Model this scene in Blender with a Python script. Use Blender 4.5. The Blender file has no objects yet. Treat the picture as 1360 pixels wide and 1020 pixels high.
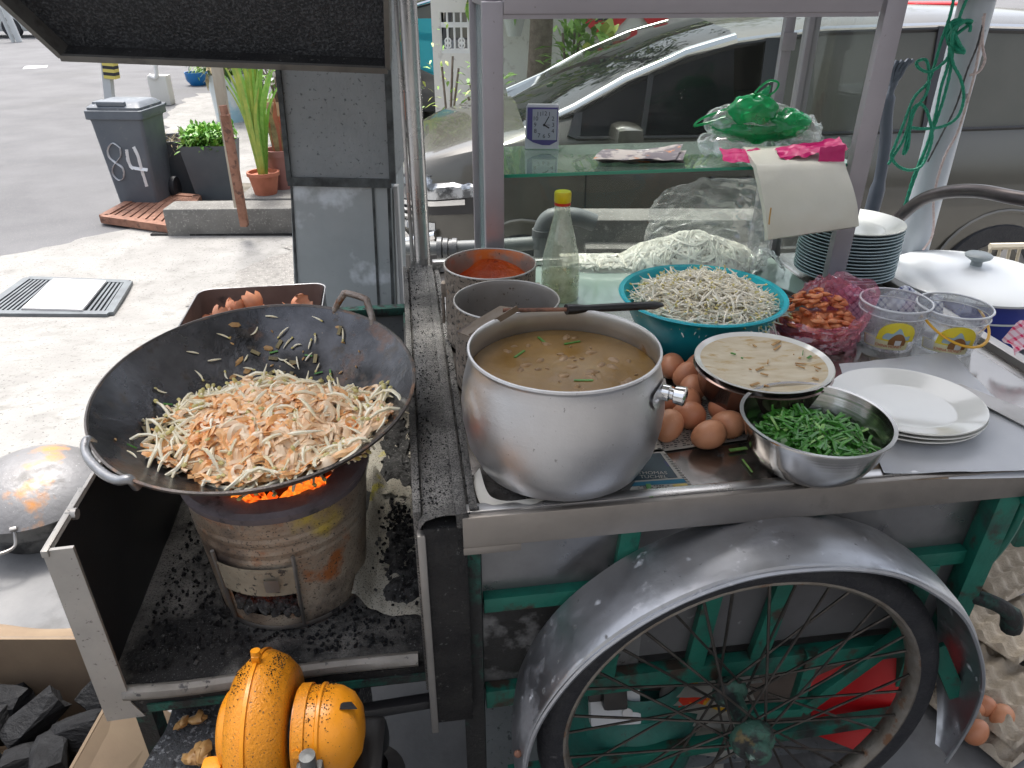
import bpy, bmesh, math, random
from math import sin, cos, pi, radians, sqrt, atan2
from mathutils import Vector, Matrix, Euler, noise
R = radians
scn = bpy.context.scene
col = scn.collection

# ------------------------------------------------------------------ camera
PITCH, CAMZ = 28.5, 1.52
cd = bpy.data.cameras.new('camera'); cam = bpy.data.objects.new('camera', cd); col.objects.link(cam)
cam.location = (0, 0, CAMZ); cam.rotation_euler = (R(90-PITCH), 0, 0)
cd.sensor_width = 36; cd.lens = 26.47; cd.clip_start = .02; cd.clip_end = 600
scn.camera = cam
# ------------------------------------------------------------------ sky, sun, exposure
SUN_EL, SUN_AZ = 68, -24          # azimuth measured from +Y towards +X
w = bpy.data.worlds.new('World'); scn.world = w; w.use_nodes = True
nt = w.node_tree; bg = nt.nodes['Background']
sk = nt.nodes.new('ShaderNodeTexSky'); sk.sky_type = 'NISHITA'; sk.sun_disc = False
sk.sun_elevation = R(SUN_EL); sk.sun_rotation = R(SUN_AZ); sk.air_density = 1.0; sk.dust_density = 5.0; sk.ozone_density = .6
hs = nt.nodes.new('ShaderNodeHueSaturation'); hs.inputs['Saturation'].default_value = .45
nt.links.new(sk.outputs[0], hs.inputs['Color']); nt.links.new(hs.outputs[0], bg.inputs[0]); bg.inputs[1].default_value = .145
sl = bpy.data.lights.new('sun', 'SUN'); sl.energy = 1.4; sl.angle = R(12); sl.color = (1, .96, .9)
so = bpy.data.objects.new('sun', sl); col.objects.link(so)
sd = Vector((sin(R(SUN_AZ))*cos(R(SUN_EL)), cos(R(SUN_AZ))*cos(R(SUN_EL)), sin(R(SUN_EL))))
so.rotation_euler = sd.to_track_quat('Z', 'Y').to_euler(); so.location = sd*20
scn.view_settings.view_transform = 'Standard'; scn.view_settings.look = 'None'
scn.view_settings.gamma = 1; scn.view_settings.exposure = 1.40
scn.cycles.max_bounces = 8; scn.cycles.transparent_max_bounces = 16; scn.cycles.caustics_reflective = False; scn.cycles.caustics_refractive = False

# ------------------------------------------------------------------ survey helpers: where a sight line meets a height or a depth
_c, _s = cos(R(PITCH)), sin(R(PITCH))
def ray(px, py):
    X = (px-680)/1000; u = (510-py)/1000
    return X, _c+u*_s, -_s+u*_c
def PZ(px, py, z):
    d = ray(px, py); t = (z-CAMZ)/d[2]; return Vector((d[0]*t, d[1]*t, z))
def PY(px, py, y):
    d = ray(px, py); t = y/d[1]; return Vector((d[0]*t, y, CAMZ+d[2]*t))
def GZ(y):
    t = min(1, max(0, (y-2.1)/2.6)); return -.3*t*t*(3-2*t)
def PG(px, py, up=0):
    z = -.1
    for _ in range(30): p = PZ(px, py, z); z = .5*z+.5*(GZ(p.y)+up)
    return PZ(px, py, GZ(p.y)+up)
HC = .83
CA = R(8)
EX = Vector((cos(CA), sin(CA), 0)); EY = Vector((-sin(CA), cos(CA), 0)); KA = Vector((-.06, .861, 0))
def K(a, b, z=0): return KA + EX*a + EY*b + Vector((0, 0, z))

# ------------------------------------------------------------------ materials
def node(nt, t, **k):
    n = nt.nodes.new(t)
    for a, v in k.items():
        if a[0] == '_': n.inputs[a[1:].replace('_', ' ')].default_value = v
        else: setattr(n, a, v)
    return n
def c4(c): return (c[0], c[1], c[2], 1)
def ramp(nt, fac, a, b):
    m = node(nt, 'ShaderNodeMapRange', clamp=True); m.inputs['From Min'].default_value = a; m.inputs['From Max'].default_value = b
    nt.links.new(fac, m.inputs['Value']); return m.outputs[0]
def mixc(nt, fac, a, b):
    m = node(nt, 'ShaderNodeMix', data_type='RGBA')
    if isinstance(fac, float): m.inputs[0].default_value = fac
    else: nt.links.new(fac, m.inputs[0])
    for i, v in ((6, a), (7, b)):
        if isinstance(v, tuple): m.inputs[i].default_value = c4(v)
        else: nt.links.new(v, m.inputs[i])
    return m.outputs[2]
def mat(name, c1, c2=None, scale=8, lo=.35, hi=.65, layers=(), rough=.5, rough2=None, metal=0, bump=0, bscale=60, stretch=(1, 1, 1), spec=.5, coat=0, emit=None, sss=0, brush=None):
    """layers: (colour, scale, lo, hi[, metal/rough override]) thresholded noise laid over the base colours"""
    m = bpy.data.materials.new(name); m.use_nodes = True; nt = m.node_tree; p = nt.nodes['Principled BSDF']
    tc = node(nt, 'ShaderNodeTexCoord'); mp = node(nt, 'ShaderNodeMapping'); nt.links.new(tc.outputs['Object'], mp.inputs[0]); mp.inputs['Scale'].default_value = stretch
    def nz(sc, det=6, off=0, rg=.6):
        n = node(nt, 'ShaderNodeTexNoise', _Scale=sc, _Detail=det, _Roughness=rg)
        if off:
            v = node(nt, 'ShaderNodeVectorMath', operation='ADD'); v.inputs[1].default_value = (off, off*.7, off*1.3)
            nt.links.new(mp.outputs[0], v.inputs[0]); nt.links.new(v.outputs[0], n.inputs['Vector'])
        else: nt.links.new(mp.outputs[0], n.inputs['Vector'])
        return n.outputs[0]
    n1 = nz(scale); c = c1
    if c2: c = mixc(nt, ramp(nt, n1, lo, hi), c1, c2)
    rv = None
    mets = []
    for i, L in enumerate(layers):
        f = ramp(nt, nz(L[1], 5, 3.1*(i+1)), L[2], L[3]); c = mixc(nt, f, c, L[0]); mets.append(f)
    if isinstance(c, tuple): p.inputs['Base Color'].default_value = c4(c)
    else: nt.links.new(c, p.inputs['Base Color'])
    p.inputs['Roughness'].default_value = rough; p.inputs['Metallic'].default_value = metal
    if metal and mets:
        o = None
        for f in mets:
            q = node(nt, 'ShaderNodeMath', operation='MULTIPLY_ADD'); nt.links.new(f, q.inputs[0]); q.inputs[1].default_value = -1; q.inputs[2].default_value = 1
            if o is None: o = q.outputs[0]
            else:
                z = node(nt, 'ShaderNodeMath', operation='MULTIPLY'); nt.links.new(o, z.inputs[0]); nt.links.new(q.outputs[0], z.inputs[1]); o = z.outputs[0]
        z = node(nt, 'ShaderNodeMath', operation='MULTIPLY'); nt.links.new(o, z.inputs[0]); z.inputs[1].default_value = metal; nt.links.new(z.outputs[0], p.inputs['Metallic'])
    if rough2 is not None:
        a = node(nt, 'ShaderNodeMapRange'); a.inputs['From Min'].default_value = .3; a.inputs['From Max'].default_value = .7
        a.inputs['To Min'].default_value = rough; a.inputs['To Max'].default_value = rough2
        nt.links.new(nz(scale*2.3, 6, 9.7), a.inputs['Value']); nt.links.new(a.outputs[0], p.inputs['Roughness'])
    p.inputs['Specular IOR Level'].default_value = spec; p.inputs['Coat Weight'].default_value = coat; p.inputs['Coat Roughness'].default_value = .05
    if sss: p.inputs['Subsurface Weight'].default_value = sss; p.inputs['Subsurface Radius'].default_value = (.02, .012, .008); p.inputs['Subsurface Scale'].default_value = .3
    if emit: p.inputs['Emission Color'].default_value = c4(emit[0]); p.inputs['Emission Strength'].default_value = emit[1]
    h = None
    if bump:
        b = node(nt, 'ShaderNodeBump'); b.inputs['Strength'].default_value = min(1, bump); b.inputs['Distance'].default_value = .004*max(1, bump)
        nt.links.new(nz(bscale, 8, 5.5), b.inputs['Height']); nt.links.new(b.outputs[0], p.inputs['Normal']); h = b
    if brush:
        mp2 = node(nt, 'ShaderNodeMapping'); mp2.inputs['Scale'].default_value = brush; nt.links.new(tc.outputs['Object'], mp2.inputs[0])
        n = node(nt, 'ShaderNodeTexNoise', _Scale=1.0, _Detail=4.0); nt.links.new(mp2.outputs[0], n.inputs['Vector'])
        b = node(nt, 'ShaderNodeBump'); b.inputs['Strength'].default_value = .12; b.inputs['Distance'].default_value = .002
        nt.links.new(n.outputs[0], b.inputs['Height'])
        if h: nt.links.new(h.outputs[0], b.inputs['Normal'])
        nt.links.new(b.outputs[0], p.inputs['Normal'])
    return m
def glassmat(name, tint=(.93, .97, .95), refl=.08, film=0, filmcol=(.8, .85, .8), fscale=6, rough=.0):
    """thin pane: clear with a fresnel reflection and, where smeared, a dull film"""
    m = bpy.data.materials.new(name); m.use_nodes = True; nt = m.node_tree; nt.nodes.clear()
    out = node(nt, 'ShaderNodeOutputMaterial'); tr = node(nt, 'ShaderNodeBsdfTransparent'); tr.inputs[0].default_value = c4(tint)
    gl = node(nt, 'ShaderNodeBsdfGlossy'); gl.inputs['Roughness'].default_value = rough; gl.inputs[0].default_value = (1, 1, 1, 1)
    lw = node(nt, 'ShaderNodeLayerWeight'); lw.inputs[0].default_value = .5
    pw = node(nt, 'ShaderNodeMath', operation='POWER'); nt.links.new(lw.outputs['Facing'], pw.inputs[0]); pw.inputs[1].default_value = 4.0
    a = node(nt, 'ShaderNodeMath', operation='MULTIPLY_ADD', use_clamp=True); nt.links.new(pw.outputs[0], a.inputs[0]); a.inputs[1].default_value = .8; a.inputs[2].default_value = refl
    mx = node(nt, 'ShaderNodeMixShader'); nt.links.new(a.outputs[0], mx.inputs[0]); nt.links.new(tr.outputs[0], mx.inputs[1]); nt.links.new(gl.outputs[0], mx.inputs[2])
    res = mx.outputs[0]
    if film:
        df = node(nt, 'ShaderNodeBsdfDiffuse'); df.inputs[0].default_value = c4(filmcol)
        tl = node(nt, 'ShaderNodeBsdfTranslucent'); tl.inputs[0].default_value = c4(filmcol)
        md = node(nt, 'ShaderNodeMixShader'); md.inputs[0].default_value = .5; nt.links.new(df.outputs[0], md.inputs[1]); nt.links.new(tl.outputs[0], md.inputs[2])
        tc = node(nt, 'ShaderNodeTexCoord'); n = node(nt, 'ShaderNodeTexNoise', _Scale=fscale, _Detail=8.0, _Roughness=.7); nt.links.new(tc.outputs['Object'], n.inputs['Vector'])
        r = node(nt, 'ShaderNodeMapRange'); r.inputs['From Min'].default_value = .3; r.inputs['From Max'].default_value = .75; r.inputs['To Min'].default_value = film*.35; r.inputs['To Max'].default_value = film
        nt.links.new(n.outputs[0], r.inputs['Value'])
        m2 = node(nt, 'ShaderNodeMixShader'); nt.links.new(r.outputs[0], m2.inputs[0]); nt.links.new(res, m2.inputs[1]); nt.links.new(md.outputs[0], m2.inputs[2]); res = m2.outputs[0]
    nt.links.new(res, out.inputs[0])
    return m

# ------------------------------------------------------------------ mesh builder
class MB:
    def __init__(s): s.v = []; s.f = []; s.sm = []; s.mi = []; s.cur = 0
    def add(s, vs, fs, smooth=False, m=None):
        o = len(s.v); s.v += [Vector(v) for v in vs]
        m = s.cur if m is None else m
        for f in fs: s.f.append([o+i for i in f]); s.sm.append(smooth); s.mi.append(m)
        return s
    def box(s, c, d, rot=None, bev=0, m=None):
        x, y, z = d[0]/2, d[1]/2, d[2]/2
        if bev:
            bm = bmesh.new(); bmesh.ops.create_cube(bm, size=1)
            for v in bm.verts: v.co = Vector((v.co.x*d[0], v.co.y*d[1], v.co.z*d[2]))
            bmesh.ops.bevel(bm, geom=bm.edges[:], offset=bev, segments=2, affect='EDGES', profile=.6)
            vs = [v.co.copy() for v in bm.verts]; bm.verts.index_update(); fs = [[v.index for v in f.verts] for f in bm.faces]; bm.free()
        else:
            vs = [Vector((i*x, j*y, k*z)) for i in (-1, 1) for j in (-1, 1) for k in (-1, 1)]
            fs = [(0, 1, 3, 2), (4, 6, 7, 5), (0, 4, 5, 1), (2, 3, 7, 6), (0, 2, 6, 4), (1, 5, 7, 3)]
        if rot is not None:
            M = rot if isinstance(rot, Matrix) else Euler(rot).to_matrix(); vs = [M@v for v in vs]
        c = Vector(c); return s.add([v+c for v in vs], fs, bool(bev), m)
    def bar(s, a, b, wd, ht, up=(0, 0, 1), m=None, bev=0):
        a, b = Vector(a), Vector(b); d = (b-a); L = d.length; d.normalize(); up = Vector(up)
        x = up.cross(d)
        if x.length < 1e-4: x = Vector((1, 0, 0)).cross(d)
        x.normalize(); y = d.cross(x)
        M = Matrix((x, y, d)).transposed(); return s.box((a+b)/2, (wd, ht, L), M, bev, m)
    def tube(s, pts, r, n=8, caps=True, m=None, flat=1):
        pts = [Vector(p) for p in pts]; rs = r if isinstance(r, (list, tuple)) else [r]*len(pts)
        vs = []; prev = None; T = len(pts)
        for i, p in enumerate(pts):
            d = (pts[min(i+1, T-1)]-pts[max(i-1, 0)])
            if d.length < 1e-9: d = Vector((0, 0, 1))
            d.normalize()
            if prev is None:
                x = d.orthogonal().normalized()
                if abs(d.z) < .95: x = Vector((0, 0, 1)).cross(d).normalized()
            else:
                x = prev-d*prev.dot(d)
                x = x.normalized() if x.length > 1e-6 else d.orthogonal().normalized()
            prev = x; y = d.cross(x)
            for k in range(n): a = 2*pi*k/n; vs.append(p+x*cos(a)*rs[i]+y*sin(a)*rs[i]*flat)
        fs = [(i*n+k, i*n+(k+1) % n, (i+1)*n+(k+1) % n, (i+1)*n+k) for i in range(T-1) for k in range(n)]
        if caps: fs += [tuple(range(n-1, -1, -1)), tuple((T-1)*n+k for k in range(n))]
        return s.add(vs, fs, True, m)
    def lathe(s, prof, c=(0, 0, 0), n=48, M=None, m=None, sx=1, sy=1, wob=0, a0=0, a1=2*pi):
        c = Vector(c); vs = []; full = abs(a1-a0-2*pi) < 1e-6; nn = n if full else n+1
        for (r, z) in prof:
            for k in range(nn):
                a = a0+(a1-a0)*k/n; q = Vector((r*cos(a)*sx, r*sin(a)*sy, z))
                if wob: q *= 1+wob*noise.noise(Vector((cos(a)*1.5, sin(a)*1.5, z*9)))
                if M is not None: q = M@q
                vs.append(q+c)
        fs = []
        for i in range(len(prof)-1):
            for k in range(n if not full else n):
                k2 = (k+1) % nn if full else k+1
                q = [i*nn+k, i*nn+k2, (i+1)*nn+k2, (i+1)*nn+k]
                if prof[i][0] < 1e-6: q = [i*nn+k, (i+1)*nn+k2, (i+1)*nn+k]
                elif prof[i+1][0] < 1e-6: q = [i*nn+k, i*nn+k2, (i+1)*nn+k]
                fs.append(q)
        return s.add(vs, fs, True, m)
    def torus(s, c, Rr, r, M=None, n=48, k=8, m=None, sx=1, sy=1):
        return s.lathe([(Rr+r*cos(2*pi*i/k), r*sin(2*pi*i/k)) for i in range(k+1)], c, n, M, m, sx, sy)
    def poly(s, pts, th=0, m=None, nrm=None):
        pts = [Vector(p) for p in pts]; n = len(pts)
        if not th: return s.add(pts, [tuple(range(n))], False, m)
        nn = Vector(nrm) if nrm else (pts[1]-pts[0]).cross(pts[2]-pts[0]).normalized()
        b = [p-nn*th for p in pts]
        return s.add(pts+b, [tuple(range(n)), tuple(range(2*n-1, n-1, -1))]+[(i, n+i, n+(i+1) % n, (i+1) % n) for i in range(n)], False, m)
    def grid(s, fn, nu, nv, smooth=True, m=None):
        vs = [fn(i/nu, j/nv) for i in range(nu+1) for j in range(nv+1)]
        fs = [(i*(nv+1)+j, (i+1)*(nv+1)+j, (i+1)*(nv+1)+j+1, i*(nv+1)+j+1) for i in range(nu) for j in range(nv)]
        return s.add(vs, fs, smooth, m)
    def ribbon(s, pts, wd, side, m=None, th=0):
        vs = []; n = len(pts)
        for i, p in enumerate(pts):
            p = Vector(p); sd_ = side[i] if isinstance(side, list) else Vector(side)
            ww = wd[i] if isinstance(wd, (list, tuple)) else wd
            vs += [p-sd_*ww/2, p+sd_*ww/2]
        return s.add(vs, [(2*i, 2*i+1, 2*i+3, 2*i+2) for i in range(n-1)], True, m)
    def ellip(s, c, r, M=None, n=16, m=None, wob=0, seed=0):
        k = n//2; vs = []
        for i in range(k+1):
            t = pi*i/k
            for j in range(n):
                a = 2*pi*j/n; q = Vector((sin(t)*cos(a), sin(t)*sin(a), cos(t)))
                f = 1+wob*noise.noise(q*2+Vector((seed*3.3, seed, 0)))
                q = Vector((q.x*r[0]*f, q.y*r[1]*f, q.z*r[2]*f))
                if M is not None: q = M@q
                vs.append(q+Vector(c))
        fs = [(i*n+j, (i+1)*n+j, (i+1)*n+(j+1) % n, i*n+(j+1) % n) for i in range(k) for j in range(n)]
        return s.add(vs, fs, True, m)
    def text(s, txt, size, M, m=None, bend=None, ext=0.0):
        """flat lettering as mesh; M maps (x,y,0) of the text plane to the object's space; bend(x,y)->Vector wraps it"""
        cu = bpy.data.curves.new('t', 'FONT'); cu.body = txt; cu.size = size; cu.align_x = 'CENTER'; cu.align_y = 'CENTER'; cu.resolution_u = 3
        ob = bpy.data.objects.new('t', cu); col.objects.link(ob)
        dg = bpy.context.evaluated_depsgraph_get(); me = bpy.data.meshes.new_from_object(ob.evaluated_get(dg))
        vs = [(bend(v.co.x, v.co.y) if bend else M@v.co) for v in me.vertices]; fs = [tuple(p.vertices) for p in me.polygons]
        s.add(vs, fs, False, m)
        col.objects.unlink(ob); bpy.data.objects.remove(ob); bpy.data.curves.remove(cu); bpy.data.meshes.remove(me); return s
    def build(s, name, mats, parent=None, W=False, loc=None):
        """W: the vertices are in world space and are brought into the parent's (or loc's) frame"""
        me = bpy.data.meshes.new(name)
        vs = s.v
        if W:
            if parent is not None: Mi = WM(parent).inverted()
            else: Mi = Matrix.Translation(-Vector(loc if loc is not None else base_of(s.v)))
            vs = [Mi@v for v in vs]
        used = sorted({i for f in s.f for i in f}); ix = {u: k for k, u in enumerate(used)}
        vs = [vs[u] for u in used]; s.f = [[ix[i] for i in f] for f in s.f]
        me.from_pydata([tuple(v) for v in vs], [], s.f); me.validate(clean_customdata=False)
        if len(me.polygons) == len(s.f): me.polygons.foreach_set('use_smooth', s.sm); me.polygons.foreach_set('material_index', s.mi)
        else:
            for p in me.polygons: p.use_smooth = any(s.sm)
        ms = mats if isinstance(mats, (list, tuple)) else [mats]
        for q in ms: me.materials.append(q)
        me.update()
        if any(s.sm) and hasattr(me, 'set_sharp_from_angle'): me.set_sharp_from_angle(angle=R(45))
        o = bpy.data.objects.new(name, me); col.objects.link(o)
        if parent is not None: o.parent = parent
        else:
            if W: o.location = -Mi.translation
            elif loc is not None: o.location = loc
        return o
def base_of(vs):
    x = sum(v.x for v in vs)/len(vs); y = sum(v.y for v in vs)/len(vs); return Vector((x, y, min(v.z for v in vs)))
def WM(o):
    m = Matrix.LocRotScale(o.location, o.rotation_euler, o.scale)
    return (WM(o.parent)@m) if o.parent else m
def tag(o, label, cat, group=None, kind=None):
    o['label'] = label; o['category'] = cat
    if group: o['group'] = group
    if kind: o['kind'] = kind
    return o
def thing(name, label, cat, loc=(0, 0, 0), rot=(0, 0, 0), group=None):
    o = bpy.data.objects.new(name, None); o.empty_display_size = .05; col.objects.link(o); o.location = loc; o.rotation_euler = rot
    return tag(o, label, cat, group)
def struct(o): o['kind'] = 'structure'; return o
def copy_tree(o, loc=None, rot=None, label=None, parent=None):
    c = o.copy(); col.objects.link(c)
    if parent: c.parent = parent
    if loc is not None: c.location = loc
    if rot is not None: c.rotation_euler = rot
    if label: c['label'] = label
    for ch in KIDS(o): copy_tree(ch, parent=c)
    return c
def KIDS(o): return [x for x in list(col.objects) if x.parent == o]
def rv(rnd, a=1): return Vector((rnd.uniform(-a, a), rnd.uniform(-a, a), rnd.uniform(-a, a)))
def sm(a, b, x): t = min(1, max(0, (x-a)/(b-a))); return t*t*(3-2*t)
def interp(pts, x):
    if x <= pts[0][0]: return pts[0][1]
    for (a, va), (b, vb) in zip(pts, pts[1:]):
        if x <= b: return va+(vb-va)*(x-a)/(b-a)
    return pts[-1][1]
def smooth_path(pts, k=6):
    pts = [Vector(p) for p in pts]; out = []
    for i in range(len(pts)-1):
        p0, p1, p2, p3 = pts[max(i-1, 0)], pts[i], pts[i+1], pts[min(i+2, len(pts)-1)]
        for j in range(k):
            t = j/k; out.append(.5*((2*p1)+(p2-p0)*t+(2*p0-5*p1+4*p2-p3)*t*t+(3*p1-p0-3*p2+p3)*t**3))
    return out+[pts[-1]]

# ------------------------------------------------------------------ material library
M = {}
M['asphalt'] = mat('asphalt', (.105, .105, .11), (.145, .145, .15), 1.2, layers=[((.10, .10, .10), .5, .55, .75), ((.24, .24, .24), 160, .62, .66)], rough=.85, bump=.6, bscale=140)
M['concrete'] = mat('concrete', (.245, .24, .228), (.32, .312, .298), 2.5, layers=[((.19, .186, .174), 5, .55, .78), ((.20, .196, .18), 11, .58, .74), ((.10, .098, .09), 70, .61, .66)], rough=.9, bump=.8, bscale=60)
M['cement'] = mat('cement', (.13, .133, .138), (.20, .20, .20), 3, layers=[((.10, .10, .10), 5, .56, .7), ((.30, .30, .29), 7, .62, .75), ((.30, .13, .05), 3, .72, .76)], rough=.55, rough2=.8, bump=.4, bscale=40)
M['dirt'] = mat('dirt', (.10, .09, .07), (.2, .18, .15), 8, rough=.95, bump=1, bscale=50)
M['soot'] = mat('soot', (.010, .010, .011), (.03, .029, .028), 14, layers=[((.10, .10, .095), 90, .63, .68)], rough=.75, spec=.3, bump=1.5, bscale=120)
M['sootmetal'] = mat('sooty_metal', (.30, .29, .27), (.16, .155, .145), 10, layers=[((.018, .018, .018), 420, .50, .56), ((.03, .028, .026), 7, .48, .68), ((.55, .53, .50), 500, .68, .70)], rough=.55, metal=.5, bump=1.0, bscale=130)
M['steel'] = mat('stainless', (.55, .545, .54), (.46, .455, .45), 6, layers=[((.12, .11, .10), 14, .66, .74)], rough=.22, rough2=.38, metal=1, brush=(4, 160, 160))
M['dullsteel'] = mat('dull_steel', (.40, .385, .37), (.30, .29, .275), 5, layers=[((.09, .085, .08), 9, .60, .72)], rough=.34, rough2=.55, metal=.9, bump=.15, bscale=30)
M['fascia'] = mat('fascia', (.36, .33, .30), (.27, .25, .23), 5, layers=[((.12, .11, .10), 10, .63, .75)], rough=.38, rough2=.5, metal=.85, bump=.3, bscale=14)
M['alu'] = mat('aluminium', (.66, .66, .67), (.54, .54, .55), 4, layers=[((.30, .29, .28), 120, .66, .70), ((.40, .39, .37), 9, .60, .74)], rough=.28, rough2=.44, metal=1, bump=.15, bscale=220, brush=(3, 3, 130))
M['alurim'] = mat('alu_inside', (.52, .50, .47), (.40, .38, .34), 6, layers=[((.22, .12, .05), 11, .60, .68)], rough=.35, metal=.8)
M['fender'] = mat('fender_metal', (.55, .57, .60), (.42, .43, .46), 6, layers=[((.20, .20, .21), 9, .55, .72), ((.66, .67, .70), 30, .62, .70), ((.12, .12, .12), 45, .66, .72)], rough=.34, rough2=.56, metal=1, bump=.25, bscale=25)
M['profile'] = mat('case_profile', (.37, .35, .38), (.31, .295, .32), 3, layers=[((.22, .20, .20), 110, .68, .71)], rough=.42, metal=.55)
M['chrome'] = mat('chrome', (.72, .72, .72), rough=.12, metal=1)
M['green'] = mat('green_paint', (.012, .17, .12), (.010, .115, .082), 9, layers=[((.05, .035, .025), 16, .55, .64), ((.03, .03, .03), 7, .56, .70)], rough=.42, rough2=.6, bump=.4, bscale=70)
M['greensoot'] = mat('green_sooty', (.012, .14, .10), (.02, .02, .02), 9, .38, .55, layers=[((.02, .02, .02), 60, .52, .58)], rough=.65, bump=.8, bscale=90)
M['panel'] = mat('cart_panel', (.33, .33, .335), (.25, .25, .255), 7, layers=[((.11, .11, .11), 5, .60, .72), ((.5, .5, .5), 30, .70, .75)], rough=.24, rough2=.42, metal=.8, bump=.12, bscale=30)
M['panelgrime'] = mat('cart_panel_grimy', (.30, .30, .30), (.24, .24, .24), 5, layers=[((.025, .024, .023), 7, .46, .54), ((.04, .04, .04), 60, .60, .66)], rough=.35, metal=.6, bump=.4, bscale=60)
M['wokin'] = mat('wok_inside', (.016, .016, .016), (.17, .17, .18), 4, layers=[((.13, .055, .022), 9, .58, .70), ((.05, .035, .02), 22, .56, .72), ((.28, .22, .15), 90, .70, .74)], rough=.16, rough2=.42, metal=.8, bump=.35, bscale=45)
M['wokrim'] = mat('wok_rim', (.16, .14, .13), (.08, .075, .07), 12, layers=[((.26, .14, .08), 14, .55, .66)], rough=.45, metal=.8, bump=.8, bscale=60)
M['wokhandle'] = mat('wok_handle', (.22, .17, .14), (.40, .36, .33), 22, layers=[((.20, .08, .03), 30, .55, .63)], rough=.45, metal=.8, bump=.8, bscale=120)
M['wokhandle2'] = mat('wok_handle_bright', (.38, .38, .39), (.28, .28, .28), 22, rough=.35, metal=.9, bump=.4, bscale=120)
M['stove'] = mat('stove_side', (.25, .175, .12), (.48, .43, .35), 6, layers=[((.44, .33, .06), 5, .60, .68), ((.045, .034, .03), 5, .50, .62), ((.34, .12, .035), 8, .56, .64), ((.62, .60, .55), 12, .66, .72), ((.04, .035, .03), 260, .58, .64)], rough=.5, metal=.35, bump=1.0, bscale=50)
M['stovedoor'] = mat('stove_door', (.42, .38, .29), (.28, .24, .18), 12, layers=[((.05, .045, .04), 90, .57, .63)], rough=.6, metal=.3, bump=.5, bscale=90)
M['stoverim'] = mat('stove_clay', (.17, .14, .15), (.08, .07, .075), 9, layers=[((.015, .015, .015), 15, .56, .64)], rough=.85, bump=1, bscale=50)
M['ash'] = mat('ash', (.03, .03, .03), (.09, .09, .088), 60, layers=[((.22, .22, .21), 150, .60, .66), ((.012, .012, .012), 30, .55, .62)], rough=.95, bump=2.5, bscale=160)
M['char'] = mat('charcoal', (.008, .008, .009), (.018, .019, .021), 14, layers=[((.06, .065, .07), 22, .66, .76)], rough=.6, rough2=.85, spec=.25, bump=1.4, bscale=60, stretch=(1, 1, 3))
M['ember'] = mat('ember', (.3, .03, .01), (.02, .01, .01), 40, .5, .6, rough=.9, emit=((1, .10, .008), .45))
M['white'] = mat('white_paint', (.72, .72, .71), (.62, .62, .61), 6, rough=.45)
M['spray'] = mat('spray_paint', (.72, .74, .76), rough=.6)
M['black'] = mat('black_plastic', (.015, .015, .016), rough=.28)
M['rubber'] = mat('rubber', (.014, .015, .02), (.025, .026, .03), 30, layers=[((.10, .10, .10), 40, .68, .74)], rough=.6, bump=.8, bscale=90)
M['rimmetal'] = mat('rusty_rim', (.30, .28, .25), (.20, .17, .14), 20, layers=[((.16, .08, .04), 30, .56, .64)], rough=.5, metal=.7, bump=.5, bscale=80)
M['spoke'] = mat('spoke', (.05, .045, .042), (.11, .10, .09), 30, rough=.45, metal=.8)
M['hub'] = mat('hub', (.025, .028, .027), (.05, .13, .095), 20, .47, .55, layers=[((.26, .36, .30), 30, .63, .69), ((.16, .12, .05), 18, .62, .68)], rough=.6, bump=1, bscale=60)
M['terracotta'] = mat('terracotta', (.42, .14, .08), (.34, .11, .06), 14, rough=.7)
M['leaf'] = mat('leaf', (.10, .24, .03), (.20, .36, .06), 20, rough=.45)
M['leafbright'] = mat('leaf_bright', (.17, .38, .05), (.30, .48, .10), 30, rough=.45)
M['leafdark'] = mat('leaf_dark', (.035, .10, .02), (.07, .16, .03), 5, rough=.5)
M['leafyellow'] = mat('leaf_yellow', (.40, .44, .08), (.22, .34, .06), 14, rough=.45)
M['drygrass'] = mat('dry_plant', (.34, .28, .14), (.16, .13, .07), 20, rough=.8)
M['bark'] = mat('bark', (.12, .09, .07), (.20, .16, .13), 20, rough=.9, bump=2, bscale=40)
M['bin'] = mat('bin_plastic', (.085, .10, .12), (.105, .12, .14), 5, layers=[((.16, .17, .18), 9, .64, .75)], rough=.42, rough2=.6)
M['binlid'] = mat('bin_lid', (.085, .10, .12), (.12, .135, .155), 5, layers=[((.30, .31, .32), 11, .60, .68)], rough=.3)
M['planter'] = mat('planter_grey', (.075, .09, .105), (.095, .11, .125), 4, rough=.5)
M['rust'] = mat('rust', (.20, .09, .055), (.30, .15, .10), 12, layers=[((.10, .05, .035), 20, .55, .65)], rough=.75, bump=.8, bscale=60)
M['galv'] = mat('galvanised', (.40, .43, .44), (.33, .36, .37), 4, layers=[((.60, .64, .67), 5, .60, .68), ((.18, .19, .19), 14, .66, .72)], rough=.42, rough2=.6, metal=.35, bump=.3, bscale=12)
M['galvdark'] = mat('galvanised_dull', (.27, .285, .29), (.22, .235, .24), 5, layers=[((.08, .09, .095), 90, .60, .66)], rough=.6, metal=.2, bump=.5, bscale=60)
M['seam'] = mat('tar_seam', (.02, .022, .022), (.09, .10, .10), 20, rough=.7, bump=1, bscale=60)
M['eggbrown'] = mat('egg_brown', (.52, .20, .10), (.58, .25, .135), 25, layers=[((.66, .35, .22), 300, .66, .70)], rough=.42, sss=.0)
M['egglight'] = mat('egg_light_brown', (.66, .31, .17), (.60, .26, .135), 25, layers=[((.72, .42, .28), 300, .66, .70)], rough=.42, sss=.0)
M['eggin'] = mat('egg_inside', (.72, .48, .36), rough=.6)
M['pulp'] = mat('egg_tray_pulp', (.54, .47, .38), (.45, .39, .31), 20, rough=.95, bump=1, bscale=150)
M['card'] = mat('cardboard', (.27, .20, .13), (.21, .15, .10), 5, layers=[((.10, .08, .06), 7, .64, .7)], rough=.9, stretch=(1, 1, 1), bump=.3, bscale=30)
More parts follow.
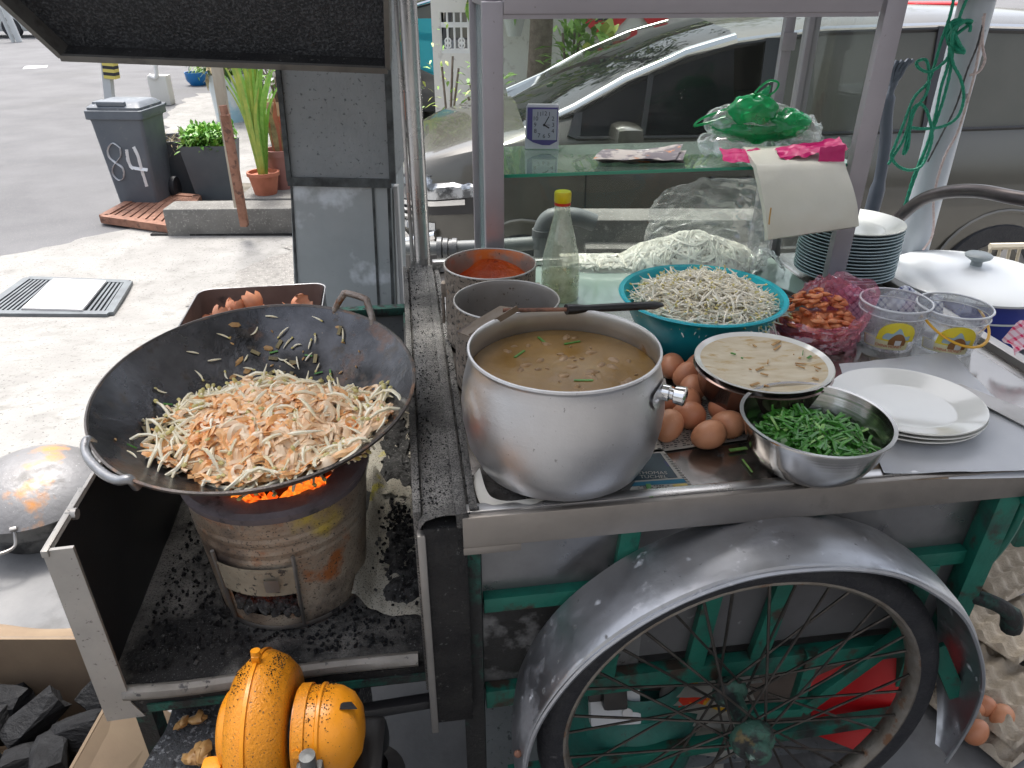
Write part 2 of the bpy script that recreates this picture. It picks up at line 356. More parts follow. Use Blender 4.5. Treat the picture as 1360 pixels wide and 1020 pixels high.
M['orange'] = mat('blower_paint', (.78, .30, .012), (.70, .25, .010), 5, layers=[((.05, .03, .015), 380, .65, .68)], rough=.28, rough2=.38, bump=.15, bscale=195)
M['orangegrit'] = mat('blower_paint_gritty', (.76, .29, .012), (.62, .22, .010), 9, layers=[((.035, .028, .022), 330, .60, .65)], rough=.36, bump=.5, bscale=220)
M['greybox'] = mat('grey_cast_box', (.16, .17, .17), (.11, .115, .115), 20, rough=.5, metal=.4, bump=.4, bscale=60)
M['soup'] = mat('soup', (.28, .165, .05), (.20, .11, .03), 9, layers=[((.36, .24, .09), 14, .56, .70)], rough=.08, bump=.5, bscale=18, spec=.35)
M['meat'] = mat('meat', (.34, .21, .10), (.22, .13, .06), 40, rough=.4)
M['sauce'] = mat('chilli_sauce', (.36, .05, .012), (.50, .12, .02), 14, layers=[((.20, .03, .01), 30, .58, .66)], rough=.3, bump=1, bscale=60)
M['tinin'] = mat('tin_inside', (.24, .215, .19), (.33, .30, .27), 9, layers=[((.50, .13, .015), 7, .44, .56), ((.30, .06, .01), 12, .56, .66), ((.08, .05, .04), 90, .64, .68)], rough=.42, metal=.6)
M['tinclean'] = mat('tin_inside_grey', (.26, .24, .22), (.34, .32, .30), 9, layers=[((.10, .07, .05), 90, .64, .68)], rough=.42, metal=.6)
M['tingritty'] = mat('tin_gritty', (.33, .28, .23), (.26, .22, .18), 9, layers=[((.04, .035, .03), 120, .55, .60), ((.55, .24, .03), 9, .66, .72)], rough=.6, metal=.4, bump=1, bscale=120)
M['bluetin'] = mat('blue_basin', (.012, .45, .54), (.010, .40, .49), 5, layers=[((.004, .18, .22), 30, .68, .72)], rough=.32)
M['sprout'] = mat('bean_sprout', (.86, .83, .74), (.80, .74, .58), 60, layers=[((.62, .50, .25), 90, .70, .76)], rough=.35)
M['sprouthead'] = mat('sprout_head', (.55, .46, .14), (.62, .55, .25), 60, rough=.4)
M['noodle'] = mat('rice_noodle', (.90, .88, .82), (.87, .84, .76), 20, rough=.45, spec=.3)
M['fried'] = mat('fried_noodle', (.90, .42, .14), (.92, .58, .28), 22, layers=[((.88, .28, .06), 30, .60, .70)], rough=.22, rough2=.45, spec=.7)
M['fried2'] = mat('fried_noodle_pale', (.94, .74, .52), (.90, .60, .35), 22, rough=.22, rough2=.45, spec=.7)
M['friedsprout'] = mat('fried_sprout', (.92, .88, .72), (.86, .76, .50), 50, rough=.3)
M['scrap'] = mat('burnt_scrap', (.50, .30, .11), (.30, .15, .05), 60, rough=.4)
M['chive'] = mat('chive', (.035, .17, .02), (.075, .27, .035), 60, rough=.35)
M['chivepale'] = mat('chive_pale', (.30, .50, .16), (.16, .38, .07), 60, rough=.35)
M['prawn'] = mat('prawn', (.56, .14, .045), (.66, .27, .12), 70, layers=[((.28, .06, .02), 90, .60, .68)], rough=.4)
M['china'] = mat('white_china', (.74, .74, .70), (.70, .70, .66), 5, rough=.12, coat=.3)
M['chinablue'] = mat('pale_blue_melamine', (.46, .57, .60), (.42, .53, .56), 5, rough=.3)
M['chinatop'] = mat('pale_plate_face', (.66, .69, .66), rough=.2)
M['dirtyplate'] = mat('dirty_plate', (.62, .55, .42), (.50, .41, .27), 14, layers=[((.44, .30, .13), 22, .54, .66), ((.36, .13, .04), 11, .68, .71)], rough=.5, rough2=.7, stretch=(1, 3, 1))
M['enamel'] = mat('blue_enamel', (.018, .035, .26), (.024, .042, .30), 4, rough=.22)
M['enamelwhite'] = mat('white_enamel', (.70, .73, .75), (.66, .69, .71), 4, rough=.25)
M['lidgrey'] = mat('grey_knob', (.28, .32, .33), rough=.35)
M['wax'] = mat('wax_paper', (.50, .515, .54), (.45, .465, .49), 4, rough=.42, bump=.3, bscale=7)
M['packet'] = mat('cream_packet', (.66, .65, .58), (.60, .59, .50), 4, layers=[((.50, .46, .30), 6, .62, .75)], rough=.42, bump=.5, bscale=14)
M['news'] = mat('newsprint', (.52, .50, .45), (.46, .44, .39), 8, rough=.85)
M['newsash'] = mat('scorched_newsprint', (.46, .44, .37), (.36, .33, .26), 10, layers=[((.46, .41, .08), 6, .62, .66), ((.30, .10, .05), 7, .66, .72), ((.06, .06, .06), 320, .56, .62), ((.12, .11, .10), 12, .60, .78)], rough=.9, bump=.6, bscale=50)
M['newsdark'] = mat('newsprint_dark', (.015, .055, .075), (.01, .03, .05), 14, layers=[((.02, .03, .14), 18, .60, .66)], rough=.5)
M['newsyellow'] = mat('newsprint_yellow', (.62, .48, .16), rough=.8)
M['newsblue'] = mat('newsprint_blue', (.03, .17, .26), rough=.8)
M['ink'] = mat('ink', (.03, .03, .035), rough=.8)
M['inkpale'] = mat('pale_ink', (.50, .50, .42), rough=.8)
M['newspic'] = mat('newspaper_pictures', (.42, .38, .36), (.16, .14, .16), 26, .46, .54, layers=[((.50, .20, .08), 20, .62, .66), ((.65, .65, .65), 22, .62, .66)], rough=.7)
M['red'] = mat('red_plastic', (.60, .008, .012), (.54, .006, .010), 6, rough=.4)
M['redbanner'] = mat('red_banner', (.62, .02, .025), (.56, .015, .02), 6, rough=.55)
M['magenta'] = mat('magenta_plastic', (.58, .012, .17), (.50, .01, .13), 12, rough=.35)
M['yellow'] = mat('yellow_plastic', (.80, .58, .01), rough=.35)
M['redring'] = mat('red_ring', (.62, .03, .01), rough=.35)
M['honeylabel'] = mat('label_yellow', (.80, .66, .05), rough=.4)
M['cream'] = mat('label_cream', (.70, .67, .42), rough=.45)
M['labelblue'] = mat('label_blue', (.35, .48, .55), rough=.45)
M['labelbrown'] = mat('label_brown', (.26, .12, .04), rough=.45)
M['redink'] = mat('label_red', (.50, .03, .02), rough=.45)
M['carpaint'] = mat('car_paint', (.085, .081, .068), (.075, .071, .060), 2, rough=.25, metal=.25, coat=.7, bump=.02, bscale=3)
M['cardark'] = mat('car_paint_dark', (.10, .105, .11), rough=.25, metal=.5, coat=.7)
M['carwhite'] = mat('car_paint_white', (.62, .66, .66), rough=.3, coat=.6)
M['carglass'] = mat('car_window', (.010, .011, .013), rough=.03, spec=.5)
M['carside'] = mat('car_side_window', (.006, .007, .008), (.014, .014, .016), 4, rough=.06, spec=.12)
M['carglassgrey'] = mat('tinted_window', (.08, .08, .066), (.10, .098, .082), 2, rough=.06, spec=.3)
M['cartrim'] = mat('car_black_trim', (.02, .02, .022), rough=.3)
M['lamp'] = mat('headlamp', (.50, .52, .54), (.10, .105, .11), 9, .45, .55, rough=.08, metal=.7, coat=1)
M['wall'] = mat('house_wall', (.68, .66, .62), (.60, .58, .54), 1.5, layers=[((.30, .28, .26), 3.5, .62, .72), ((.45, .42, .40), 9, .62, .7)], rough=.9)
M['lowwall'] = mat('low_wall', (.20, .195, .18), (.14, .135, .125), 5, layers=[((.28, .27, .25), 60, .58, .64)], rough=.9, bump=1, bscale=60)
M['pvc'] = mat('grey_pipe', (.13, .14, .145), (.17, .18, .18), 8, rough=.5)
M['pole'] = mat('painted_pole', (.46, .50, .54), (.38, .42, .46), 7, layers=[((.14, .14, .15), 16, .66, .70)], rough=.35, rough2=.5, coat=.2)
M['handlebar'] = mat('handlebar', (.10, .085, .085), (.07, .06, .062), 16, rough=.35, metal=.5)
M['ropegreen'] = mat('rope_green', (.005, .19, .11), (.01, .28, .17), 200, rough=.6, stretch=(1, 1, 1))
M['ropewhite'] = mat('rope_pink_white', (.60, .50, .48), (.45, .35, .33), 150, rough=.7)
M['clockwhite'] = mat('clock_shell', (.62, .62, .68), rough=.3)
M['clockblue'] = mat('clock_blue', (.055, .045, .22), rough=.35)
M['clockface'] = mat('clock_face', (.34, .36, .43), rough=.3)
M['wood'] = mat('weathered_wood', (.42, .38, .31), (.32, .28, .22), 12, rough=.85, stretch=(1, 1, .2))
M['hoodblack'] = mat('hood_grease', (.010, .011, .013), (.020, .021, .024), 6, layers=[((.060, .064, .067), 190, .50, .58)], rough=.5, bump=1.6, bscale=190)
M['hoodrim'] = mat('hood_rim', (.17, .165, .15), (.11, .105, .095), 6, layers=[((.05, .045, .04), 11, .58, .68)], rough=.5, metal=.4, bump=.3, bscale=60)
M['floorboard'] = mat('drain_board', (.78, .76, .74), rough=.7)
M['gasgreen'] = mat('gas_bottle_green', (.02, .19, .15), (.03, .12, .10), 12, layers=[((.05, .05, .04), 20, .60, .68)], rough=.5, bump=.5, bscale=60)
M['bricks'] = mat('old_brick', (.12, .10, .09), (.2, .17, .15), 12, rough=.95, bump=1, bscale=40)
def checker(name, a, b, sc):
    m = bpy.data.materials.new(name); m.use_nodes = True; nt = m.node_tree; p = nt.nodes['Principled BSDF']
    tc = node(nt, 'ShaderNodeTexCoord'); sp = node(nt, 'ShaderNodeSeparateXYZ'); nt.links.new(tc.outputs['Object'], sp.inputs[0])
    def line(o):
        k = node(nt, 'ShaderNodeMath', operation='MULTIPLY'); nt.links.new(o, k.inputs[0]); k.inputs[1].default_value = sc
        f = node(nt, 'ShaderNodeMath', operation='FRACT'); nt.links.new(k.outputs[0], f.inputs[0])
        g = node(nt, 'ShaderNodeMath', operation='LESS_THAN'); nt.links.new(f.outputs[0], g.inputs[0]); g.inputs[1].default_value = .32; return g.outputs[0]
    u = node(nt, 'ShaderNodeMath', operation='ADD'); nt.links.new(sp.outputs[0], u.inputs[0]); nt.links.new(sp.outputs[2], u.inputs[1])
    v = node(nt, 'ShaderNodeMath', operation='SUBTRACT'); nt.links.new(sp.outputs[0], v.inputs[0]); nt.links.new(sp.outputs[2], v.inputs[1])
    s2 = node(nt, 'ShaderNodeMath', operation='ADD'); nt.links.new(line(u.outputs[0]), s2.inputs[0]); nt.links.new(line(v.outputs[0]), s2.inputs[1])
    h = node(nt, 'ShaderNodeMath', operation='MULTIPLY'); nt.links.new(s2.outputs[0], h.inputs[0]); h.inputs[1].default_value = .5
    nt.links.new(mixc(nt, h.outputs[0], a, b), p.inputs['Base Color']); p.inputs['Roughness'].default_value = .9; return m
M['bluecheck'] = checker('blue_check_cloth', (.62, .66, .74), (.02, .035, .18), 60)
M['pinkcheck'] = checker('pink_check_cloth', (.75, .60, .66), (.65, .03, .12), 60)
G = {}
G['pane'] = glassmat('clear_pane', (.80, .83, .81), .012, .008, (.70, .73, .69), 5)
G['side'] = glassmat('side_pane', (.80, .90, .90), .12, .40, (.55, .68, .68), 5)
G['shelf'] = glassmat('green_glass', (.66, .84, .74), .12, .22, (.62, .72, .66), 5)
G['edge'] = mat('glass_edge', (.01, .22, .13), rough=.1, spec=.8)
G['bottle'] = glassmat('clear_bottle', (.90, .90, .85), .16, .50, (.82, .80, .70), 30)
G['tub'] = glassmat('clear_tub', (.86, .88, .88), .10, .42, (.70, .70, .75), 20)
G['bag'] = glassmat('clear_bag', (.96, .96, .96), .14, .26, (.85, .86, .88), 14, .08)
G['pink'] = glassmat('pink_bag', (.95, .58, .68), .14, .42, (.85, .32, .45), 12, .1)
G['greenbag'] = glassmat('green_bag', (.10, .75, .38), .08, .85, (.03, .44, .18), 16, .15)
G['flame'] = None
def flamemat():
    m = bpy.data.materials.new('flame'); m.use_nodes = True; nt = m.node_tree; nt.nodes.clear()
    out = node(nt, 'ShaderNodeOutputMaterial'); e = node(nt, 'ShaderNodeEmission'); tc = node(nt, 'ShaderNodeTexCoord')
    n = node(nt, 'ShaderNodeTexNoise', _Scale=55.0, _Detail=4.0, _Distortion=1.5); nt.links.new(tc.outputs['Object'], n.inputs['Vector'])
    c = mixc(nt, ramp(nt, n.outputs[0], .36, .66), (.75, .04, .003), (1, .30, .03)); nt.links.new(c, e.inputs[0]); e.inputs[1].default_value = .62
    tr = node(nt, 'ShaderNodeBsdfTransparent'); mx = node(nt, 'ShaderNodeMixShader'); nt.links.new(ramp(nt, n.outputs[0], .30, .5), mx.inputs[0])
    nt.links.new(tr.outputs[0], mx.inputs[1]); nt.links.new(e.outputs[0], mx.inputs[2]); nt.links.new(mx.outputs[0], out.inputs[0]); return m
G['flame'] = flamemat()

# ================================================================== THE SETTING
def ground_sheet(name, m, x0f, x1f, y0, y1, dy, off, nx=12):
    b = MB(); n = max(1, int((y1-y0)/dy))
    def fn(u, v):
        y = y0+(y1-y0)*u; xa, xb = x0f(y), x1f(y); return Vector((xa+(xb-xa)*v, y, GZ(y)+off))
    b.grid(fn, n, nx, True)
    return struct(b.build(name, m, loc=(0, 0, 0)))
ground_sheet('road', M['asphalt'], lambda y: -150, lambda y: 150, -5, 250, .5, 0, 6)
def rag(y, a=.16, k=0): return a*noise.noise(Vector((y*2.3, k, 0)))+a*.5*noise.noise(Vector((y*9, k, 4)))
APL = [(1.9, -9), (4.2, -6.5), (4.75, -5.2), (5.15, -3.95), (5.45, -3.55), (5.75, -3.35), (6.0, -3.1), (8.0, -3.3), (9.6, -4.25), (11, -4.9), (12.5, -5.3), (14, -5.5)]
ground_sheet('concrete_apron', M['concrete'], lambda y: interp(APL, y)+rag(y), lambda y: 20, 1.9, 14, .06, .006, 30)
ground_sheet('cement_floor', M['cement'], lambda y: -12, lambda y: 20, -5, 2.05, .5, .012, 8)
ground_sheet('gravel_patch', mat('gravel', (.30, .29, .27), (.20, .19, .18), 30, layers=[((.5, .48, .44), 90, .6, .66)], rough=.95, bump=2, bscale=120),
             lambda y: -1.95+.25*(y-4.6)+rag(y, .2, 3), lambda y: -.2, 4.3, 5.6, .05, .012, 8)
ground_sheet('dirt_patch', M['dirt'], lambda y: -3.05+rag(y, .2, 7), lambda y: -1.2+rag(y, .2, 9), 6.3, 7.5, .06, .012, 8)
# the drain: black sheet standing in for the shaded gap by the grate
tr = MB(); a = PG(150, 298); b_ = PG(385, 312)
a = PG(236, 300); tr.box(((a.x+b_.x)/2+.2, 6.0, -.290), (b_.x-a.x+.6, .40, .02)); struct(tr.build('dark_drain_sheet', M['soot'], W=True))

# canopy over the stall (added outside the frame, sized to shade the cart) and the shop behind the camera
cb = MB(); cb.box((.95, 1.05, 2.42), (2.5, 2.3, .05)); struct(cb.build('shade_canopy', mat('canopy_underside', (.55, .55, .54), rough=.8), W=True))
cb = MB(); cb.box((.5, -3.2, 1.6), (9, .15, 3.2)); cb.box((3.6, -1.2, 1.6), (.15, 4.0, 3.2)); struct(cb.build('shop_wall', mat('shop_wall_paint', (.30, .29, .28), rough=.9), W=True))

# ---- metal-clad pillar
pil = thing('clad_pillar', 'grey sheet-metal clad pillar with a black tarred seam, behind the wok', 'pillar', (-.45, 2.02, 0))
P0, P1 = PY(367, 85, 1.95), PY(513, 90, 1.95); Q0, Q1 = PY(383, 240, 1.95), PY(520, 243, 1.95); S0, S1 = PY(392, 410, 1.95), PY(527, 410, 1.95)
def prism_y(b, quad, depth, m=None):
    """quad: four points facing the camera; extruded backwards"""
    q = [Vector(p) for p in quad]; r = [p+Vector((0, depth, 0)) for p in q]
    b.add(q+r, [(0, 1, 2, 3), (7, 6, 5, 4), (0, 4, 5, 1), (1, 5, 6, 2), (2, 6, 7, 3), (3, 7, 4, 0)], False, m)
up = (P0-Q0)*1.0; top0, top1 = Q0+(P0-Q0)*3.2, Q1+(P1-Q1)*3.2
b = MB(); prism_y(b, [Q0, Q1, top1, top0], .27); b.build('upper_cladding', M['galvdark'], pil, W=True)
lo0, lo1 = Q0+(S0-Q0)*3.4, Q1+(S1-Q1)*3.4; lo0.z = lo1.z = 0
b = MB(); prism_y(b, [lo0+Vector((.003, .004, 0)), lo1+Vector((-.003, .004, 0)), Q1+Vector((-.003, .004, -.006)), Q0+Vector((.003, .004, -.006))], .25); b.build('lower_cladding', M['galv'], pil, W=True)
b = MB(); b.bar(Q0+Vector((0, -.006, 0)), Q1+Vector((0, -.006, 0)), .008, .022)
for (t0, t1, wd) in ((P0, Q0, .012), (P1, Q1, .016)): b.bar(Q0+(top0-Q0)*0+(t1-Q0)*1+Vector((.004, -.004, 0)), t0+(t0-t1)*1.2+Vector((.004, -.004, 0)), wd, .010, up=(0, 1, 0))
rr = random.Random(5)
for (px0, px1, wd) in ((386, 396, .006), (494, 503, .006), (515, 522, .007)):
    A0, A1 = PY(px0+1, 246, 1.953), PY(px1, 408, 1.953)
    n = 1
    for i in range(n):
            b.bar(A0.lerp(A1, i/n), A0.lerp(A1, (i+1.02)/n), wd*rr.uniform(.5, 1.2), .004, up=(0, 1, 0))
b.build('tar_seam', M['seam'], pil, W=True)
b = MB(); b.bar(PY(526, 246, 1.99), PY(532, 411, 1.99)-Vector((0, 0, .5)), .010, .03, up=(0, 1, 0)); b.build('edge_strip', M['white'], pil, W=True)

# ---- low concrete wall and pipes behind the glass case
b = MB(); a = PY(728, 292, 3.0); c = PY(1015, 292, 3.0); LWX = PY(1075, 292, 3).x
b.box(((a.x+LWX)/2, 3.09, (a.z+GZ(3))/2-.01), (LWX-a.x, .18, a.z-GZ(3)+.02), bev=.012); b.box(((a.x+LWX)/2, 2.96, a.z-.11), (LWX-a.x-.3, .09, .035), bev=.008)
tag(b.build('low_concrete_wall', M['lowwall'], W=True), 'rough grey low concrete wall behind the glass case', 'wall')
pt = thing('drain_pipe', 'grey plastic water pipe with an elbow, behind the clear bottle', 'pipe', tuple(PY(650, 326, 2.75)))
pa, pb = PY(574, 330, 2.75), PY(722, 322, 2.75)
b = MB(); b.tube([pa-Vector((.5, 0, 0)), pa, PY(650, 327, 2.75), pb], .026, 12); b.tube(smooth_path([pb+Vector((-.02, 0, -.02)), PY(722, 300, 2.75), PY(735, 288, 2.75), PY(765, 288, 2.75), PY(790, 296, 2.75)]), .033, 12)
b.tube([PY(722, 345, 2.75)-Vector((0, 0, .3)), PY(722, 302, 2.75)], .036, 14); b.build('pipe_run', M['pvc'], pt, W=True)
b = MB()
for px in (584, 592, 600, 604): b.tube([PY(px-3, 330, 2.75), PY(px+3, 330, 2.75)], .036+.004*(px % 3), 12)
b.build('coupling', mat('coupling', (.10, .105, .11), rough=.4), pt, W=True)
b = MB(); b.tube([PY(722, 312, 2.75), PY(722, 304, 2.75)], .044, 14); b.build('coupling', mat('coupling2', (.10, .105, .11), rough=.4), pt, W=True)

# ================================================================== CARS
def make_car(label, paint, glass, glass2, ls=1, origin=(0, 0, 0), group=None, x0=0, y0=0):
    """people carrier, nose at s=0 pointing -X, near flank at w=0; local frame"""
    car = thing('parked_car', label, 'car', origin, group=group)
    W = 1.72
    S = [0, .04, .12, .3, .6, .9, 1.15, 1.4, 1.7, 1.95, 2.15, 2.4, 2.95, 3.0, 3.6, 3.65, 4.2, 4.35, 4.5, 4.6]
    hood = [(0, .72), (.04, .86), (.12, .93), (.3, .99), (.6, 1.05), (.9, 1.09), (1.15, 1.10), (2, 1.10), (4.2, 1.14), (4.6, 1.05)]
    top = [(0, .74), (.04, .88), (.12, .96), (.3, 1.03), (.6, 1.10), (.9, 1.145), (1.15, 1.27), (1.4, 1.40), (1.7, 1.52), (1.95, 1.585), (2.4, 1.64), (3.2, 1.66), (4.2, 1.61), (4.35, 1.5), (4.5, 1.25), (4.6, 1.1)]
    inset = [(0, .44), (.04, .30), (.12, .17), (.3, .06), (.6, 0), (4.2, 0), (4.5, .05), (4.6, .16)]
    wt = [(0, .10), (.9, .12), (1.15, .14), (1.95, .2), (4.2, .2), (4.6, .2)]
    rings = []
    for s in S:
        zb, zt, i0, wi = interp(hood, s), interp(top, s), interp(inset, s), interp(wt, s)
        h = [(i0+.10, .20), (i0+.02, .30), (i0, .50), (i0-.012, .66), (i0, .80 if zb > .9 else zb-.06), (i0+.015, zb-.06), (i0+.045, zb), (i0+wi, zt-.055 if zt-zb > .15 else zb+(zt-zb)*.4), (i0+wi+.09, zt-.012 if zt-zb > .15 else zb+(zt-zb)*.7), (W/2, zt+.02)]
        full = h+[(W-a, z) for a, z in reversed(h[:-1])]
        rings.append([Vector((s, a, z)) for a, z in full])
    n = len(rings[0]); vs = [p for r in rings for p in r]
    body, ws, sg, rg = [], [], [], []
    for i in range(len(S)-1):
        for j in range(n-1):
            f = (i*n+j, i*n+j+1, (i+1)*n+j+1, (i+1)*n+j)
            sm_ = (S[i]+S[i+1])/2; side = j == 6 or j == n-2-6; topf = 7 <= j <= n-2-7
            if topf and .9 < sm_ < 1.95: ws.append(f)
            elif topf and sm_ > 4.35 and sm_ < 4.55: rg.append(f)
            elif side and 1.15 < sm_ < 4.25: sg.append((f, sm_, j))
            else: body.append(f)
    body.append(tuple(range(n)))
    b = MB(); b.add(vs, body, True)
    # wheel-arch lips
    for s in (.86, 3.52):
        b.tube([Vector((s+.36*cos(a), -.012, .34+.36*sin(a))) for a in [pi*k/16 for k in range(17)]], .012, 6)
    b.build('body', paint, car)
    b = MB(); b.add(vs, ws, True); b.build('windshield', glass, car)
    b = MB(); b.add(vs, rg, True); b.build('rear_window', glass, car)
    for nm, lo, hi in (('front', 1.15, 2.05), ('rear', 2.15, 2.95), ('quarter', 2.95, 4.25)):
        for near in (True, False):
            fs = [f for f, s_, j in sg if lo <= s_ < hi and (j == 6) == near]
            if fs: b = MB(); b.add(vs, fs, True); b.build('side_window', (M['carside'] if glass is M['carglass'] else glass) if lo < 2 else glass2, car)
    # lines: A pillar strip in place of its highlight, roof strip, belt strip, pillars
    r7 = [rings[i][7] for i in range(len(S))]; r6 = [rings[i][6] for i in range(len(S))]
    for sgn in (0, 1):
        def fl(p, dy=0, dz=0): return Vector((p.x, (W-p.y-dy*-1 if sgn else p.y-dy), p.z+dz)) if not sgn else Vector((p.x, W-p.y+dy, p.z+dz))
        b = MB(); b.tube([fl(p, .005, .012) for p in r7[5:10]], .028, 8); b.tube([fl(p, .008, 0) for p in r7[9:17]], .013, 6); b.build('highlight_trim', M['chrome'], car)
        b = MB(); b.tube([fl(p, .008, 0) for p in r6[6:17]], .009, 6); b.build('belt_trim', M['cartrim'], car)
        b = MB()
        for s, k in ((1.15, .03), (1.5, .014), (2.12, .045), (3.0, .045), (3.62, .04)):
            zb, zt, wi = interp(hood, s), interp(top, s)-.055, interp(wt, s)
            b.bar(fl(Vector((s-.02, .045, zb)), .006), fl(Vector((s+.03, wi, zt)), .006), k*2, .016, up=(0, 1, 0))
        b.tube([fl(p, .004, -.018) for p in r7[6:17]], .016, 6)
        b.build('door_pillar', M['cartrim'], car)
        for s in (1.2, 2.12, 3.05): b = MB(); b.tube([fl(Vector((s, -.012+(.012), z)), .008) for z in (.32, .5, .66, .8, interp(hood, s)-.07)], .004, 4); b.build('door_line', M['cartrim'], car)
        for s in (1.95, 2.3): b = MB(); b.tube(smooth_path([fl(Vector((s-.1, 0, .9)), .005), fl(Vector((s-.08, 0, .9)), .045), fl(Vector((s+.08, 0, .9)), .045), fl(Vector((s+.1, 0, .9)), .005)]), .012, 6); b.build('door_handle', M['cartrim'], car)
        # mirror
        b = MB(); mc = fl(Vector((1.36, -.14, 1.12)), 0); b.box(mc, (.14, .24, .15), (0, 0, 0), .045); mr = b.build('wing_mirror', paint, car)
        b = MB(); b.bar(fl(Vector((1.28, .03, 1.04))), fl(Vector((1.34, -.12, 1.08))), .05, .03); b.tube([mc+Vector((-.03, -.11, -.01)), mc+Vector((-.03, .11, -.01))], .035, 8); b.build('mirror_arm', M['cartrim'], car)
        # headlamp and bumper openings follow the rounded corner
        def patch(nm, s0, s1, z0f, z1f, off, m):
            def f(u, v):
                s_ = s0+(s1-s0)*u; zz = z0f(u)+(z1f(u)-z0f(u))*v; return fl(Vector((s_-off*.6*(s_ < .3), interp(inset, s_)+(.03 if zz > .88 else 0), zz)), off)
            b = MB(); b.grid(f, 16, 6); b.grid(lambda u, v: f(u, v)+Vector((.02, .02 if not sgn else -.02, 0)), 16, 6); b.build(nm, m, car)
        patch('headlight', .04, .56, lambda u: .775+.05*u, lambda u: .895+.055*u-.10*max(0, u-.75)*4*.5, .016, M['lamp'])
        patch('lamp_trim', .02, .50, lambda u: .745+.04*u, lambda u: .768+.045*u, .022, M['chrome'])
        for q_ in (.72, .685): patch('grille_blade', .02, .20, lambda u, q_=q_: q_+.01*u, lambda u, q_=q_: q_+.014+.01*u, .024, M['chrome'])
        patch('lamp_surround', .03, .58, lambda u: .70+.04*u, lambda u: .775+.05*u, .013, M['cartrim'])
        patch('fog_lamp', .05, .30, lambda u: .62+.02*u, lambda u: .66+.02*u, .016, M['lamp'])
        patch('bumper_opening', .02, .44, lambda u: .38+.03*u, lambda u: .575-.05*u, .014, M['cartrim'])
        patch('bumper_blade', .02, .40, lambda u: .575-.03*u, lambda u: .60-.02*u, .030, M['chrome'])
        for s in (.86, 3.52):
            b = MB(); c0 = fl(Vector((s, .08, .32)))
            Mx = Euler((pi/2, 0, 0)).to_matrix()
            b.lathe([(.2, -.09), (.3, -.1), (.32, -.06), (.325, 0), (.32, .06), (.3, .1), (.2, .09)], c0, 40, Mx); t = b.build('wheel', M['rubber'], car)
            b = MB(); b.lathe([(0, .075), (.05, .085), (.06, .06), (.18, .07), (.2, .09), (.21, .07), (.21, -.07), (.2, -.09), (.18, -.07), (.06, -.06), (.05, -.085), (0, -.075)], c0, 40, Mx)
            for k in range(5):
                a_ = 2*pi*k/5; b.bar(c0+Vector((.04*cos(a_), 0, .04*sin(a_))), c0+Vector((.2*cos(a_), 0, .2*sin(a_))), .05, .19, up=(0, 1, 0))
            b.build('rim', mat('wheel_rim', (.35, .35, .36), rough=.3, metal=.9), car)
    b = MB(); b.box((.0, W/2, .58), (.12, 1.0, .26), bev=.03); b.box((.0, W/2, .35), (.14, 1.1, .12), bev=.03)
    b.build('grille', M['cartrim'], car)
    b = MB()
    for z in (.48, .56, .64, .70): b.box((-.065, W/2, z), (.02, 1.0, .016), bev=.004)
    b.tube(smooth_path([(.30, .03, .62), (.1, .12, .56), (-.02, .3, .5), (-.04, W/2, .47), (-.02, W-.3, .5), (.1, W-.12, .56), (.30, W-.03, .62)]), .022, 8)
    b.build('grille_bar', M['chrome'], car)
    b = MB(); b.tube([(1.05, .3, 1.18), (1.15, .7, 1.265)], .008, 5); b.tube([(1.05, .95, 1.19), (1.15, 1.4, 1.265)], .008, 5); b.build('wiper', M['cartrim'], car)
    return car
def shorten(car):
    seen = set()
    for o in KIDS(car):
        for q in [o]+KIDS(o):
            if q.data.name in seen: continue
            seen.add(q.data.name)
            for v in q.data.vertices: v.co.x = v.co.x*.8 if v.co.x < .9 else v.co.x-.18
CX = -.64
car = make_car('grey-green people carrier parked behind the glass case', M['carpaint'], M['carglass'], M['carglassgrey'], origin=(CX, 3.80, GZ(4.6))); car.rotation_euler = (0, 0, R(4)); shorten(car)
dk = make_car('dark grey people carrier parked beyond the barred wall opening', M['cardark'], M['carglassgrey'], M['carglassgrey'], origin=(-2.95, 10.6, -.3))
wc = make_car('pale car on the far side of the road, cut by the hood', M['carwhite'], M['carglassgrey'], M['carglassgrey'], origin=(-19.9, 27.2, -.3))
b = MB(); tp = PG(515, 100)
def rd(u, v): return Vector((-2.2+1.3*u, 10.2+.15*u, 1.05-.55*u*v-.12*sin(v*9)*u-.1*v+.04*sin(v*14)))
b.grid(rd, 10, 14); tag(b.build('blue_cover', mat('blue_tarpaulin', (.02, .33, .42), rough=.5), W=True), 'bright blue tarpaulin folded against the dark grey car', 'tarpaulin')

# posts beside the far road
for px0, px1, lab in ((2, 18, 'thin pale post beside the far pale car'), (20, 26, 'thick pale post before the pale car wheel')):
    b = MB(); p = PG(px1, 56); b.tube([p, p+Vector((-.25, 0, 1.5))], .09 if px0 > 10 else .06, 10); tag(b.build('road_post', mat('grey_post', (.5, .52, .52), rough=.6), W=True), lab, 'post', 'posts beside the far road')
b = MB(); p0, p1 = PG(30, 92), PG(64, 87); b.poly([p0+Vector((0, 0, .005)), PG(62, 90)+Vector((0, 0, .005)), p1+Vector((0, 0, .005)), PG(34, 88)+Vector((0, 0, .005))]); struct(b.build('road_marking', M['white'], W=True))

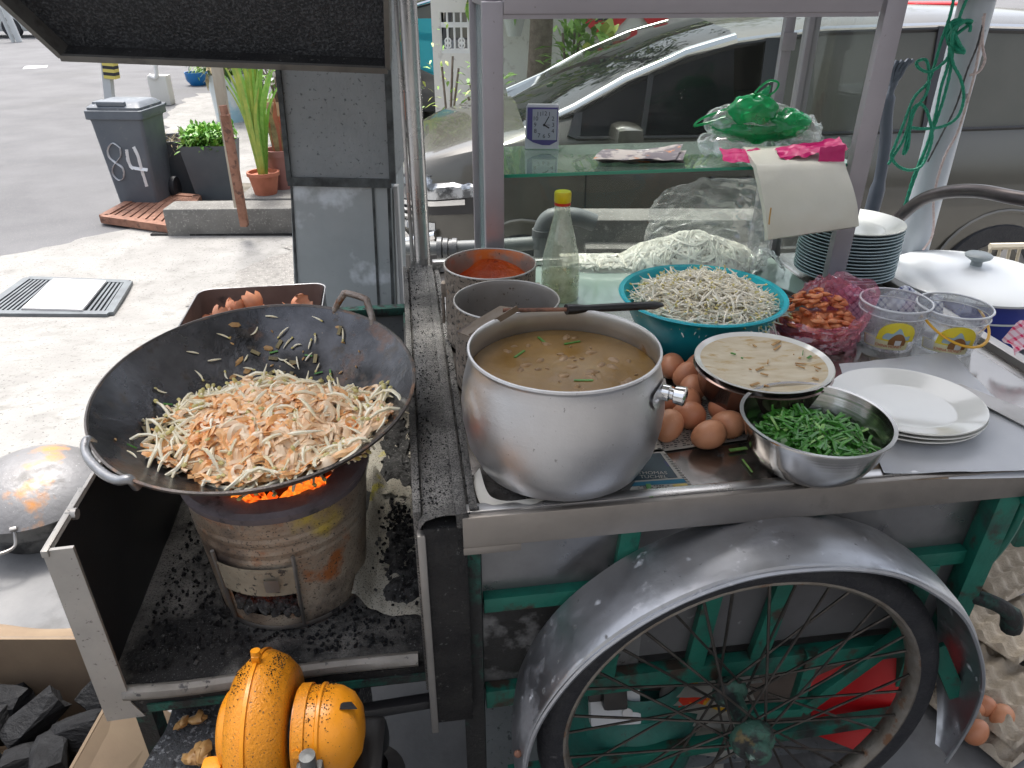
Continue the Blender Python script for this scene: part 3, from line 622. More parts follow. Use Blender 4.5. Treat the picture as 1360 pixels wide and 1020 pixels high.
# ---- houses and walls beyond the car
WY = 9.0
hw = thing('garden_wall', 'white garden wall with a barred opening and black mould stains', 'wall', (2, WY, -.3))
a0 = PY(574, 30, WY); gl, gr = PY(587, 70, WY), PY(640, 16, WY)
b = MB()
xL, xR = a0.x, 4.0; zt = 2.6
b.box(((xL+gl.x)/2, WY, (zt-.3)/2), (gl.x-xL, .16, zt+.3)); b.box(((gl.x+gr.x)/2, WY, (gl.z-.3)/2), (gr.x-gl.x, .16, gl.z+.3))
b.box(((gr.x+xR)/2, WY, (zt-.3)/2), (xR-gr.x, .16, zt+.3)); b.box(((gl.x+gr.x)/2, WY, (gr.z+zt)/2), (gr.x-gl.x, .16, zt-gr.z))
b.build('masonry', M['wall'], hw, W=True)
b = MB()
n = 6
for i in range(n+1):
    x = gl.x+(gr.x-gl.x)*i/n; b.tube([(x, WY-.06, gl.z), (x, WY-.06, gr.z)], .012, 6)
for z in (gl.z+.02, gr.z-.12): b.bar((gl.x, WY-.06, z), (gr.x, WY-.06, z), .03, .05)
for i in range(0, n, 2):
    x = gl.x+(gr.x-gl.x)*(i+1)/n; w_ = (gr.x-gl.x)/n*.8
    for z in (gl.z+.12, gr.z-.32): b.torus((x, WY-.06, z), w_*.5, .009, Euler((pi/2, 0, 0)).to_matrix(), 16, 5)
b.build('window_grille', M['white'], hw, W=True)
# houses far behind, right: pale block; brown facade that the bonnet mirrors
def house(label, x0, x1, y, z1, m, wins, roofm=None):
    h = thing('terrace_house', label, 'house', ((x0+x1)/2, y, -.3))
    b = MB(); b.box(((x0+x1)/2, y+2, (z1-.3)/2), (x1-x0, 4, z1+.3)); b.build('wall', m, h, W=True)
    b = MB(); b.box(((x0+x1)/2, y+1.8, z1+.08), (x1-x0+.5, 4.6, .16)); b.build('roof', roofm or M['rust'], h, W=True)
    for (cx, cz, w_, h_) in wins:
        b = MB(); b.box((cx, y-.02, cz), (w_+.12, .08, h_+.12)); f = b.build('window', M['white'], h, W=True)
        b = MB(); b.box((cx, y-.07, cz), (w_, .03, h_)); b.build('pane', M['carglassgrey'], f, W=True)
    return h
house('cream two-storey house beyond the garden wall', -4.5, 4.4, 15, 5.6, mat('cream_wall', (.55, .50, .42), rough=.9), [(-3, 1.5, 1.2, 1.2), (0, 1.5, 1.2, 1.2), (3, 1.5, 1.2, 1.2), (-3, 4.2, 1.2, 1.2), (0, 4.2, 1.2, 1.2), (3, 4.2, 1.2, 1.2)])
# red diamond banner with its character
bn = thing('diamond_banner', 'red diamond banner with a dark brushed character on the garden wall', 'banner', tuple(PY(800, 30, WY-.12)))
bc = PY(803, 10, WY-.12); r_ = .30
b = MB(); b.poly([bc+Vector((-r_*1.15, 0, 0)), bc+Vector((0, 0, -r_*1.15)), bc+Vector((r_*1.15, 0, 0)), bc+Vector((0, 0, r_*1.15))], .01, nrm=(0, -1, 0)); b.build('cloth', M['redbanner'], bn, W=True)
b = MB(); b.text('\u6625', .36, Matrix.Translation(bc+Vector((.0, -.012, .0)))@Euler((pi/2, 0, 0)).to_matrix().to_4x4()); b.build('character', M['ink'], bn, W=True)
b = MB(); bc2 = PY(872, 15, WY-.12); b.poly([bc2+Vector((-.2, 0, 0)), bc2+Vector((0, 0, -.2)), bc2+Vector((.2, 0, 0)), bc2+Vector((0, 0, .2))], .01, nrm=(0, -1, 0))
tag(b.build('diamond_banner', M['redbanner'], W=True), 'smaller plain red diamond banner right of the lettered one', 'banner')
b = MB(); p = PY(1240, 16, 7.5); b.box(p, (.5, .3, .16), bev=.03); b.box(p+Vector((0, 0, -.5)), (.3, .25, .9), bev=.03)
tag(b.build('red_box', M['redbanner'], W=True), 'red box top showing just above the car roof', 'box')

# ================================================================== PLANTS
def leaf(b, p, d, L, wd, rnd, m=None, droop=.3, seg=3):
    d = Vector(d).normalized(); side = d.cross(Vector((0, 0, 1)))
    side = side.normalized() if side.length > .1 else Vector((1, 0, 0))
    side = (side+rv(rnd, .4)).normalized(); pts = []; ws = []
    for i in range(seg+1):
        t = i/seg; pts.append(Vector(p)+d*L*t-Vector((0, 0, droop*L*t*t))); ws.append(wd*sin(pi*min(.97, .12+t*.85)))
    b.ribbon(pts, ws, side, m)
def foliage_mb(rnd, c, r, n, L, wd, clump=7, b=None, mats=1):
    b = b or MB(); c = Vector(c)
    cl = [Vector((rnd.gauss(0, .5), rnd.gauss(0, .5), rnd.gauss(0, .5))) for _ in range(clump)]
    for i in range(n):
        q = cl[i % clump]+rv(rnd, .42); q = Vector((q.x*r[0], q.y*r[1], q.z*r[2]))
        d = (q.normalized()+rv(rnd, .8)+Vector((0, 0, .15))); leaf(b, c+q, d, L*rnd.uniform(.6, 1.3), wd*rnd.uniform(.7, 1.2), rnd, (i % mats), .35, 2)
    return b
def pot_mb(r0, r1, h, lip=.012):
    b = MB(); b.lathe([(0, 0), (r0, 0), (r1, h*.86), (r1+lip, h*.86), (r1+lip, h), (r1-.006, h), (r1-.012, h*.86), (0, h*.84)], n=28); return b
def bush(label, base, h, r, n, L, wd, mats, seed, cat='plant', stems=4, potspec=None, name='leafy_plant', grp=None):
    rnd = random.Random(seed); t = thing(name, label, cat, tuple(base), group=grp); z = 0
    if potspec:
        r0, r1, hp, pm = potspec; pot_mb(r0, r1, hp).build('pot', pm, t); z = hp*.85
    b = MB()
    for k in range(stems):
        a = rnd.uniform(0, 6.28); e = Vector((cos(a)*r*.6, sin(a)*r*.6, z+h*rnd.uniform(.6, .95)))
        b.tube(smooth_path([(0, 0, z), (e.x*.3, e.y*.3, z+(e.z-z)*.5), e], 3), .008+.01*h*.3, 5)
    b.build('stem', M['bark'], t)
    foliage_mb(rnd, (0, 0, z+h*.6), (r, r, h*.5), n, L, wd, 9, mats=len(mats)).build('foliage', mats, t)
    return t
# large tree and creeper beyond the car (also what its glass mirrors)
def tree(label, base, h, r, seed, n=1400):
    rnd = random.Random(seed); t = thing('tree', label, 'tree', tuple(base))
    b = MB(); b.tube(smooth_path([(0, 0, 0), (.08, 0, h*.3), (-.04, .05, h*.6), (.05, 0, h*.8)]), [.14-.09*i/18 for i in range(19)], 10)
    for k in range(7):
        a = k*.9; z0 = h*(.35+.07*k); b.tube(smooth_path([(0, 0, z0), (cos(a)*r*.4, sin(a)*r*.4, z0+r*.3), (cos(a)*r*.8, sin(a)*r*.8, z0+r*.5)], 4), [.05-.004*i for i in range(9)], 6)
    b.build('trunk', M['bark'], t)
    foliage_mb(rnd, (0, 0, h*.75), (r, r, h*.32), n, .2, .075, 22, mats=3).build('crown', [M['leaf'], M['leafdark'], M['leafyellow']], t); return t
tree('gnarled tree with twisted trunk, left of the red diamond banner', Vector((.22, 8.3, -.3)), 6.0, .55, 3, 1000)
tree('spreading tree rising behind the right end of the car', Vector((2.1, 10.4, -.3)), 4.6, 1.7, 8, 2200)
tree('slim tree beyond the left end of the garden wall', Vector((-2.3, 12.5, -.3)), 5.0, 1.5, 12, 1800)
bush('bright leafy creeper filling the space beside the red banner', Vector((.58, 7.9, -.3)), 1.75, .26, 480, .15, .06, [M['leafbright'], M['leaf']], 21)
bush('large-leaved plant under the red diamond banner', Vector((1.0, 7.6, -.3)), .95, .30, 170, .24, .10, [M['leafyellow'], M['leaf']], 22)
bush('small sprawling plant against the white wall, left of the trunk', Vector((-.25, 7.6, -.3)), 1.25, .28, 220, .12, .045, [M['leaf'], M['leafbright']], 23)
bush('spindly pale plant before the barred opening', Vector((-.62, 7.7, -.3)), 1.2, .22, 110, .11, .03, [M['leafbright'], M['leafyellow']], 24)
hp = thing('hanging_pot', 'pale grey pot hanging on the garden wall at the top', 'pot', tuple(PY(683, 48, WY-.4)))
b = pot_mb(.07, .12, .22); b.tube([(.0, 0, .2), (0, 0, .9)], .004, 4); b.build('pot', mat('pale_pot', (.55, .56, .55), rough=.6), hp)
foliage_mb(random.Random(4), (0, 0, .3), (.16, .16, .12), 120, .09, .03).build('foliage', M['leaf'], hp)
# plants left of the pillar
def spiky(label, base, h, n, mats, seed, pot=None, wd=.03, spread=.3, name='grass_plant', lean=0):
    rnd = random.Random(seed); t = thing(name, label, 'plant', tuple(base)); z = 0
    if pot: pot_mb(*pot[:3]).build('pot', pot[3], t); z = pot[2]*.85
    b = MB()
    for i in range(n):
        a = rnd.uniform(0, 6.28); sp = spread*rnd.uniform(.1, 1)**1.3; L = h*rnd.uniform(.6, 1.05)
        p0 = Vector((cos(a)*.03, sin(a)*.03, z)); e = Vector((cos(a)*sp+lean, sin(a)*sp, z+L)); mid = p0.lerp(e, .55)+Vector((-cos(a)*sp*.25, 0, L*.08))
        pts = smooth_path([p0, mid, e], 4); b.ribbon(pts, [wd*(1-abs(2*k/8-.7)*.55) if k < 8 else wd*.1 for k in range(len(pts))], Vector((1, .3*rnd.uniform(-1, 1), 0)).normalized(), i % len(mats))
    b.build('foliage', mats, t); return t
spiky('tall yellow-green grass plant in a ribbed terracotta pot by the pillar', PG(354, 260, .21), 1.15, 34, [M['leafyellow'], M['leafbright']], 31, (.085, .120, .20, M['terracotta']), .030, .30)
spiky('dried orange plant in a terracotta pot, half behind the pillar', PG(378, 252, .21), .42, 14, [M['terracotta'], M['drygrass']], 32, (.09, .12, .34, mat('dull_terracotta', (.26, .12, .10), rough=.7)), .05, .15)
bush('variegated plant in an ochre pot half hidden by the pillar', PG(376, 190), .5, .2, 90, .13, .05, [M['white'], M['leaf']], 33, potspec=(.13, .18, .5, mat('ochre_pot', (.38, .24, .13), rough=.7)))
bush('leafy plant in the white paint bucket beyond the slanted stick', PG(312, 160), .42, .36, 300, .17, .05, [M['leaf'], M['leafdark'], M['drygrass']], 34, potspec=(.24, .27, .62, mat('white_bucket', (.55, .60, .60), (.30, .48, .56), 3, .5, .6, rough=.5)))
bush('bushy plant rising behind the tall grass plant', PG(340, 150), .95, .42, 460, .13, .05, [M['leafbright'], M['leaf']], 35, potspec=(.16, .2, .45, mat('grey_pot', (.3, .33, .33), rough=.7)))
bb = thing('blue_tub_plant', 'plant in a cut bright blue tub at the road edge', 'plant', tuple(PG(264, 113)))
b = MB(); b.lathe([(0, 0), (.26, 0), (.40, .16), (.44, .42), (.41, .42), (.37, .16), (0, .05)], n=28); b.build('tub', mat('bright_blue_tub', (.01, .16, .42), rough=.4), bb); bb.scale = (.5, .5, .55)
foliage_mb(random.Random(3), (.1, 0, .75), (.3, .3, .38), 130, .25, .05).build('foliage', [M['leaf']], bb)
# planters
def planter(label, px, py, w1, fol, seed, rot=0, filled='green'):
    base = PG(px, py); t = thing('square_planter', label, 'planter', tuple(base), (0, 0, rot)); h = .50; a0, a1 = w1*.36, w1*.5
    b = MB(); th = .012
    o = [(-a0, -a0, 0), (a0, -a0, 0), (a0, a0, 0), (-a0, a0, 0), (-a1, -a1, h), (a1, -a1, h), (a1, a1, h), (-a1, a1, h)]
    i_ = [(x*(1-th*3), y*(1-th*3), z) for x, y, z in o[4:]]+[(x*.86, y*.86, h*.8) for x, y, z in o[4:]]
    b.add(o+i_, [(3, 2, 1, 0), (0, 1, 5, 4), (1, 2, 6, 5), (2, 3, 7, 6), (3, 0, 4, 7), (4, 5, 9, 8), (5, 6, 10, 9), (6, 7, 11, 10), (7, 4, 8, 11), (8, 9, 13, 12), (9, 10, 14, 13), (10, 11, 15, 14), (11, 8, 12, 15)])
    b.build('tub', M['planter'], t)
    b = MB(); b.box((0, 0, h*.82), (a1*1.8, a1*1.8, .02)); b.build('soil', M['dirt'], t)
    rnd = random.Random(seed); b = MB()
    for k in range(fol):
        q = Vector((rnd.uniform(-a1, a1)*.95, rnd.uniform(-a1, a1)*.95, h*.85+(rnd.uniform(.02, .2) if filled == 'green' else rnd.uniform(0, .06))))
        leaf(b, q, rv(rnd, 1)+Vector((0, 0, .5 if filled == 'green' else 0)), .07 if filled == 'green' else .12, .035 if filled == 'green' else .008, rnd, k % 2, .2, 2)
    b.build('foliage', [M['leafbright'], mat('leaf_mid', (.12, .32, .04), rough=.45)] if filled == 'green' else [M['drygrass'], M['dirt']], t); return t
planter('grey square planter full of bright green herbs', 292, 262, .42, 1000, 41, R(4))
planter('grey square planter of dry brown weeds beside the wheelie bin', 247, 254, .44, 500, 42, R(14), 'dry')
# curb block and stones
b = MB(); p = PG(330, 314); b.box((p.x, p.y+.14, -.2), (1.28, .26, .24), (0, 0, .03), .02); tag(b.build('curb_block', M['lowwall'], W=True), 'mossy concrete kerb block under the potted plants', 'block')
b = MB(); b.box((p.x+.25, p.y+.5, -.17), (.8, .42, .2), (0, 0, .02), .02); b.box((p.x+.45, p.y+.36, -.02), (.22, .16, .09), (0, 0, .2), .02); tag(b.build('paving_slab', M['lowwall'], W=True), 'stone slabs carrying the two terracotta pots', 'slab')

# slanted stick with rusty lower half
st = thing('slanted_stake', 'slanted wooden stake tied to a rusty iron bar above the kerb', 'stake', tuple(PY(322, 290, 5.6)))
b = MB(); b.bar(PY(318, 275, 5.75), PY(288, 60, 5.5)+Vector((-.02, 0, .25)), .07, .05, up=(0, 1, 0), bev=.008); b.build('wooden_pole', M['wood'], st, W=True)
b = MB(); b.bar(PY(325, 300, 5.65), PY(299, 152, 5.55), .06, .05, up=(0, 1, 0), bev=.008); b.tube([PY(299, 152, 5.5), PY(296, 140, 5.5)], .03, 6); b.build('iron_bar', M['rust'], st, W=True)
# yellow-black post, white hose pipe post
sp_ = thing('striped_post', 'grey post wrapped in black and yellow hazard tape', 'post', tuple(PG(152, 190)))
pb_ = PG(152, 190); ptop = PY(143, 70, pb_.y)
b = MB(); b.bar(pb_, ptop+Vector((0, 0, .2)), .09, .09); b.build('pole', mat('greyish_post', (.45, .47, .48), rough=.6), sp_, W=True)
b = MB(); d_ = (ptop-pb_)
pa_, pc_ = PY(149, 104, pb_.y), PY(145, 78, pb_.y)
for k in range(6): b.bar(pa_.lerp(pc_, k/6), pa_.lerp(pc_, (k+1)/6), .13, .13, m=k % 2)
b.build('hazard_tape', [mat('tape_yellow', (.60, .50, .12), rough=.5), M['ink']], sp_, W=True)
mp_ = PG(215, 140); ms = thing('meter_post', 'white meter box with a thin curved pipe behind the bin', 'meter', tuple(mp_))
b = MB(); b.box(mp_+Vector((0, .1, .22)), (.3, .2, .44), bev=.02); b.build('meter_box', mat('cream_box', (.6, .59, .55), rough=.7), ms, W=True)
b = MB(); b.tube(smooth_path([mp_+Vector((-.1, 0, .44)), PY(208, 100, mp_.y), PY(206, 80, mp_.y)+Vector((0, 0, .3))]), .035, 8); b.build('pipe', M['white'], ms, W=True)
# plants between pillar and post, background
spiky('drooping yellow-green dracaena in a terracotta pot on bricks', PG(527, 158, .22), 1.35, 46, [M['leafyellow'], M['leaf']], 51, (.13, .19, .32, M['terracotta']), .07, .42, 'dracaena', -.12)
b = MB(); p = PG(527, 158)
for k, (dx, dz) in enumerate(((-.2, .05), (.1, .05), (-.1, .15), (.2, .15))): b.box(p+Vector((dx, 0, dz)), (.28, .3, .09), (0, 0, .1*k), .01)
tag(b.build('brick_stack', M['bricks'], W=True), 'low stack of old bricks under the terracotta pot', 'bricks')
b = pot_mb(.12, .16, .42); o = b.build('white_pot', M['white'], loc=tuple(PG(510, 152))); tag(o, 'white pot beside the stacked bricks and pillar', 'pot')
gt = PG(577, 150); g = thing('gas_bottle', 'grey-green gas bottle by the garden wall, above the bonnet', 'gas bottle', tuple(gt))
MB().lathe([(0, 0), (.14, 0), (.17, .06), (.17, .34), (.13, .43), (.05, .47), (0, .47)], n=28).build('tank', mat('tank_grey', (.38, .40, .36), rough=.5), g)
b = MB(); b.box((0, 0, .52), (.12, .12, .16), bev=.01); b.box((-.1, -.1, .6), (.18, .1, .2), bev=.01); b.build('valve', M['cartrim'], g)

# ================================================================== THE CART
def ybox(b, a0, a1, b0, b1, z0, z1, m=None, bev=0):
    """box in the cart's own frame"""
    b.box(K((a0+a1)/2, (b0+b1)/2, (z0+z1)/2), (a1-a0, b1-b0, z1-z0), (0, 0, CA), bev, m)
cart = thing('hawker_cart', 'stainless steel hawker cart with green frame and spoked wheel', 'food cart', tuple(K(.5, .5)), (0, 0, CA))
# counter sheet with raised lip
AR = 1.13
def ctop(b):
    ybox(b, .0, AR, .02, 1.06, HC-.014, HC-.001)
b = MB(); ctop(b); b.build('countertop', mat('counter_steel', (.34, .32, .30), (.24, .225, .21), 3, layers=[((.10, .09, .08), 7, .58, .72), ((.46, .45, .44), 4, .64, .74)], rough=.10, rough2=.28, metal=.9, bump=.25, bscale=9), cart, W=True)
b = MB(); ybox(b, -.012, AR+.03, -.002, .010, HC-.052, HC+.004, bev=.003); ybox(b, -.012, .075, -.001, .011, HC-.066, HC-.052, bev=.002); b.build('front_fascia', M['fascia'], cart, W=True)
b = MB(); ybox(b, -.012, AR+.03, .010, .030, HC-.004, HC+.006, bev=.003); b.build('front_lip', M['steel'], cart, W=True)
b = MB(); ybox(b, AR, AR+.028, .03, 1.08, HC-.05, HC+.014, bev=.004); ybox(b, AR-.03, AR-.008, .03, 1.05, HC-.003, HC-.0005, bev=.002); b.build('side_rail', M['dullsteel'], cart, W=True)
# sooty left ledge (raised, leaning slightly)
b = MB()
def led(u, v):
    a = -.075+.085*v; lift = .012*sin(pi*v)+.002*noise.noise(Vector((u*30, v*8, 0)))
    return K(a, 1.08*u, HC-.001+lift+(.0 if v > .02 else -.01))
b.grid(led, 60, 8); b.build('sooty_ledge', M['sootmetal'], cart, W=True)
b = MB(); ybox(b, -.082, -.070, .02, 1.08, .46, HC+.006, bev=.002); b.build('left_plate', M['sootmetal'], cart, W=True)
b = MB(); ybox(b, -.020, -.004, .0, 1.06, HC-.06, HC+.012, bev=.002); ybox(b, .0, .0+.012, .012, 1.05, HC-.002, HC+.010, bev=.002); b.build('left_rail', M['sootmetal'], cart, W=True)
b = MB(); ybox(b, -.068, -.006, .0, .03, .40, HC-.012, bev=.002); b.build('sooty_corner', M['soot'], cart, W=True)
b = MB(); ybox(b, -.078, -.066, -.004, .012, .38, HC-.02, bev=.002); b.build('corner_strip', M['dullsteel'], cart, W=True)
# body
b = MB(); ybox(b, -.01, .885, .055, .066, .62, HC-.045); b.build('upper_panel', M['panel'], cart, W=True)
b = MB(); ybox(b, -.01, .30, .058, .066, .40, .61); b.build('grimy_panel', M['panelgrime'], cart, W=True)
b = MB(); ybox(b, .30, .885, .058, .066, .44, .61); b.build('lower_panel', mat('panel_matt', (.17, .17, .175), (.12, .12, .125), 5, layers=[((.26, .26, .26), 26, .66, .7)], rough=.5, metal=.4), cart, W=True)
b = MB(); ybox(b, .0, .885, .07, 1.0, .40, .41); ybox(b, .875, .885, .07, 1.0, .41, HC-.04); ybox(b, -.01, .885, 1.0, 1.01, .41, HC-.04); b.build('body_sheet', M['dullsteel'], cart, W=True)
def gbar(name, p, q, w_, h_, m='green', up=(0, 1, 0)):
    b = MB(); b.bar(p, q, w_, h_, up=up, bev=.002); return b.build(name, M[m], cart, W=True)
gbar('frame_post', K(.0, .04, .0), K(.0, .04, HC-.055), .035, .03, 'greensoot')
gbar('frame_rail', K(.02, .046, .622), K(.87, .046, .622), .030, .022)
gbar('frame_rail', K(.02, .045, .40), K(.885, .045, .405), .042, .024)
gbar('frame_rail', K(.06, .045, .17), K(.89, .045, .20), .026, .024)
for a0, a1, z_ in ((.26, .235, .80), (.43, .40, .80), (.57, .52, .80), (.81, .80, .61)): gbar('frame_upright', K(a1, .044, .42), K(a0, .044, z_), .032, .02)
gbar('frame_post', K(.882, .035, .40), K(.892, .03, HC-.05), .036, .04)
gbar('frame_post', K(.02, 1.0, 0), K(.02, 1.0, HC-.06), .035, .035, 'greensoot')
gbar('frame_post', K(.88, 1.0, 0), K(.88, 1.0, HC-.06), .035, .035)
gbar('frame_post', K(.88, .09, 0), K(.88, .09, .41), .03, .03)
gbar('frame_brace', K(.80, .03, .46), K(.62, .02, .29), .024, .02)
gbar('frame_brace', K(.62, .02, .29), K(.50, .02, .30), .022, .02)
gbar('frame_brace', K(.62, .03, .43), K(.615, .03, .29), .022, .02)
gbar('fender_stay', K(.82, -.02, .47), K(.87, -.05, .37), .030, .012)
b = MB(); b.tube(smooth_path([K(.885, .04, .535), K(.925, .0, .54), K(.955, -.012, .52), K(.968, -.012, .485)]), [.014]*12+[.018]*7, 10); b.build('brake_lever', M['greensoot'], cart, W=True)
b = MB(); b.tube(smooth_path([K(.905, .03, .76), K(.935, .03, .74), K(.93, .03, .66), K(.895, .03, .58)]), .009, 8); b.tube([K(.90, 0, .775), K(.93, -.005, .77)], .012, 8); b.build('frame_hook', M['green'], cart, W=True)
# ---- wheels
def wheel_at(a, bb, z, n_sp=36):
    c = K(a, bb, z); Mx = Euler((pi/2, 0, CA)).to_matrix()
    rd_ = random.Random(2); w_ = MB()
    w_.lathe([(.322, -.018), (.335, -.024), (.352, -.020), (.362, -.008), (.364, 0), (.362, .008), (.352, .020), (.335, .024), (.322, .018), (.322, -.018)], c, 72, Mx); tyre = w_.build('wheel', M['rubber'], cart, W=True)
    w_ = MB(); w_.lathe([(.326, -.017), (.318, -.019), (.312, -.014), (.309, 0), (.312, .014), (.318, .019), (.326, .017)], c, 72, Mx); w_.build('rim', M['rimmetal'], tyre, W=True)
    w_ = MB(); w_.lathe([(0, -.092), (.013, -.092), (.020, -.086), (.022, -.070), (.034, -.066), (.038, -.058), (.038, -.044), (.032, -.036), (.019, -.028), (.016, 0), (.018, .03), (.028, .034), (.033, .042), (.033, .05), (.026, .056), (.016, .062), (.016, .09), (0, .09)], c, 24, Mx.copy()@Euler((pi, 0, 0)).to_matrix()); w_.build('hub', M['hub'], tyre, W=True)
    for k in range(n_sp):
        sgn = 1 if k % 2 else -1; a1 = 2*pi*k/n_sp; a0 = a1+(.85 if (k//2) % 2 else -.85)*1.15
        p = c+Mx@Vector((.031*cos(a0), .031*sin(a0), .040*sgn)); q = c+Mx@Vector((.313*cos(a1), .313*sin(a1), .004*sgn))
        w_ = MB(); w_.tube([p, p.lerp(q, .5)+Vector((rd_.uniform(-.001, .001), 0, 0)), q], [.0026, .0024, .0027], 6); w_.build('spoke', M['spoke'], tyre, W=True)
    return tyre
HUBZ = .375
wheel_at(.462, -.035, HUBZ)
wheel_at(.462, 1.14, HUBZ, 12)
w_ = MB(); w_.tube([K(.462, .02, HUBZ), K(.462, 1.12, HUBZ)], .014, 10); w_.build('axle', M['hub'], cart, W=True)
def fender(bb0, bb1, name='fender'):
    b = MB(); c = Vector((.462, 0, HUBZ)); A0, A1 = -.09*pi, 1.03*pi; th = .0025
    prof = [(-.006, .0), (.0, .004), (.004, .02), (.006, .06), (.006, .10), (.0, .125)]   # (extra radius, distance from the outer edge)
    def fn(rin):
        def f(u, v):
            a = A0+(A1-A0)*u; k = v*(len(prof)-1); i = min(int(k), len(prof)-2); t = k-i
            er = prof[i][0]*(1-t)+prof[i+1][0]*t; wd = prof[i][1]*(1-t)+prof[i+1][1]*t
            tip = min(1, .35+3.2*min(u, 1-u)/.25) if False else min(1, .30+min(u, 1-u)*7)
            r_ = .402+er*(1)-rin+.004*noise.noise(Vector((a*3, v*2, 0)))
            wdd = wd*tip if u > .5 else wd*tip
            off = bb0+wdd
            return K(c.x+r_*cos(a), off, c.z+r_*sin(a))
        return f
    b.grid(fn(0), 96, 15); n0 = len(b.v); b.grid(fn(th), 96, 15)
    b.f[n0 and 96*15:] = [list(reversed(f)) for f in b.f[96*15:]]
    # rolled rim
    b.tube([fn(0)(u/96, 0) for u in range(97)], .004, 6)
    return b.build(name, M['fender'], cart, W=True)
fender(-.105, 0)
b = MB(); p = K(.462+.402*cos(.98*pi)+.0, -.09, HUBZ+.402*sin(.98*pi)-.005); b.ellip(p+Vector((-.003, -.004, .03)), (.007, .006, .007), None, 10); b.build('bolt', M['rust'], cart, W=True)

# ---- left stove tray
trA0, trA1, trB0, trB1 = -.585, -.082, .035, .83; TZ = .525
tray = thing('stove_tray', 'open blackened metal tray on the left of the cart, under the stove', 'tray', tuple(K(-.33, .4, .3)), (0, 0, CA))
b = MB()
def tf(u, v):
    a = trA0+(trA1-trA0)*u; bb = trB0+(trB1-trB0)*v
    return K(a, bb, TZ+.004*noise.noise(Vector((u*9, v*9, 0)))-.012*(1-sm(0, .03, v)))
b.grid(tf, 30, 40); b.build('tray_floor', mat('tray_floor_grit', (.30, .285, .26), (.20, .19, .17), 7, layers=[((.012, .012, .012), 5, .40, .56), ((.03, .03, .03), 380, .54, .62), ((.16, .16, .16), 330, .62, .67)], rough=.85, bump=1.5, bscale=120, metal=.1), tray, W=True)
b = MB(); b.tube(smooth_path([K(trA0+.03, trB0-.004, TZ-.004), K(-.45, trB0-.006, TZ-.006), K(-.25, trB0, TZ-.002), K(trA1-.01, trB0-.002, TZ-.002)]), .012, 8); b.build('front_edge', mat('worn_edge', (.30, .285, .26), (.2, .19, .17), 12, layers=[((.05, .05, .05), 60, .6, .66)], rough=.6, metal=.3, bump=.5, bscale=60), tray, W=True)
b = MB(); ybox(b, trA0+.02, trA1, trB0-.008, trB0+.006, TZ-.050, TZ-.014); b.build('front_apron', M['soot'], tray, W=True)
b = MB(); ybox(b, trA0+.06, trA1, trB0-.012, trB0-.009, TZ-.044, TZ-.028); b.build('green_strip', M['greensoot'], tray, W=True)
b = MB(); ybox(b, trA0-.004, trA0+.004, trB0, trB1+.02, TZ-.05, .815); b.build('side_wall', mat('black_sheet', (.022, .024, .028), (.04, .042, .045), 4, layers=[((.12, .12, .12), 160, .68, .71)], rough=.42, metal=.3), tray, W=True)
b = MB()
fa = K(trA0-.006, trB0-.012, 0)
q = [K(trA0-.006, trB0-.012, .822), K(trA0+.034, trB0-.010, .822), K(trA0+.038, trB0-.010, TZ-.02), K(trA0+.052, trB0-.010, TZ-.055), K(trA0-.006, trB0-.012, TZ-.055)]
b.poly(list(reversed(q)), .006); b.box(K(trA0-.002, trB0+.06, .818), (.010, .15, .012), (0, 0, CA), .002); b.tube([K(trA0, trB0, .818), K(trA0, trB0+.4, .820)], .005, 6); b.tube([K(trA0-.004, trB0+.075, .818), K(trA0+.010, trB0+.075, .818)], .009, 8)
b.build('front_flange', mat('pale_flange', (.44, .42, .39), (.36, .345, .32), 9, layers=[((.16, .15, .14), 120, .64, .68)], rough=.45, metal=.45), tray, W=True)
b = MB(); ybox(b, trA0-.004, trA1, trB1+.012, trB1+.02, TZ-.05, .80); b.build('back_wall', M['galvdark'], tray, W=True)
b = MB(); b.bar(K(trA0, trB1+.01, .812), K(trA1+.01, trB1+.01, .812), .026, .020, bev=.003); b.bar(K(trA1+.005, .45, .80), K(trA1+.005, trB1+.01, .80), .02, .02, bev=.003); b.build('back_rail', M['greensoot'], tray, W=True)
b = MB(); b.bar(K(-.40, .01, TZ-.10), K(-.03, .03, TZ-.10), .020, .020, bev=.003); b.box(K(-.03, .03, TZ-.105), (.05, .03, .04), (0, 0, CA), .006); b.build('support_bar', M['cartrim'], tray, W=True)
for a_, bb in ((trA0+.02, .1), (trA0+.02, .8)): b = MB(); b.bar(K(a_, bb, 0), K(a_, bb, TZ-.03), .03, .03); b.build('leg', M['greensoot'], tray, W=True)

# scattered charcoal grit on tray and ledge (nobody could count it)
rnd = random.Random(77)
b = MB()
for k in range(3600):
    u, v = rnd.random(), rnd.random()
    if k < 2300:
        a, bb = trA0+.03+(trA1-trA0-.06)*u, trB0+.03+(trB1-trB0-.05)*v**1.3
        if bb < .1 and .30 > (a-trA0) > .10 and rnd.random() < .8: continue
        p = K(a, bb, TZ+.004)
    else: a, bb = -.072+.085*u, 1.06*v; p = K(a, bb, HC+.010)
    s_ = rnd.uniform(.0012, .0042)*(1.2 if k < 2300 else .55); Mr = Euler((rnd.uniform(0, 6), rnd.uniform(0, 6), 0)).to_matrix()
    b.box(p, (s_, s_*.7, s_*1.4), Mr, m=0 if rnd.random() < .8 else 1)
tag(b.build('charcoal_grit', [M['char'], M['ash']], W=True, loc=tuple(K(-.3, .3, TZ))), 'black charcoal grit and ash scattered over tray and ledge', 'grit', kind='stuff')

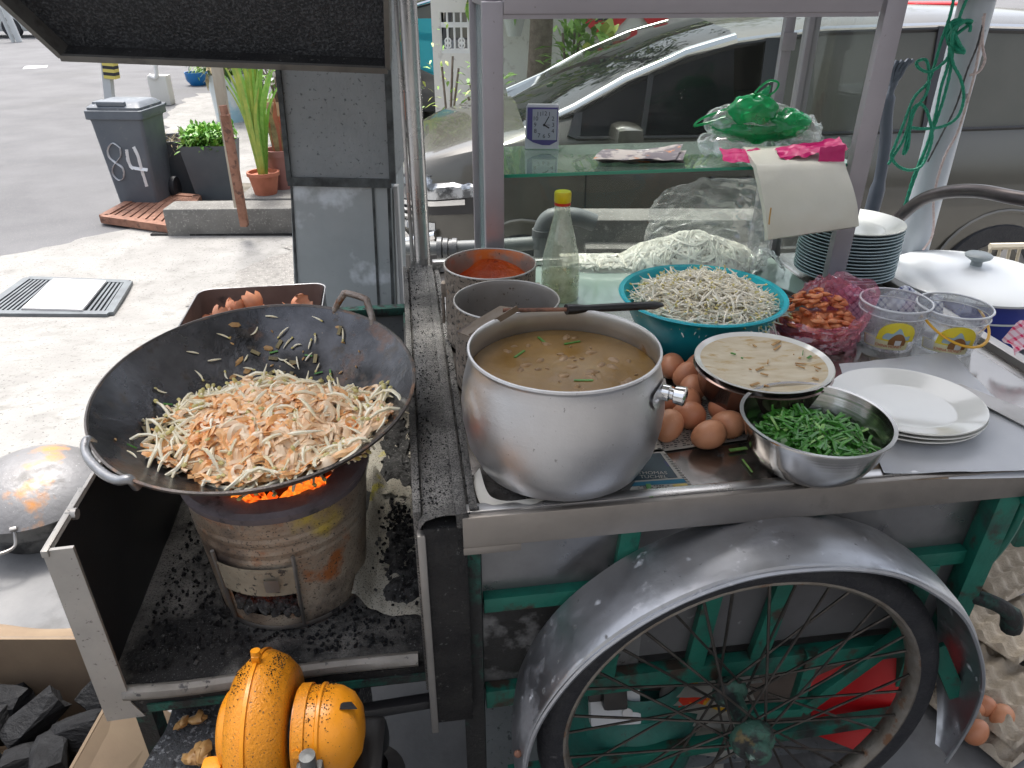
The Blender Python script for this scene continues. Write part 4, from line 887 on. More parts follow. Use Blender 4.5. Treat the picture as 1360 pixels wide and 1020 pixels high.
# ---- hood over the wok
hood = thing('smoke_hood', 'black grease-caked sheet-metal hood panel hanging over the wok', 'hood', tuple(PY(300, 85, 1.6)))
HL, HR = PY(80, 75, 1.60), PY(515, 92, 1.60); sl_ = (PY(0, 1, 1.42)-HL); upv = Vector((0, -.86, .60)).normalized()
TL = HL+(PY(0, 2, 1.545)-HL)*7; TRr = HR+(PY(513, 0, 1.545)-HR)*7
upv = (TRr-HR).normalized(); ex = (HR-HL).normalized(); dn = ex.cross(upv).normalized()
if dn.y < 0: dn = -dn
dpt = .035
b = MB(); b.poly([HL+dn*dpt, HR+dn*dpt, TRr+dn*dpt, TL+dn*dpt], .004, nrm=-dn); b.build('panel', M['hoodblack'], hood, W=True)
b = MB(); b.bar(HL+dn*dpt/2, HR+dn*dpt/2, .006, dpt, up=dn); b.build('bottom_flange', M['soot'], hood, W=True)
b = MB(); b.bar(HL-upv*.002, HR-upv*.002, .012, .008, up=dn); b.build('bottom_lip', M['hoodrim'], hood, W=True)
for P, T_ in ((HL, TL), (HR, TRr)):
    b = MB(); b.bar(P+dn*dpt/2, T_+dn*dpt/2, .010, dpt+.004, up=dn); b.build('side_flange', M['hoodrim'], hood, W=True)

# ---- posts, beam, pole
b = MB(); p = K(-.028, 1.085, 0); b.tube([Vector((p.x, p.y, 0)), Vector((p.x, p.y, 2.40))], .021, 20); b.tube([Vector((p.x-.027, p.y-.004, .80)), Vector((p.x-.027, p.y-.004, 2.4))], .0055, 6)
tag(b.build('steel_post', M['steel'], W=True), 'shiny round stainless post at the back left corner of the cart', 'post')
pb = PZ(1211, 335, HC); b = MB(); b.tube([(pb.x+.01, pb.y, 0), (pb.x, pb.y, .8), (pb.x-.002, pb.y, 1.50)], .041, 20)
tag(b.build('roof_pole', M['pole'], W=True), 'pale blue-grey painted round pole with green rope on it', 'pole')
b = MB(); p = PY(1326, 8, 2.02); b.box((p.x-.45, 2.05, 1.545), (.90, .10, .15), (0, 0, 0), .006); tag(b.build('roof_beam', M['hoodrim'], W=True), 'dark grey metal roof beam at top right resting on the pole', 'beam')

# ---- glass display case
cs = thing('display_case', 'aluminium framed glass display case on the back of the counter', 'display case', tuple(K(.52, .9, HC)), (0, 0, CA))
c0a, c1a, c0b, c1b, CT = .125, .945, .735, 1.045, 1.476
def post(name, a, bb, z0, z1, wa, wb, m='profile'):
    b = MB(); ybox(b, a-wa/2, a+wa/2, bb-wb/2, bb+wb/2, z0, z1, bev=.0025); return b.build(name, M[m], cs, W=True)
post('corner_post', c0a, c0b, HC, CT, .040, .030)
post('corner_post', c0a-.005, c1b, HC, CT, .022, .022)
post('corner_post', c1a, c1b, HC, CT, .030, .030)
b = MB(); b.bar(K(c1a-.012, c0b-.02, HC), K(c1a+.005, c0b-.005, CT+.03), .042, .028, up=(0, 1, 0), bev=.0025); b.build('corner_post', M['profile'], cs, W=True)
b = MB(); ybox(b, c0a+.02, c1a-.028, c0b-.015, c0b+.015, CT-.022, CT+.022, bev=.003); ybox(b, c0a+.02, c1a-.028, c0b-.010, c0b+.012, CT-.030, CT-.022); b.build('top_rail', M['profile'], cs, W=True)
b = MB(); ybox(b, c0a+.012, c1a-.016, c1b-.01, c1b+.01, CT-.01, CT+.02, bev=.003); b.build('top_rail', M['profile'], cs, W=True)
for aa in (c0a, c1a): b = MB(); ybox(b, aa-.011, aa+.011, c0b+.016, c1b-.012, CT-.01, CT+.02, bev=.003); b.build('top_rail', M['profile'], cs, W=True)
b = MB(); ybox(b, c0a+.008, c1a-.016, c1b-.012, c1b+.010, HC+.002, HC+.022, bev=.003); ybox(b, c0a-.13, c0a-.018, c1b-.01, c1b+.015, HC+.0, HC+.03, bev=.003); b.build('bottom_rail', M['steel'], cs, W=True)
b = MB(); ybox(b, .60, .625, c1b-.03, c1b-.014, HC+.02, CT-.01, bev=.002); 
b = MB(); ybox(b, .86, .885, c1b-.034, c1b-.016, HC+.02, CT-.01, bev=.002); ybox(b, .855, .89, c1b-.042, c1b-.034, 1.36, 1.40, bev=.002); b.build('sliding_stile', M['profile'], cs, W=True)
b = MB(); ybox(b, c0a+.006, c1a-.015, c1b-.002, c1b+.002, HC+.02, CT-.01); b.build('back_pane', G['pane'], cs, W=True)
b = MB(); ybox(b, c0a-.002, c0a+.002, c0b+.016, c1b-.012, HC+.002, CT-.01); b.build('side_pane', G['side'], cs, W=True)
b = MB(); ybox(b, c1a-.002, c1a+.002, c0b+.016, c1b-.015, HC+.002, CT-.01); b.build('side_pane', G['pane'], cs, W=True)
SZ = 1.150
b = MB(); ybox(b, c0a+.004, c1a-.004, c0b+.002, c1b-.020, SZ-.006, SZ); b.build('glass_shelf', G['shelf'], cs, W=True)
b = MB(); ybox(b, c0a+.022, c1a-.022, c0b-.0015, c0b+.0015, SZ-.007, SZ-.0005); b.build('shelf_edge', G['edge'], cs, W=True)
b = MB(); ybox(b, c0a+.008, c1a-.02, c0b+.0, c1b-.014, HC+.001, HC+.006); b.build('base_glass', mat('base_glass', (.42, .50, .47), (.36, .44, .41), 4, rough=.1, coat=.5), cs, W=True)

# clock
ck0 = PZ(720, 197, SZ); ck = thing('alarm_clock', 'small lilac and blue square alarm clock showing five past four', 'clock', (ck0.x, ck0.y, SZ), (R(-6), 0, R(-3)))
b = MB()
prof = [(-.042, 0), (.040, 0), (.038, .096), (.036, .101), (-.036, .101), (-.039, .096)]
b.poly([(x, -.014, z) for x, z in prof], .034, nrm=(0, -1, 0)); b.build('shell', M['clockwhite'], ck)
b = MB(); pr = [(-.037, .024), (-.022, .015), (.0, .009), (.018, .009), (.036, .018), (.036, .094), (-.036, .094)]
b.poly([(x, -.0165, z) for x, z in pr], .003, nrm=(0, -1, 0)); b.build('bezel', M['clockblue'], ck)
b = MB(); b.poly([(-.024, -.019, .021), (.034, -.019, .021), (.034, -.019, .090), (-.024, -.019, .090)], .003, nrm=(0, -1, 0)); b.build('dial', M['clockface'], ck)
b = MB(); cx, cz = .004, .055
for i in range(1, 13):
    a = R(30*i); dx, dz = sin(a), cos(a); k = 1/max(abs(dx), abs(dz)); k = min(k, 1.28)
    Mt = Matrix.Translation((cx+.0215*dx*min(k, 1.12), -.0196, cz+.0255*dz*min(k, 1.1)))@Euler((pi/2, 0, 0)).to_matrix().to_4x4(); b.text(str(i), .0135, Mt)
b.build('numerals', M['ink'], ck)
b = MB()
for ang, L, w_ in ((30, .022, .0022), (120, .014, .0028), (90, .014, .0008)):
    a = R(ang); b.bar((cx, -.0205, cz), (cx+sin(a)*L, -.0205, cz+cos(a)*L), w_, .0008, up=(0, 1, 0))
b.lathe([(0, 0), (.003, 0), (.003, .002), (0, .002)], (cx, -.020, cz), 12, Euler((pi/2, 0, 0)).to_matrix()); b.build('hands', M['ink'], ck)
# newspaper on shelf
nw = PZ(850, 212, SZ); b = MB(); rnd = random.Random(9)
for k in range(7):
    def nf(u, v, k=k): return Vector((nw.x-.092+.184*u+.006*k*(v-.5)+.01*sin(k*3), nw.y-.045+.105*v-.004*k, SZ+.002+.0022*k+.006*sin(pi*v)*(.4+.6*u)*.5+.004*noise.noise(Vector((u*4, v*3, k)))+(.012*sm(.6, 1, v)*sm(.5, 1, u) if k == 6 else 0)))
    b.grid(nf, 16, 8)
tag(b.build('folded_newspaper', M['newspic'], W=True), 'folded colour newspaper lying on the glass shelf', 'newspaper')

# ================================================================== STOVE AND WOK
SC = Vector((-.405, 1.07, TZ+.004)); SH = .255
stv = thing('charcoal_stove', 'round charcoal stove made from a rusty yellowed tin, under the wok', 'stove', tuple(SC))
DA = -pi/2-.10; dw = .42           # the draught door faces the camera
b = MB(); z0, z1 = .035, .095; rb, rt = .130, .152
def sr(z): return rb+(rt-rb)*z/SH+(.0012*sin(z*260) if .15 < z < .215 else 0)
NN = 96
for i in range(NN):
    a0, a1 = 2*pi*i/NN, 2*pi*(i+1)/NN; am = (a0+a1)/2; dd = (am-DA+pi) % (2*pi)-pi
    zs = [0, .012, .035, .06, .095, .12]+[.15+.0065*k for k in range(11)]+[.235, SH]
    for za, zb in zip(zs, zs[1:]):
        if abs(dd) < dw and za >= z0-1e-6 and zb <= z1+1e-6: continue
        b.add([(sr(za)*cos(a0), sr(za)*sin(a0), za), (sr(za)*cos(a1), sr(za)*sin(a1), za), (sr(zb)*cos(a1), sr(zb)*sin(a1), zb), (sr(zb)*cos(a0), sr(zb)*sin(a0), zb)], [(0, 1, 2, 3)], True)
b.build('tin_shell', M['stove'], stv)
b = MB(); b.lathe([(rt+.001, SH-.012), (rt+.004, SH), (rt-.004, SH+.006), (rt-.045, SH+.002), (rt-.060, SH-.03), (rt-.075, SH-.09), (0, SH-.10)], n=64, wob=.03); b.build('clay_lining', M['stoverim'], stv)
b = MB(); b.lathe([(rb+.003, 0), (rb+.005, .004), (rb+.003, .010)], n=64); b.build('base_ring', M['dullsteel'], stv)
b = MB(); b.lathe([(.085, 0), (.085, .10)], n=40); b.box((0, 0, .006), (.2, .2, .008)); b.build('inner_lining', M['soot'], stv)
def arcplate(b, a0, a1, z0, z1, off, th=.003, n=14):
    def fn(u, v): a = a0+(a1-a0)*u; z = z0+(z1-z0)*v; r_ = rb+(rt-rb)*z/SH+off; return Vector((r_*cos(a), r_*sin(a), z))
    b.grid(fn, n, 2)
b = MB(); arcplate(b, DA-dw-.03, DA+dw+.03, .088, .150, .006); b.build('door_plate', M['stovedoor'], stv)
b = MB(); arcplate(b, DA+.12, DA+.27, .103, .130, .012, n=3)
for a_ in (DA-dw-.06, DA+dw+.04): b.tube([((rb+.006+.02*z/.25)*cos(a_), (rb+.006+.02*z/.25)*sin(a_), z) for z in (.012, .06, .11, .17)], .0035, 6)
b.build('door_latch', M['dullsteel'], stv)
b = MB(); rnd = random.Random(1)
for k in range(150):
    a = DA+rnd.uniform(-.5, .5); r_ = rnd.uniform(.07, .135); s_ = rnd.uniform(.006, .013)
    b.ellip((r_*cos(a), r_*sin(a), .035+rnd.uniform(0, .022)), (s_, s_*.8, s_*.7), Euler((rnd.random()*3, rnd.random()*3, 0)).to_matrix(), 6, wob=.4, seed=k)
tag(b.build('ash_heap', M['ash'], loc=tuple(SC)), 'glowing ash and cinders in the stove draught opening', 'ash', kind='stuff')
b = MB()
for k in range(26):
    a = DA+rnd.uniform(-.35, .3); r_ = rnd.uniform(.075, .10); s_ = rnd.uniform(.006, .011)
    b.ellip((r_*cos(a), r_*sin(a), .066+rnd.uniform(0, .012)), (s_, s_, s_*.7), None, 6, wob=.4, seed=k)
tag(b.build('ember_heap', M['ember'], loc=tuple(SC)), 'small red embers behind the stove draught opening', 'embers', kind='stuff')
b = MB()
for k in range(60):
    a = rnd.uniform(0, 6.28); r_ = rnd.uniform(.03, .098); s_ = rnd.uniform(.012, .02)
    b.ellip((r_*cos(a), r_*sin(a), SH-.05+rnd.uniform(-.01, .02)), (s_, s_*.8, s_*.8), Euler((rnd.random()*3, 0, 0)).to_matrix(), 7, m=0 if rnd.random() < .5 else 1, wob=.5, seed=k)
tag(b.build('burning_charcoal', [M['char'], M['ember']], loc=tuple(SC)), 'bed of burning charcoal inside the stove mouth', 'charcoal', kind='stuff')
# flames licking out between wok and stove rim
for nm, (px, py), ww, lab in (('a', (316, 668), .052, 'wider orange flame at the left gap under the wok'), ('b', (412, 652), .045, 'smaller orange flame at the right gap under the wok')):
    base = PZ(px, py+10, SC.z+SH-.012); b = MB()
    dirc = (base-Vector((SC.x, SC.y, base.z))); dirc.normalize(); base = Vector((SC.x, SC.y, base.z))+dirc*.098
    tang = Vector((-dirc.y, dirc.x, 0))
    for j in range(5):
        def fl_(u, v, j=j):
            a = (u-.5); hgt = .062*(1-(2*a)**2)**.5*(.7+.5*noise.noise(Vector((u*5+j*2.1, j, ww*50)))) if abs(a) < .5 else 0
            return base+tang*(a*ww*2.0)+Vector((0, 0, -.014+max(.004, hgt)*v))+dirc*(.012*(j-2)*.5+.006*sin(v*6+u*8+j))
        b.grid(fl_, 14, 6)
    tag(b.build('flame', G['flame'], W=True), lab, 'flame', 'flames under the wok')

WC = Vector((-.4295, 1.1187, .9136)); WTX = math.atan(.1314); WR, WD = .262, .120
wrot = (WTX, R(.7), 0)
wok = thing('wok', 'large blackened iron wok of frying noodles over the charcoal stove', 'wok', tuple(WC), wrot)
SRs = (WR*WR+WD*WD)/(2*WD)
def wz(r): return (SRs-WD)-sqrt(max(0, SRs*SRs-r*r))        # rim at z=0, bottom at -WD
b = MB(); prof = [(WR*i/24, wz(WR*i/24)) for i in range(25)]
b.lathe(prof, n=96, wob=.004); b.build('bowl', M['wokin'], wok)
b = MB(); b.lathe([(r+.0025, z-.003) for r, z in prof][::-1], n=96); b.lathe([(WR-.002, -.001), (WR+.0005, .0022), (WR+.004, .001), (WR+.003, -.004)], n=96, wob=.004); b.build('outer_skin', M['wokrim'], wok)
def whandle(ang, span, rise, out, m, r=.0065):
    b = MB(); a0, a1 = ang-span/2, ang+span/2
    P = [Vector((WR*cos(a)*k, WR*sin(a)*k, z)) for a, k, z in ((a0, .985, -.02), (a0, 1.01, .0), (a0+.06, 1+out*.8, rise*.8), (ang-.08, 1+out, rise), (ang+.08, 1+out, rise), (a1-.06, 1+out*.8, rise*.8), (a1, 1.01, .0), (a1, .985, -.02))]
    b.tube(smooth_path(P, 5), r, 10); return b.build('handle', m, wok)
whandle(R(62), .34, .035, .045, M['wokhandle'])
whandle(R(229), .50, -.004, .050, M['wokhandle2'], .0075)

# ---- things tossed in the wok
WM4 = Matrix.LocRotScale(WC, Euler(wrot), None)
def sprout(b, p, d, L, r, rnd, m=0, hm=1, up=Vector((0, 0, 1)), curl=.5):
    d = d.normalized(); s_ = d.orthogonal().normalized(); s_.rotate(Matrix.Rotation(rnd.uniform(0, 6.28), 3, d)); c_ = rnd.uniform(-curl, curl); pts = []
    for i in range(5): t = i/4-.5; pts.append(p+d*t*L+s_*(c_*L*(t*t-.25)*1.6))
    b.tube(pts, [r*.55, r, r*1.05, r*.8, r*.25], 5, m=m)
    if rnd.random() < .55: b.ellip(pts[0]-d*r*.6, (r*1.35, r*1.0, r*1.9), d.to_track_quat('Z', 'Y').to_matrix(), 6, m=hm)
def noodle(b, x, y, hf_, rnd, L, wd, m, curl=1.0, lift=.004, wave=.004, tilt=1.0, thick=.0016):
    """a flat rice noodle laid in loose curls over a heap surface hf_(x, y)"""
    n = max(7, int(L/.0045)); a = rnd.uniform(0, 6.28); k0 = rnd.uniform(-1, 1)*70*curl; k1 = rnd.uniform(-1, 1)*60*curl; ph = rnd.uniform(0, 6.28); pts = []; tl = rnd.uniform(-.9, .9); ds = L/n
    for i in range(n+1):
        h = hf_(x, y)
        if h is None: break
        pts.append(Vector((x, y, h+lift+wave*sin(i*.55+ph)))); a += (k0+k1*sin(i*.35+ph))*ds; x += cos(a)*ds; y += sin(a)*ds
    if len(pts) < 4: return
    n = len(pts); vs = []
    for i, p in enumerate(pts):
        d = (pts[min(i+1, n-1)]-pts[max(i-1, 0)]).normalized(); s_ = d.cross(Vector((0, 0, 1))).normalized(); up = s_.cross(d); t = (tl+.5*sin(i*.4+ph*2))*tilt; s2 = s_*cos(t)+up*sin(t); u2 = up*cos(t)-s_*sin(t)
        w2 = wd*.5*(.55+.45*sin(pi*min(.95, max(.05, i/(n-1)))))
        vs += [p-s2*w2, p+u2*thick, p+s2*w2, p-u2*.0006]
    b.add(vs, [(4*i+k, 4*i+(k+1) % 4, 4*i+4+(k+1) % 4, 4*i+4+k) for i in range(n-1) for k in range(4)], True, m)
rnd = random.Random(11)
FC = Vector((.02, -.040, 0))        # heap centre in the wok's frame
def heap(x, y):
    r_ = sqrt(((x-FC.x)/.205)**2+((y-FC.y-.0)/.150)**2)
    e = 1-r_ + .16*noise.noise(Vector((x*14, y*14, 2)))
    if e <= 0: return None
    base = wz(sqrt(x*x+y*y)); return max(base+.004, -.081+.035*min(1, e*1.5)+.012*noise.noise(Vector((x*28, y*28, 1)))+.014*sm(0, .12, y+.02-abs(x)*.3)*e)
b = MB()
def hf(u, v):
    r_ = u*1.25; a = 2*pi*v; x = FC.x+.19*r_*cos(a); y = FC.y+.140*r_*sin(a); h = heap(x, y)
    return Vector((x, y, h-.012 if h else wz(sqrt(x*x+y*y))-.004))
b.grid(hf, 20, 60)
b.mi = [2]*len(b.mi)
cnt = 0
while cnt < 620:
    x = FC.x+.012+rnd.gauss(0, .080); y = FC.y+rnd.gauss(0, .062); h = heap(x, y)
    if h is None: continue
    cnt += 1; q = rnd.random(); pale = sm(-.02, .12, x-.3*(y+.03)+rnd.gauss(0, .03))
    noodle(b, x, y, heap, rnd, rnd.uniform(.05, .10), rnd.uniform(.009, .016), 2 if (rnd.random() < .66-.35*pale) else 3, 1.0, rnd.uniform(.001, .012), rnd.uniform(.001, .006), 1.0, .0028)
cnt = 0
while cnt < 560:
    a = rnd.uniform(0, 6.28); k = rnd.uniform(.62, 1.02) if rnd.random() < .80 else rnd.uniform(0, .7)
    x = FC.x+.205*k*cos(a); y = FC.y+.150*k*sin(a); h = heap(x, y)
    if h is None: continue
    cnt += 1; d = Vector((rnd.gauss(0, 1), rnd.gauss(0, 1), rnd.gauss(0, .25)))
    sprout(b, Vector((x, y, h+rnd.uniform(-.002, .010))), d, rnd.uniform(.042, .072), rnd.uniform(.0026, .0036), rnd, 0, 1, curl=.8)
for k in range(34):
    x = FC.x+rnd.gauss(0, .08); y = FC.y+rnd.gauss(0, .05); h = heap(x, y)
    if h: b.ellip((x, y, h+.004), (.006, .005, .004), None, 6, m=4, wob=.5, seed=k)
o = b.build('fried_noodles', [M['friedsprout'], M['sprouthead'], M['fried'], M['fried2'], M['scrap']]); o.matrix_world = WM4
tag(o, 'heap of orange fried flat noodles and bean sprouts in the wok', 'fried noodles', kind='stuff')
# scraps stuck round the side of the wok
b = MB()
for k in range(110):
    a = rnd.gauss(1.5, .6) if rnd.random() < .75 else rnd.uniform(0, 6.28); r_ = (rnd.uniform(.45, .96) if rnd.random() < .3 else rnd.gauss(.62, .12))*WR; r_ = min(r_, .96*WR); x, y = r_*cos(a), r_*sin(a)
    if heap(x, y): continue
    z = wz(r_)+.002; t_ = rnd.random()
    nrm = (Vector((0, 0, SRs-WD))-Vector((x, y, z))).normalized(); d = nrm.orthogonal().normalized(); d.rotate(Matrix.Rotation(rnd.uniform(0, 6.28), 3, nrm))
    if t_ < .30: sprout(b, Vector((x, y, z))+nrm*.002, d, rnd.uniform(.015, .03), .0018, rnd, 0, 1)
    elif t_ < .75:
        s_ = rnd.uniform(.0012, .0035) if rnd.random() < .7 else rnd.uniform(.004, .009); b.ellip(Vector((x, y, z)), (s_*1.6, s_*.7, .0014), nrm.to_track_quat('Z', 'Y').to_matrix()@Matrix.Rotation(rnd.uniform(0, 3), 3, 'Z'), 6, m=2, wob=.5, seed=k)
    elif t_ < .9: b.bar(Vector((x, y, z))-d*.009+nrm*.001, Vector((x, y, z))+d*.009+nrm*.002, .007, .001, up=nrm, m=4)
    else: b.bar(Vector((x, y, z))-d*.008+nrm*.001, Vector((x, y, z))+d*.008+nrm*.002, .003, .001, up=nrm, m=3)
o = b.build('food_scraps', [M['friedsprout'], M['sprouthead'], M['scrap'], M['chive'], M['drygrass']]); o.matrix_world = WM4
tag(o, 'burnt scraps of sprout, leaf and noodle stuck up the wok wall', 'food scraps', kind='stuff')

# ---- tin of egg shells behind the wok
TB = [PZ(250, 364, .89), PZ(416, 362, .89), PZ(420, 424, .89), PZ(240, 410, .89)]
tx, ty = -.553, 1.505
tn = thing('square_tin', 'dirty cut-down square tin holding broken egg shells, behind the wok', 'tin', (tx, ty, TZ+.004), (0, 0, R(9)))
def rrect(w_, d_, r_, n=5):
    out = []
    for cx, cy, a0 in ((w_-r_, d_-r_, 0), (-w_+r_, d_-r_, 90), (-w_+r_, -d_+r_, 180), (w_-r_, -d_+r_, 270)):
        for k in range(n+1): a = R(a0+90*k/n); out.append((cx+r_*cos(a), cy+r_*sin(a)))
    return out
def rshell(b, w_, d_, r_, levels, m=None):
    pr = [(rrect(w_*k, d_*k, r_), z) for k, z in levels]; n = len(pr[0][0]); vs = [(x, y, z) for p, z in pr for x, y in p]
    fs = [(i*n+j, i*n+(j+1) % n, (i+1)*n+(j+1) % n, (i+1)*n+j) for i in range(len(pr)-1) for j in range(n)]+[tuple(range(n-1, -1, -1))]
    b.add(vs, fs, True, m)
hz = .89-TZ-.004
b = MB(); rshell(b, .140, .128, .03, [(1, 0), (1, hz*.5), (1.0, hz), (1.015, hz+.001), (1.015, hz-.004)]); b.build('outer_wall', mat('tin_grey', (.34, .34, .35), (.22, .22, .23), 6, layers=[((.10, .09, .09), 12, .56, .66)], rough=.5, metal=.4), tn)
b = MB(); rshell(b, .137, .125, .028, [(.99, hz-.10), (1, hz-.05), (1, hz+.001)]); b.box((0, 0, hz-.085), (.26, .24, .01)); b.build('inner_wall', mat('tin_rusty_in', (.16, .11, .095), (.23, .17, .15), 8, layers=[((.07, .05, .045), 16, .55, .66)], rough=.6, metal=.3), tn)
rnd = random.Random(6)
sh = [(-.055, -.04), (-.012, .02), (.02, -.035), (.05, .0), (.085, -.03), (.045, -.07), (-.02, -.08), (.0, -.04), (.095, .02), (-.08, -.06), (.07, -.06), (-.045, .01)]
for k, (x, y) in enumerate(sh):
    b = MB(); Mr = Euler((rnd.uniform(-.9, .9), rnd.uniform(-.9, .9), rnd.uniform(0, 6))).to_matrix()
    if k in (0, 1): Mr = Euler((-.5-.2*k, .3, k)).to_matrix()
    n = 20; vs = []
    for i in range(9):
        for j in range(n):
            t = pi*(1-.62*i/8*(1+.12*sin(j*2.1+k)+.07*sin(j*5.3))); a = 2*pi*j/n; q = Vector((.022*sin(t)*cos(a), .022*sin(t)*sin(a), .028*cos(t))); vs.append(Mr@q)
    fs = [(i*n+j, i*n+(j+1) % n, (i+1)*n+(j+1) % n, (i+1)*n+j) for i in range(8) for j in range(n)]
    b.add(vs, fs, True, 0); b.add([v*.95 for v in vs], [tuple(reversed(f)) for f in fs], True, 1)
    o = b.build('egg_shell', [M['eggbrown'], M['eggin']], loc=tuple(Vector((tx, ty, TZ+.004+hz-.012+.006*(k % 3)+(.016 if k in (0, 1) else 0)))+Vector((x, y, 0))))
    tag(o, 'large open brown egg shell at the left of the tin' if k == 0 else 'tall brown egg shell standing highest in the tin' if k == 1 else 'broken brown egg shell piece lying among others in the square tin', 'egg shell', 'broken egg shells in the square tin')

# ---- upturned wok on a tin, left
oc = PZ(46, 646, .15)
ow = thing('upturned_wok', 'upturned old grey wok with a patch of orange rust, on the ground', 'wok', (oc.x, oc.y, .14), (0, 0, .4))
b = MB(); b.lathe([(0, .105), (.05, .102), (.10, .090), (.15, .066), (.19, .030), (.212, 0), (.210, -.004)], n=64); b.build('bowl', mat('old_wok', (.17, .165, .165), (.25, .25, .255), 4, layers=[((.09, .085, .08), 7, .58, .7), ((.50, .22, .06), 5.5, .56, .66), ((.4, .4, .4), 140, .66, .7)], rough=.45, rough2=.6, metal=.45, bump=.4, bscale=60), ow)
b = MB(); b.tube(smooth_path([(-.03, -.205, .0), (-.03, -.215, -.01), (-.035, -.235, -.03), (-.07, -.245, -.035), (-.10, -.235, -.03), (-.10, -.205, .0)], 5), .005, 8); b.box((-.03, -.203, .004), (.018, .01, .03), (.6, 0, 0), .002); b.build('handle', M['dullsteel'], ow)
b = MB(); b.lathe([(0, 0), (.15, 0), (.155, .01), (.158, .055), (.165, .06), (.168, .075), (.165, .155), (0, .155)], n=48); o = b.build('scorched_pot', mat('scorched_pot', (.10, .10, .10), (.20, .20, .195), 7, layers=[((.03, .03, .03), 9, .52, .62)], rough=.5, metal=.4, bump=.6, bscale=40), loc=(oc.x+.005, oc.y, GZ(oc.y)+.012))
tag(o, 'scorched low pot under the upturned wok', 'pot')
o.location.z = .0135; o.scale = (1, 1, .80)

# ---- scorched newspapers in the tray
def sheet(name, label, corners, z, m, nu=24, nv=24, amp=.006, curl=0, seed=0, kind=None, cat='newspaper', curl_edges=(0, 0, 0, 0), th=0):
    c = [Vector(p) for p in corners]
    def fn(u, v):
        p = (c[0]*(1-u)+c[1]*u)*(1-v)+(c[3]*(1-u)+c[2]*u)*v
        h = amp*noise.noise(Vector((u*4+seed, v*4, seed)))+amp*.5*noise.noise(Vector((u*11+seed, v*11, seed)))
        e = curl_edges; h += e[0]*sm(.2, 0, v)+e[1]*sm(.8, 1, u)+e[2]*sm(.8, 1, v)+e[3]*sm(.2, 0, u)
        return Vector((p.x, p.y, z+abs(amp)*.6+h))
    b = MB(); b.grid(fn, nu, nv)
    o = b.build(name, m, W=True, loc=tuple(sum(c, Vector())/4)); tag(o, label, cat, kind=kind); return o
z = TZ+.014
sheet('scorched_newspaper', 'scorched newspaper with a yellow corner under a heap of ash, beside the stove', [PZ(470, 812, z), PZ(605, 830, z), PZ(588, 690, z), PZ(500, 650, z)], z, M['newsash'], 34, 40, .012, seed=3, curl_edges=(0, .03, .02, .035))
sheet('scorched_newspaper', 'curled scorched newspaper further back, between the stove and the cart', [PZ(486, 668, z), PZ(572, 676, z), PZ(556, 545, z), PZ(500, 545, z)], z+.01, M['newsash'], 30, 34, .012, seed=8, curl_edges=(.01, .035, 0, .01))
b = MB(); rnd = random.Random(8)
def mound(pxs, zb, hh, sd):
    P_ = [PZ(*q, zb) for q in pxs]
    def f(u, v):
        p = (P_[0]*(1-u)+P_[1]*u)*(1-v)+(P_[3]*(1-u)+P_[2]*u)*v; e = max(0, 1-((2*u-1)**4+(2*v-1)**4)); jag = .018*noise.noise(Vector((u*5, v*7, sd)))
        return p+Vector((jag, jag, hh*e**.6*(.6+.5*noise.noise(Vector((u*6, v*9, sd))))+.003*noise.noise(Vector((u*30, v*30, sd)))-.002*(e <= 0)))
    b.grid(f, 40, 60, m=1)
mound([(505, 800), (582, 815), (566, 700), (520, 690)], TZ+.016, .022, 1)
mound([(500, 668), (560, 668), (548, 558), (506, 560)], TZ+.026, .020, 5)
for k in range(900):
    u, v = rnd.gauss(.55, .2), rnd.gauss(.5, .24)
    if not (0 < u < 1 and 0 < v < 1): continue
    A0, B0, C0, D0 = [PZ(*q, z) for q in ((480, 805), (600, 825), (560, 560), (505, 560))]; p = (A0*(1-u)+B0*u)*(1-v)+(D0*(1-u)+C0*u)*v
    s_ = rnd.uniform(.002, .006); b.box(p+Vector((0, 0, .012+rnd.uniform(0, .010))), (s_*1.5, s_, s_*.6), Euler((rnd.random()*3, rnd.random()*3, rnd.random()*3)).to_matrix(), m=rnd.choice((0, 0, 1)))
tag(b.build('ash_pile', [M['char'], M['ash']], W=True), 'ash and charcoal bits heaped on the scorched newspapers', 'ash', kind='stuff')

# ================================================================== ON THE COUNTER
Z = HC
def put(name, label, cat, p, rz=0, group=None): return thing(name, label, cat, tuple(p), (0, 0, rz), group)
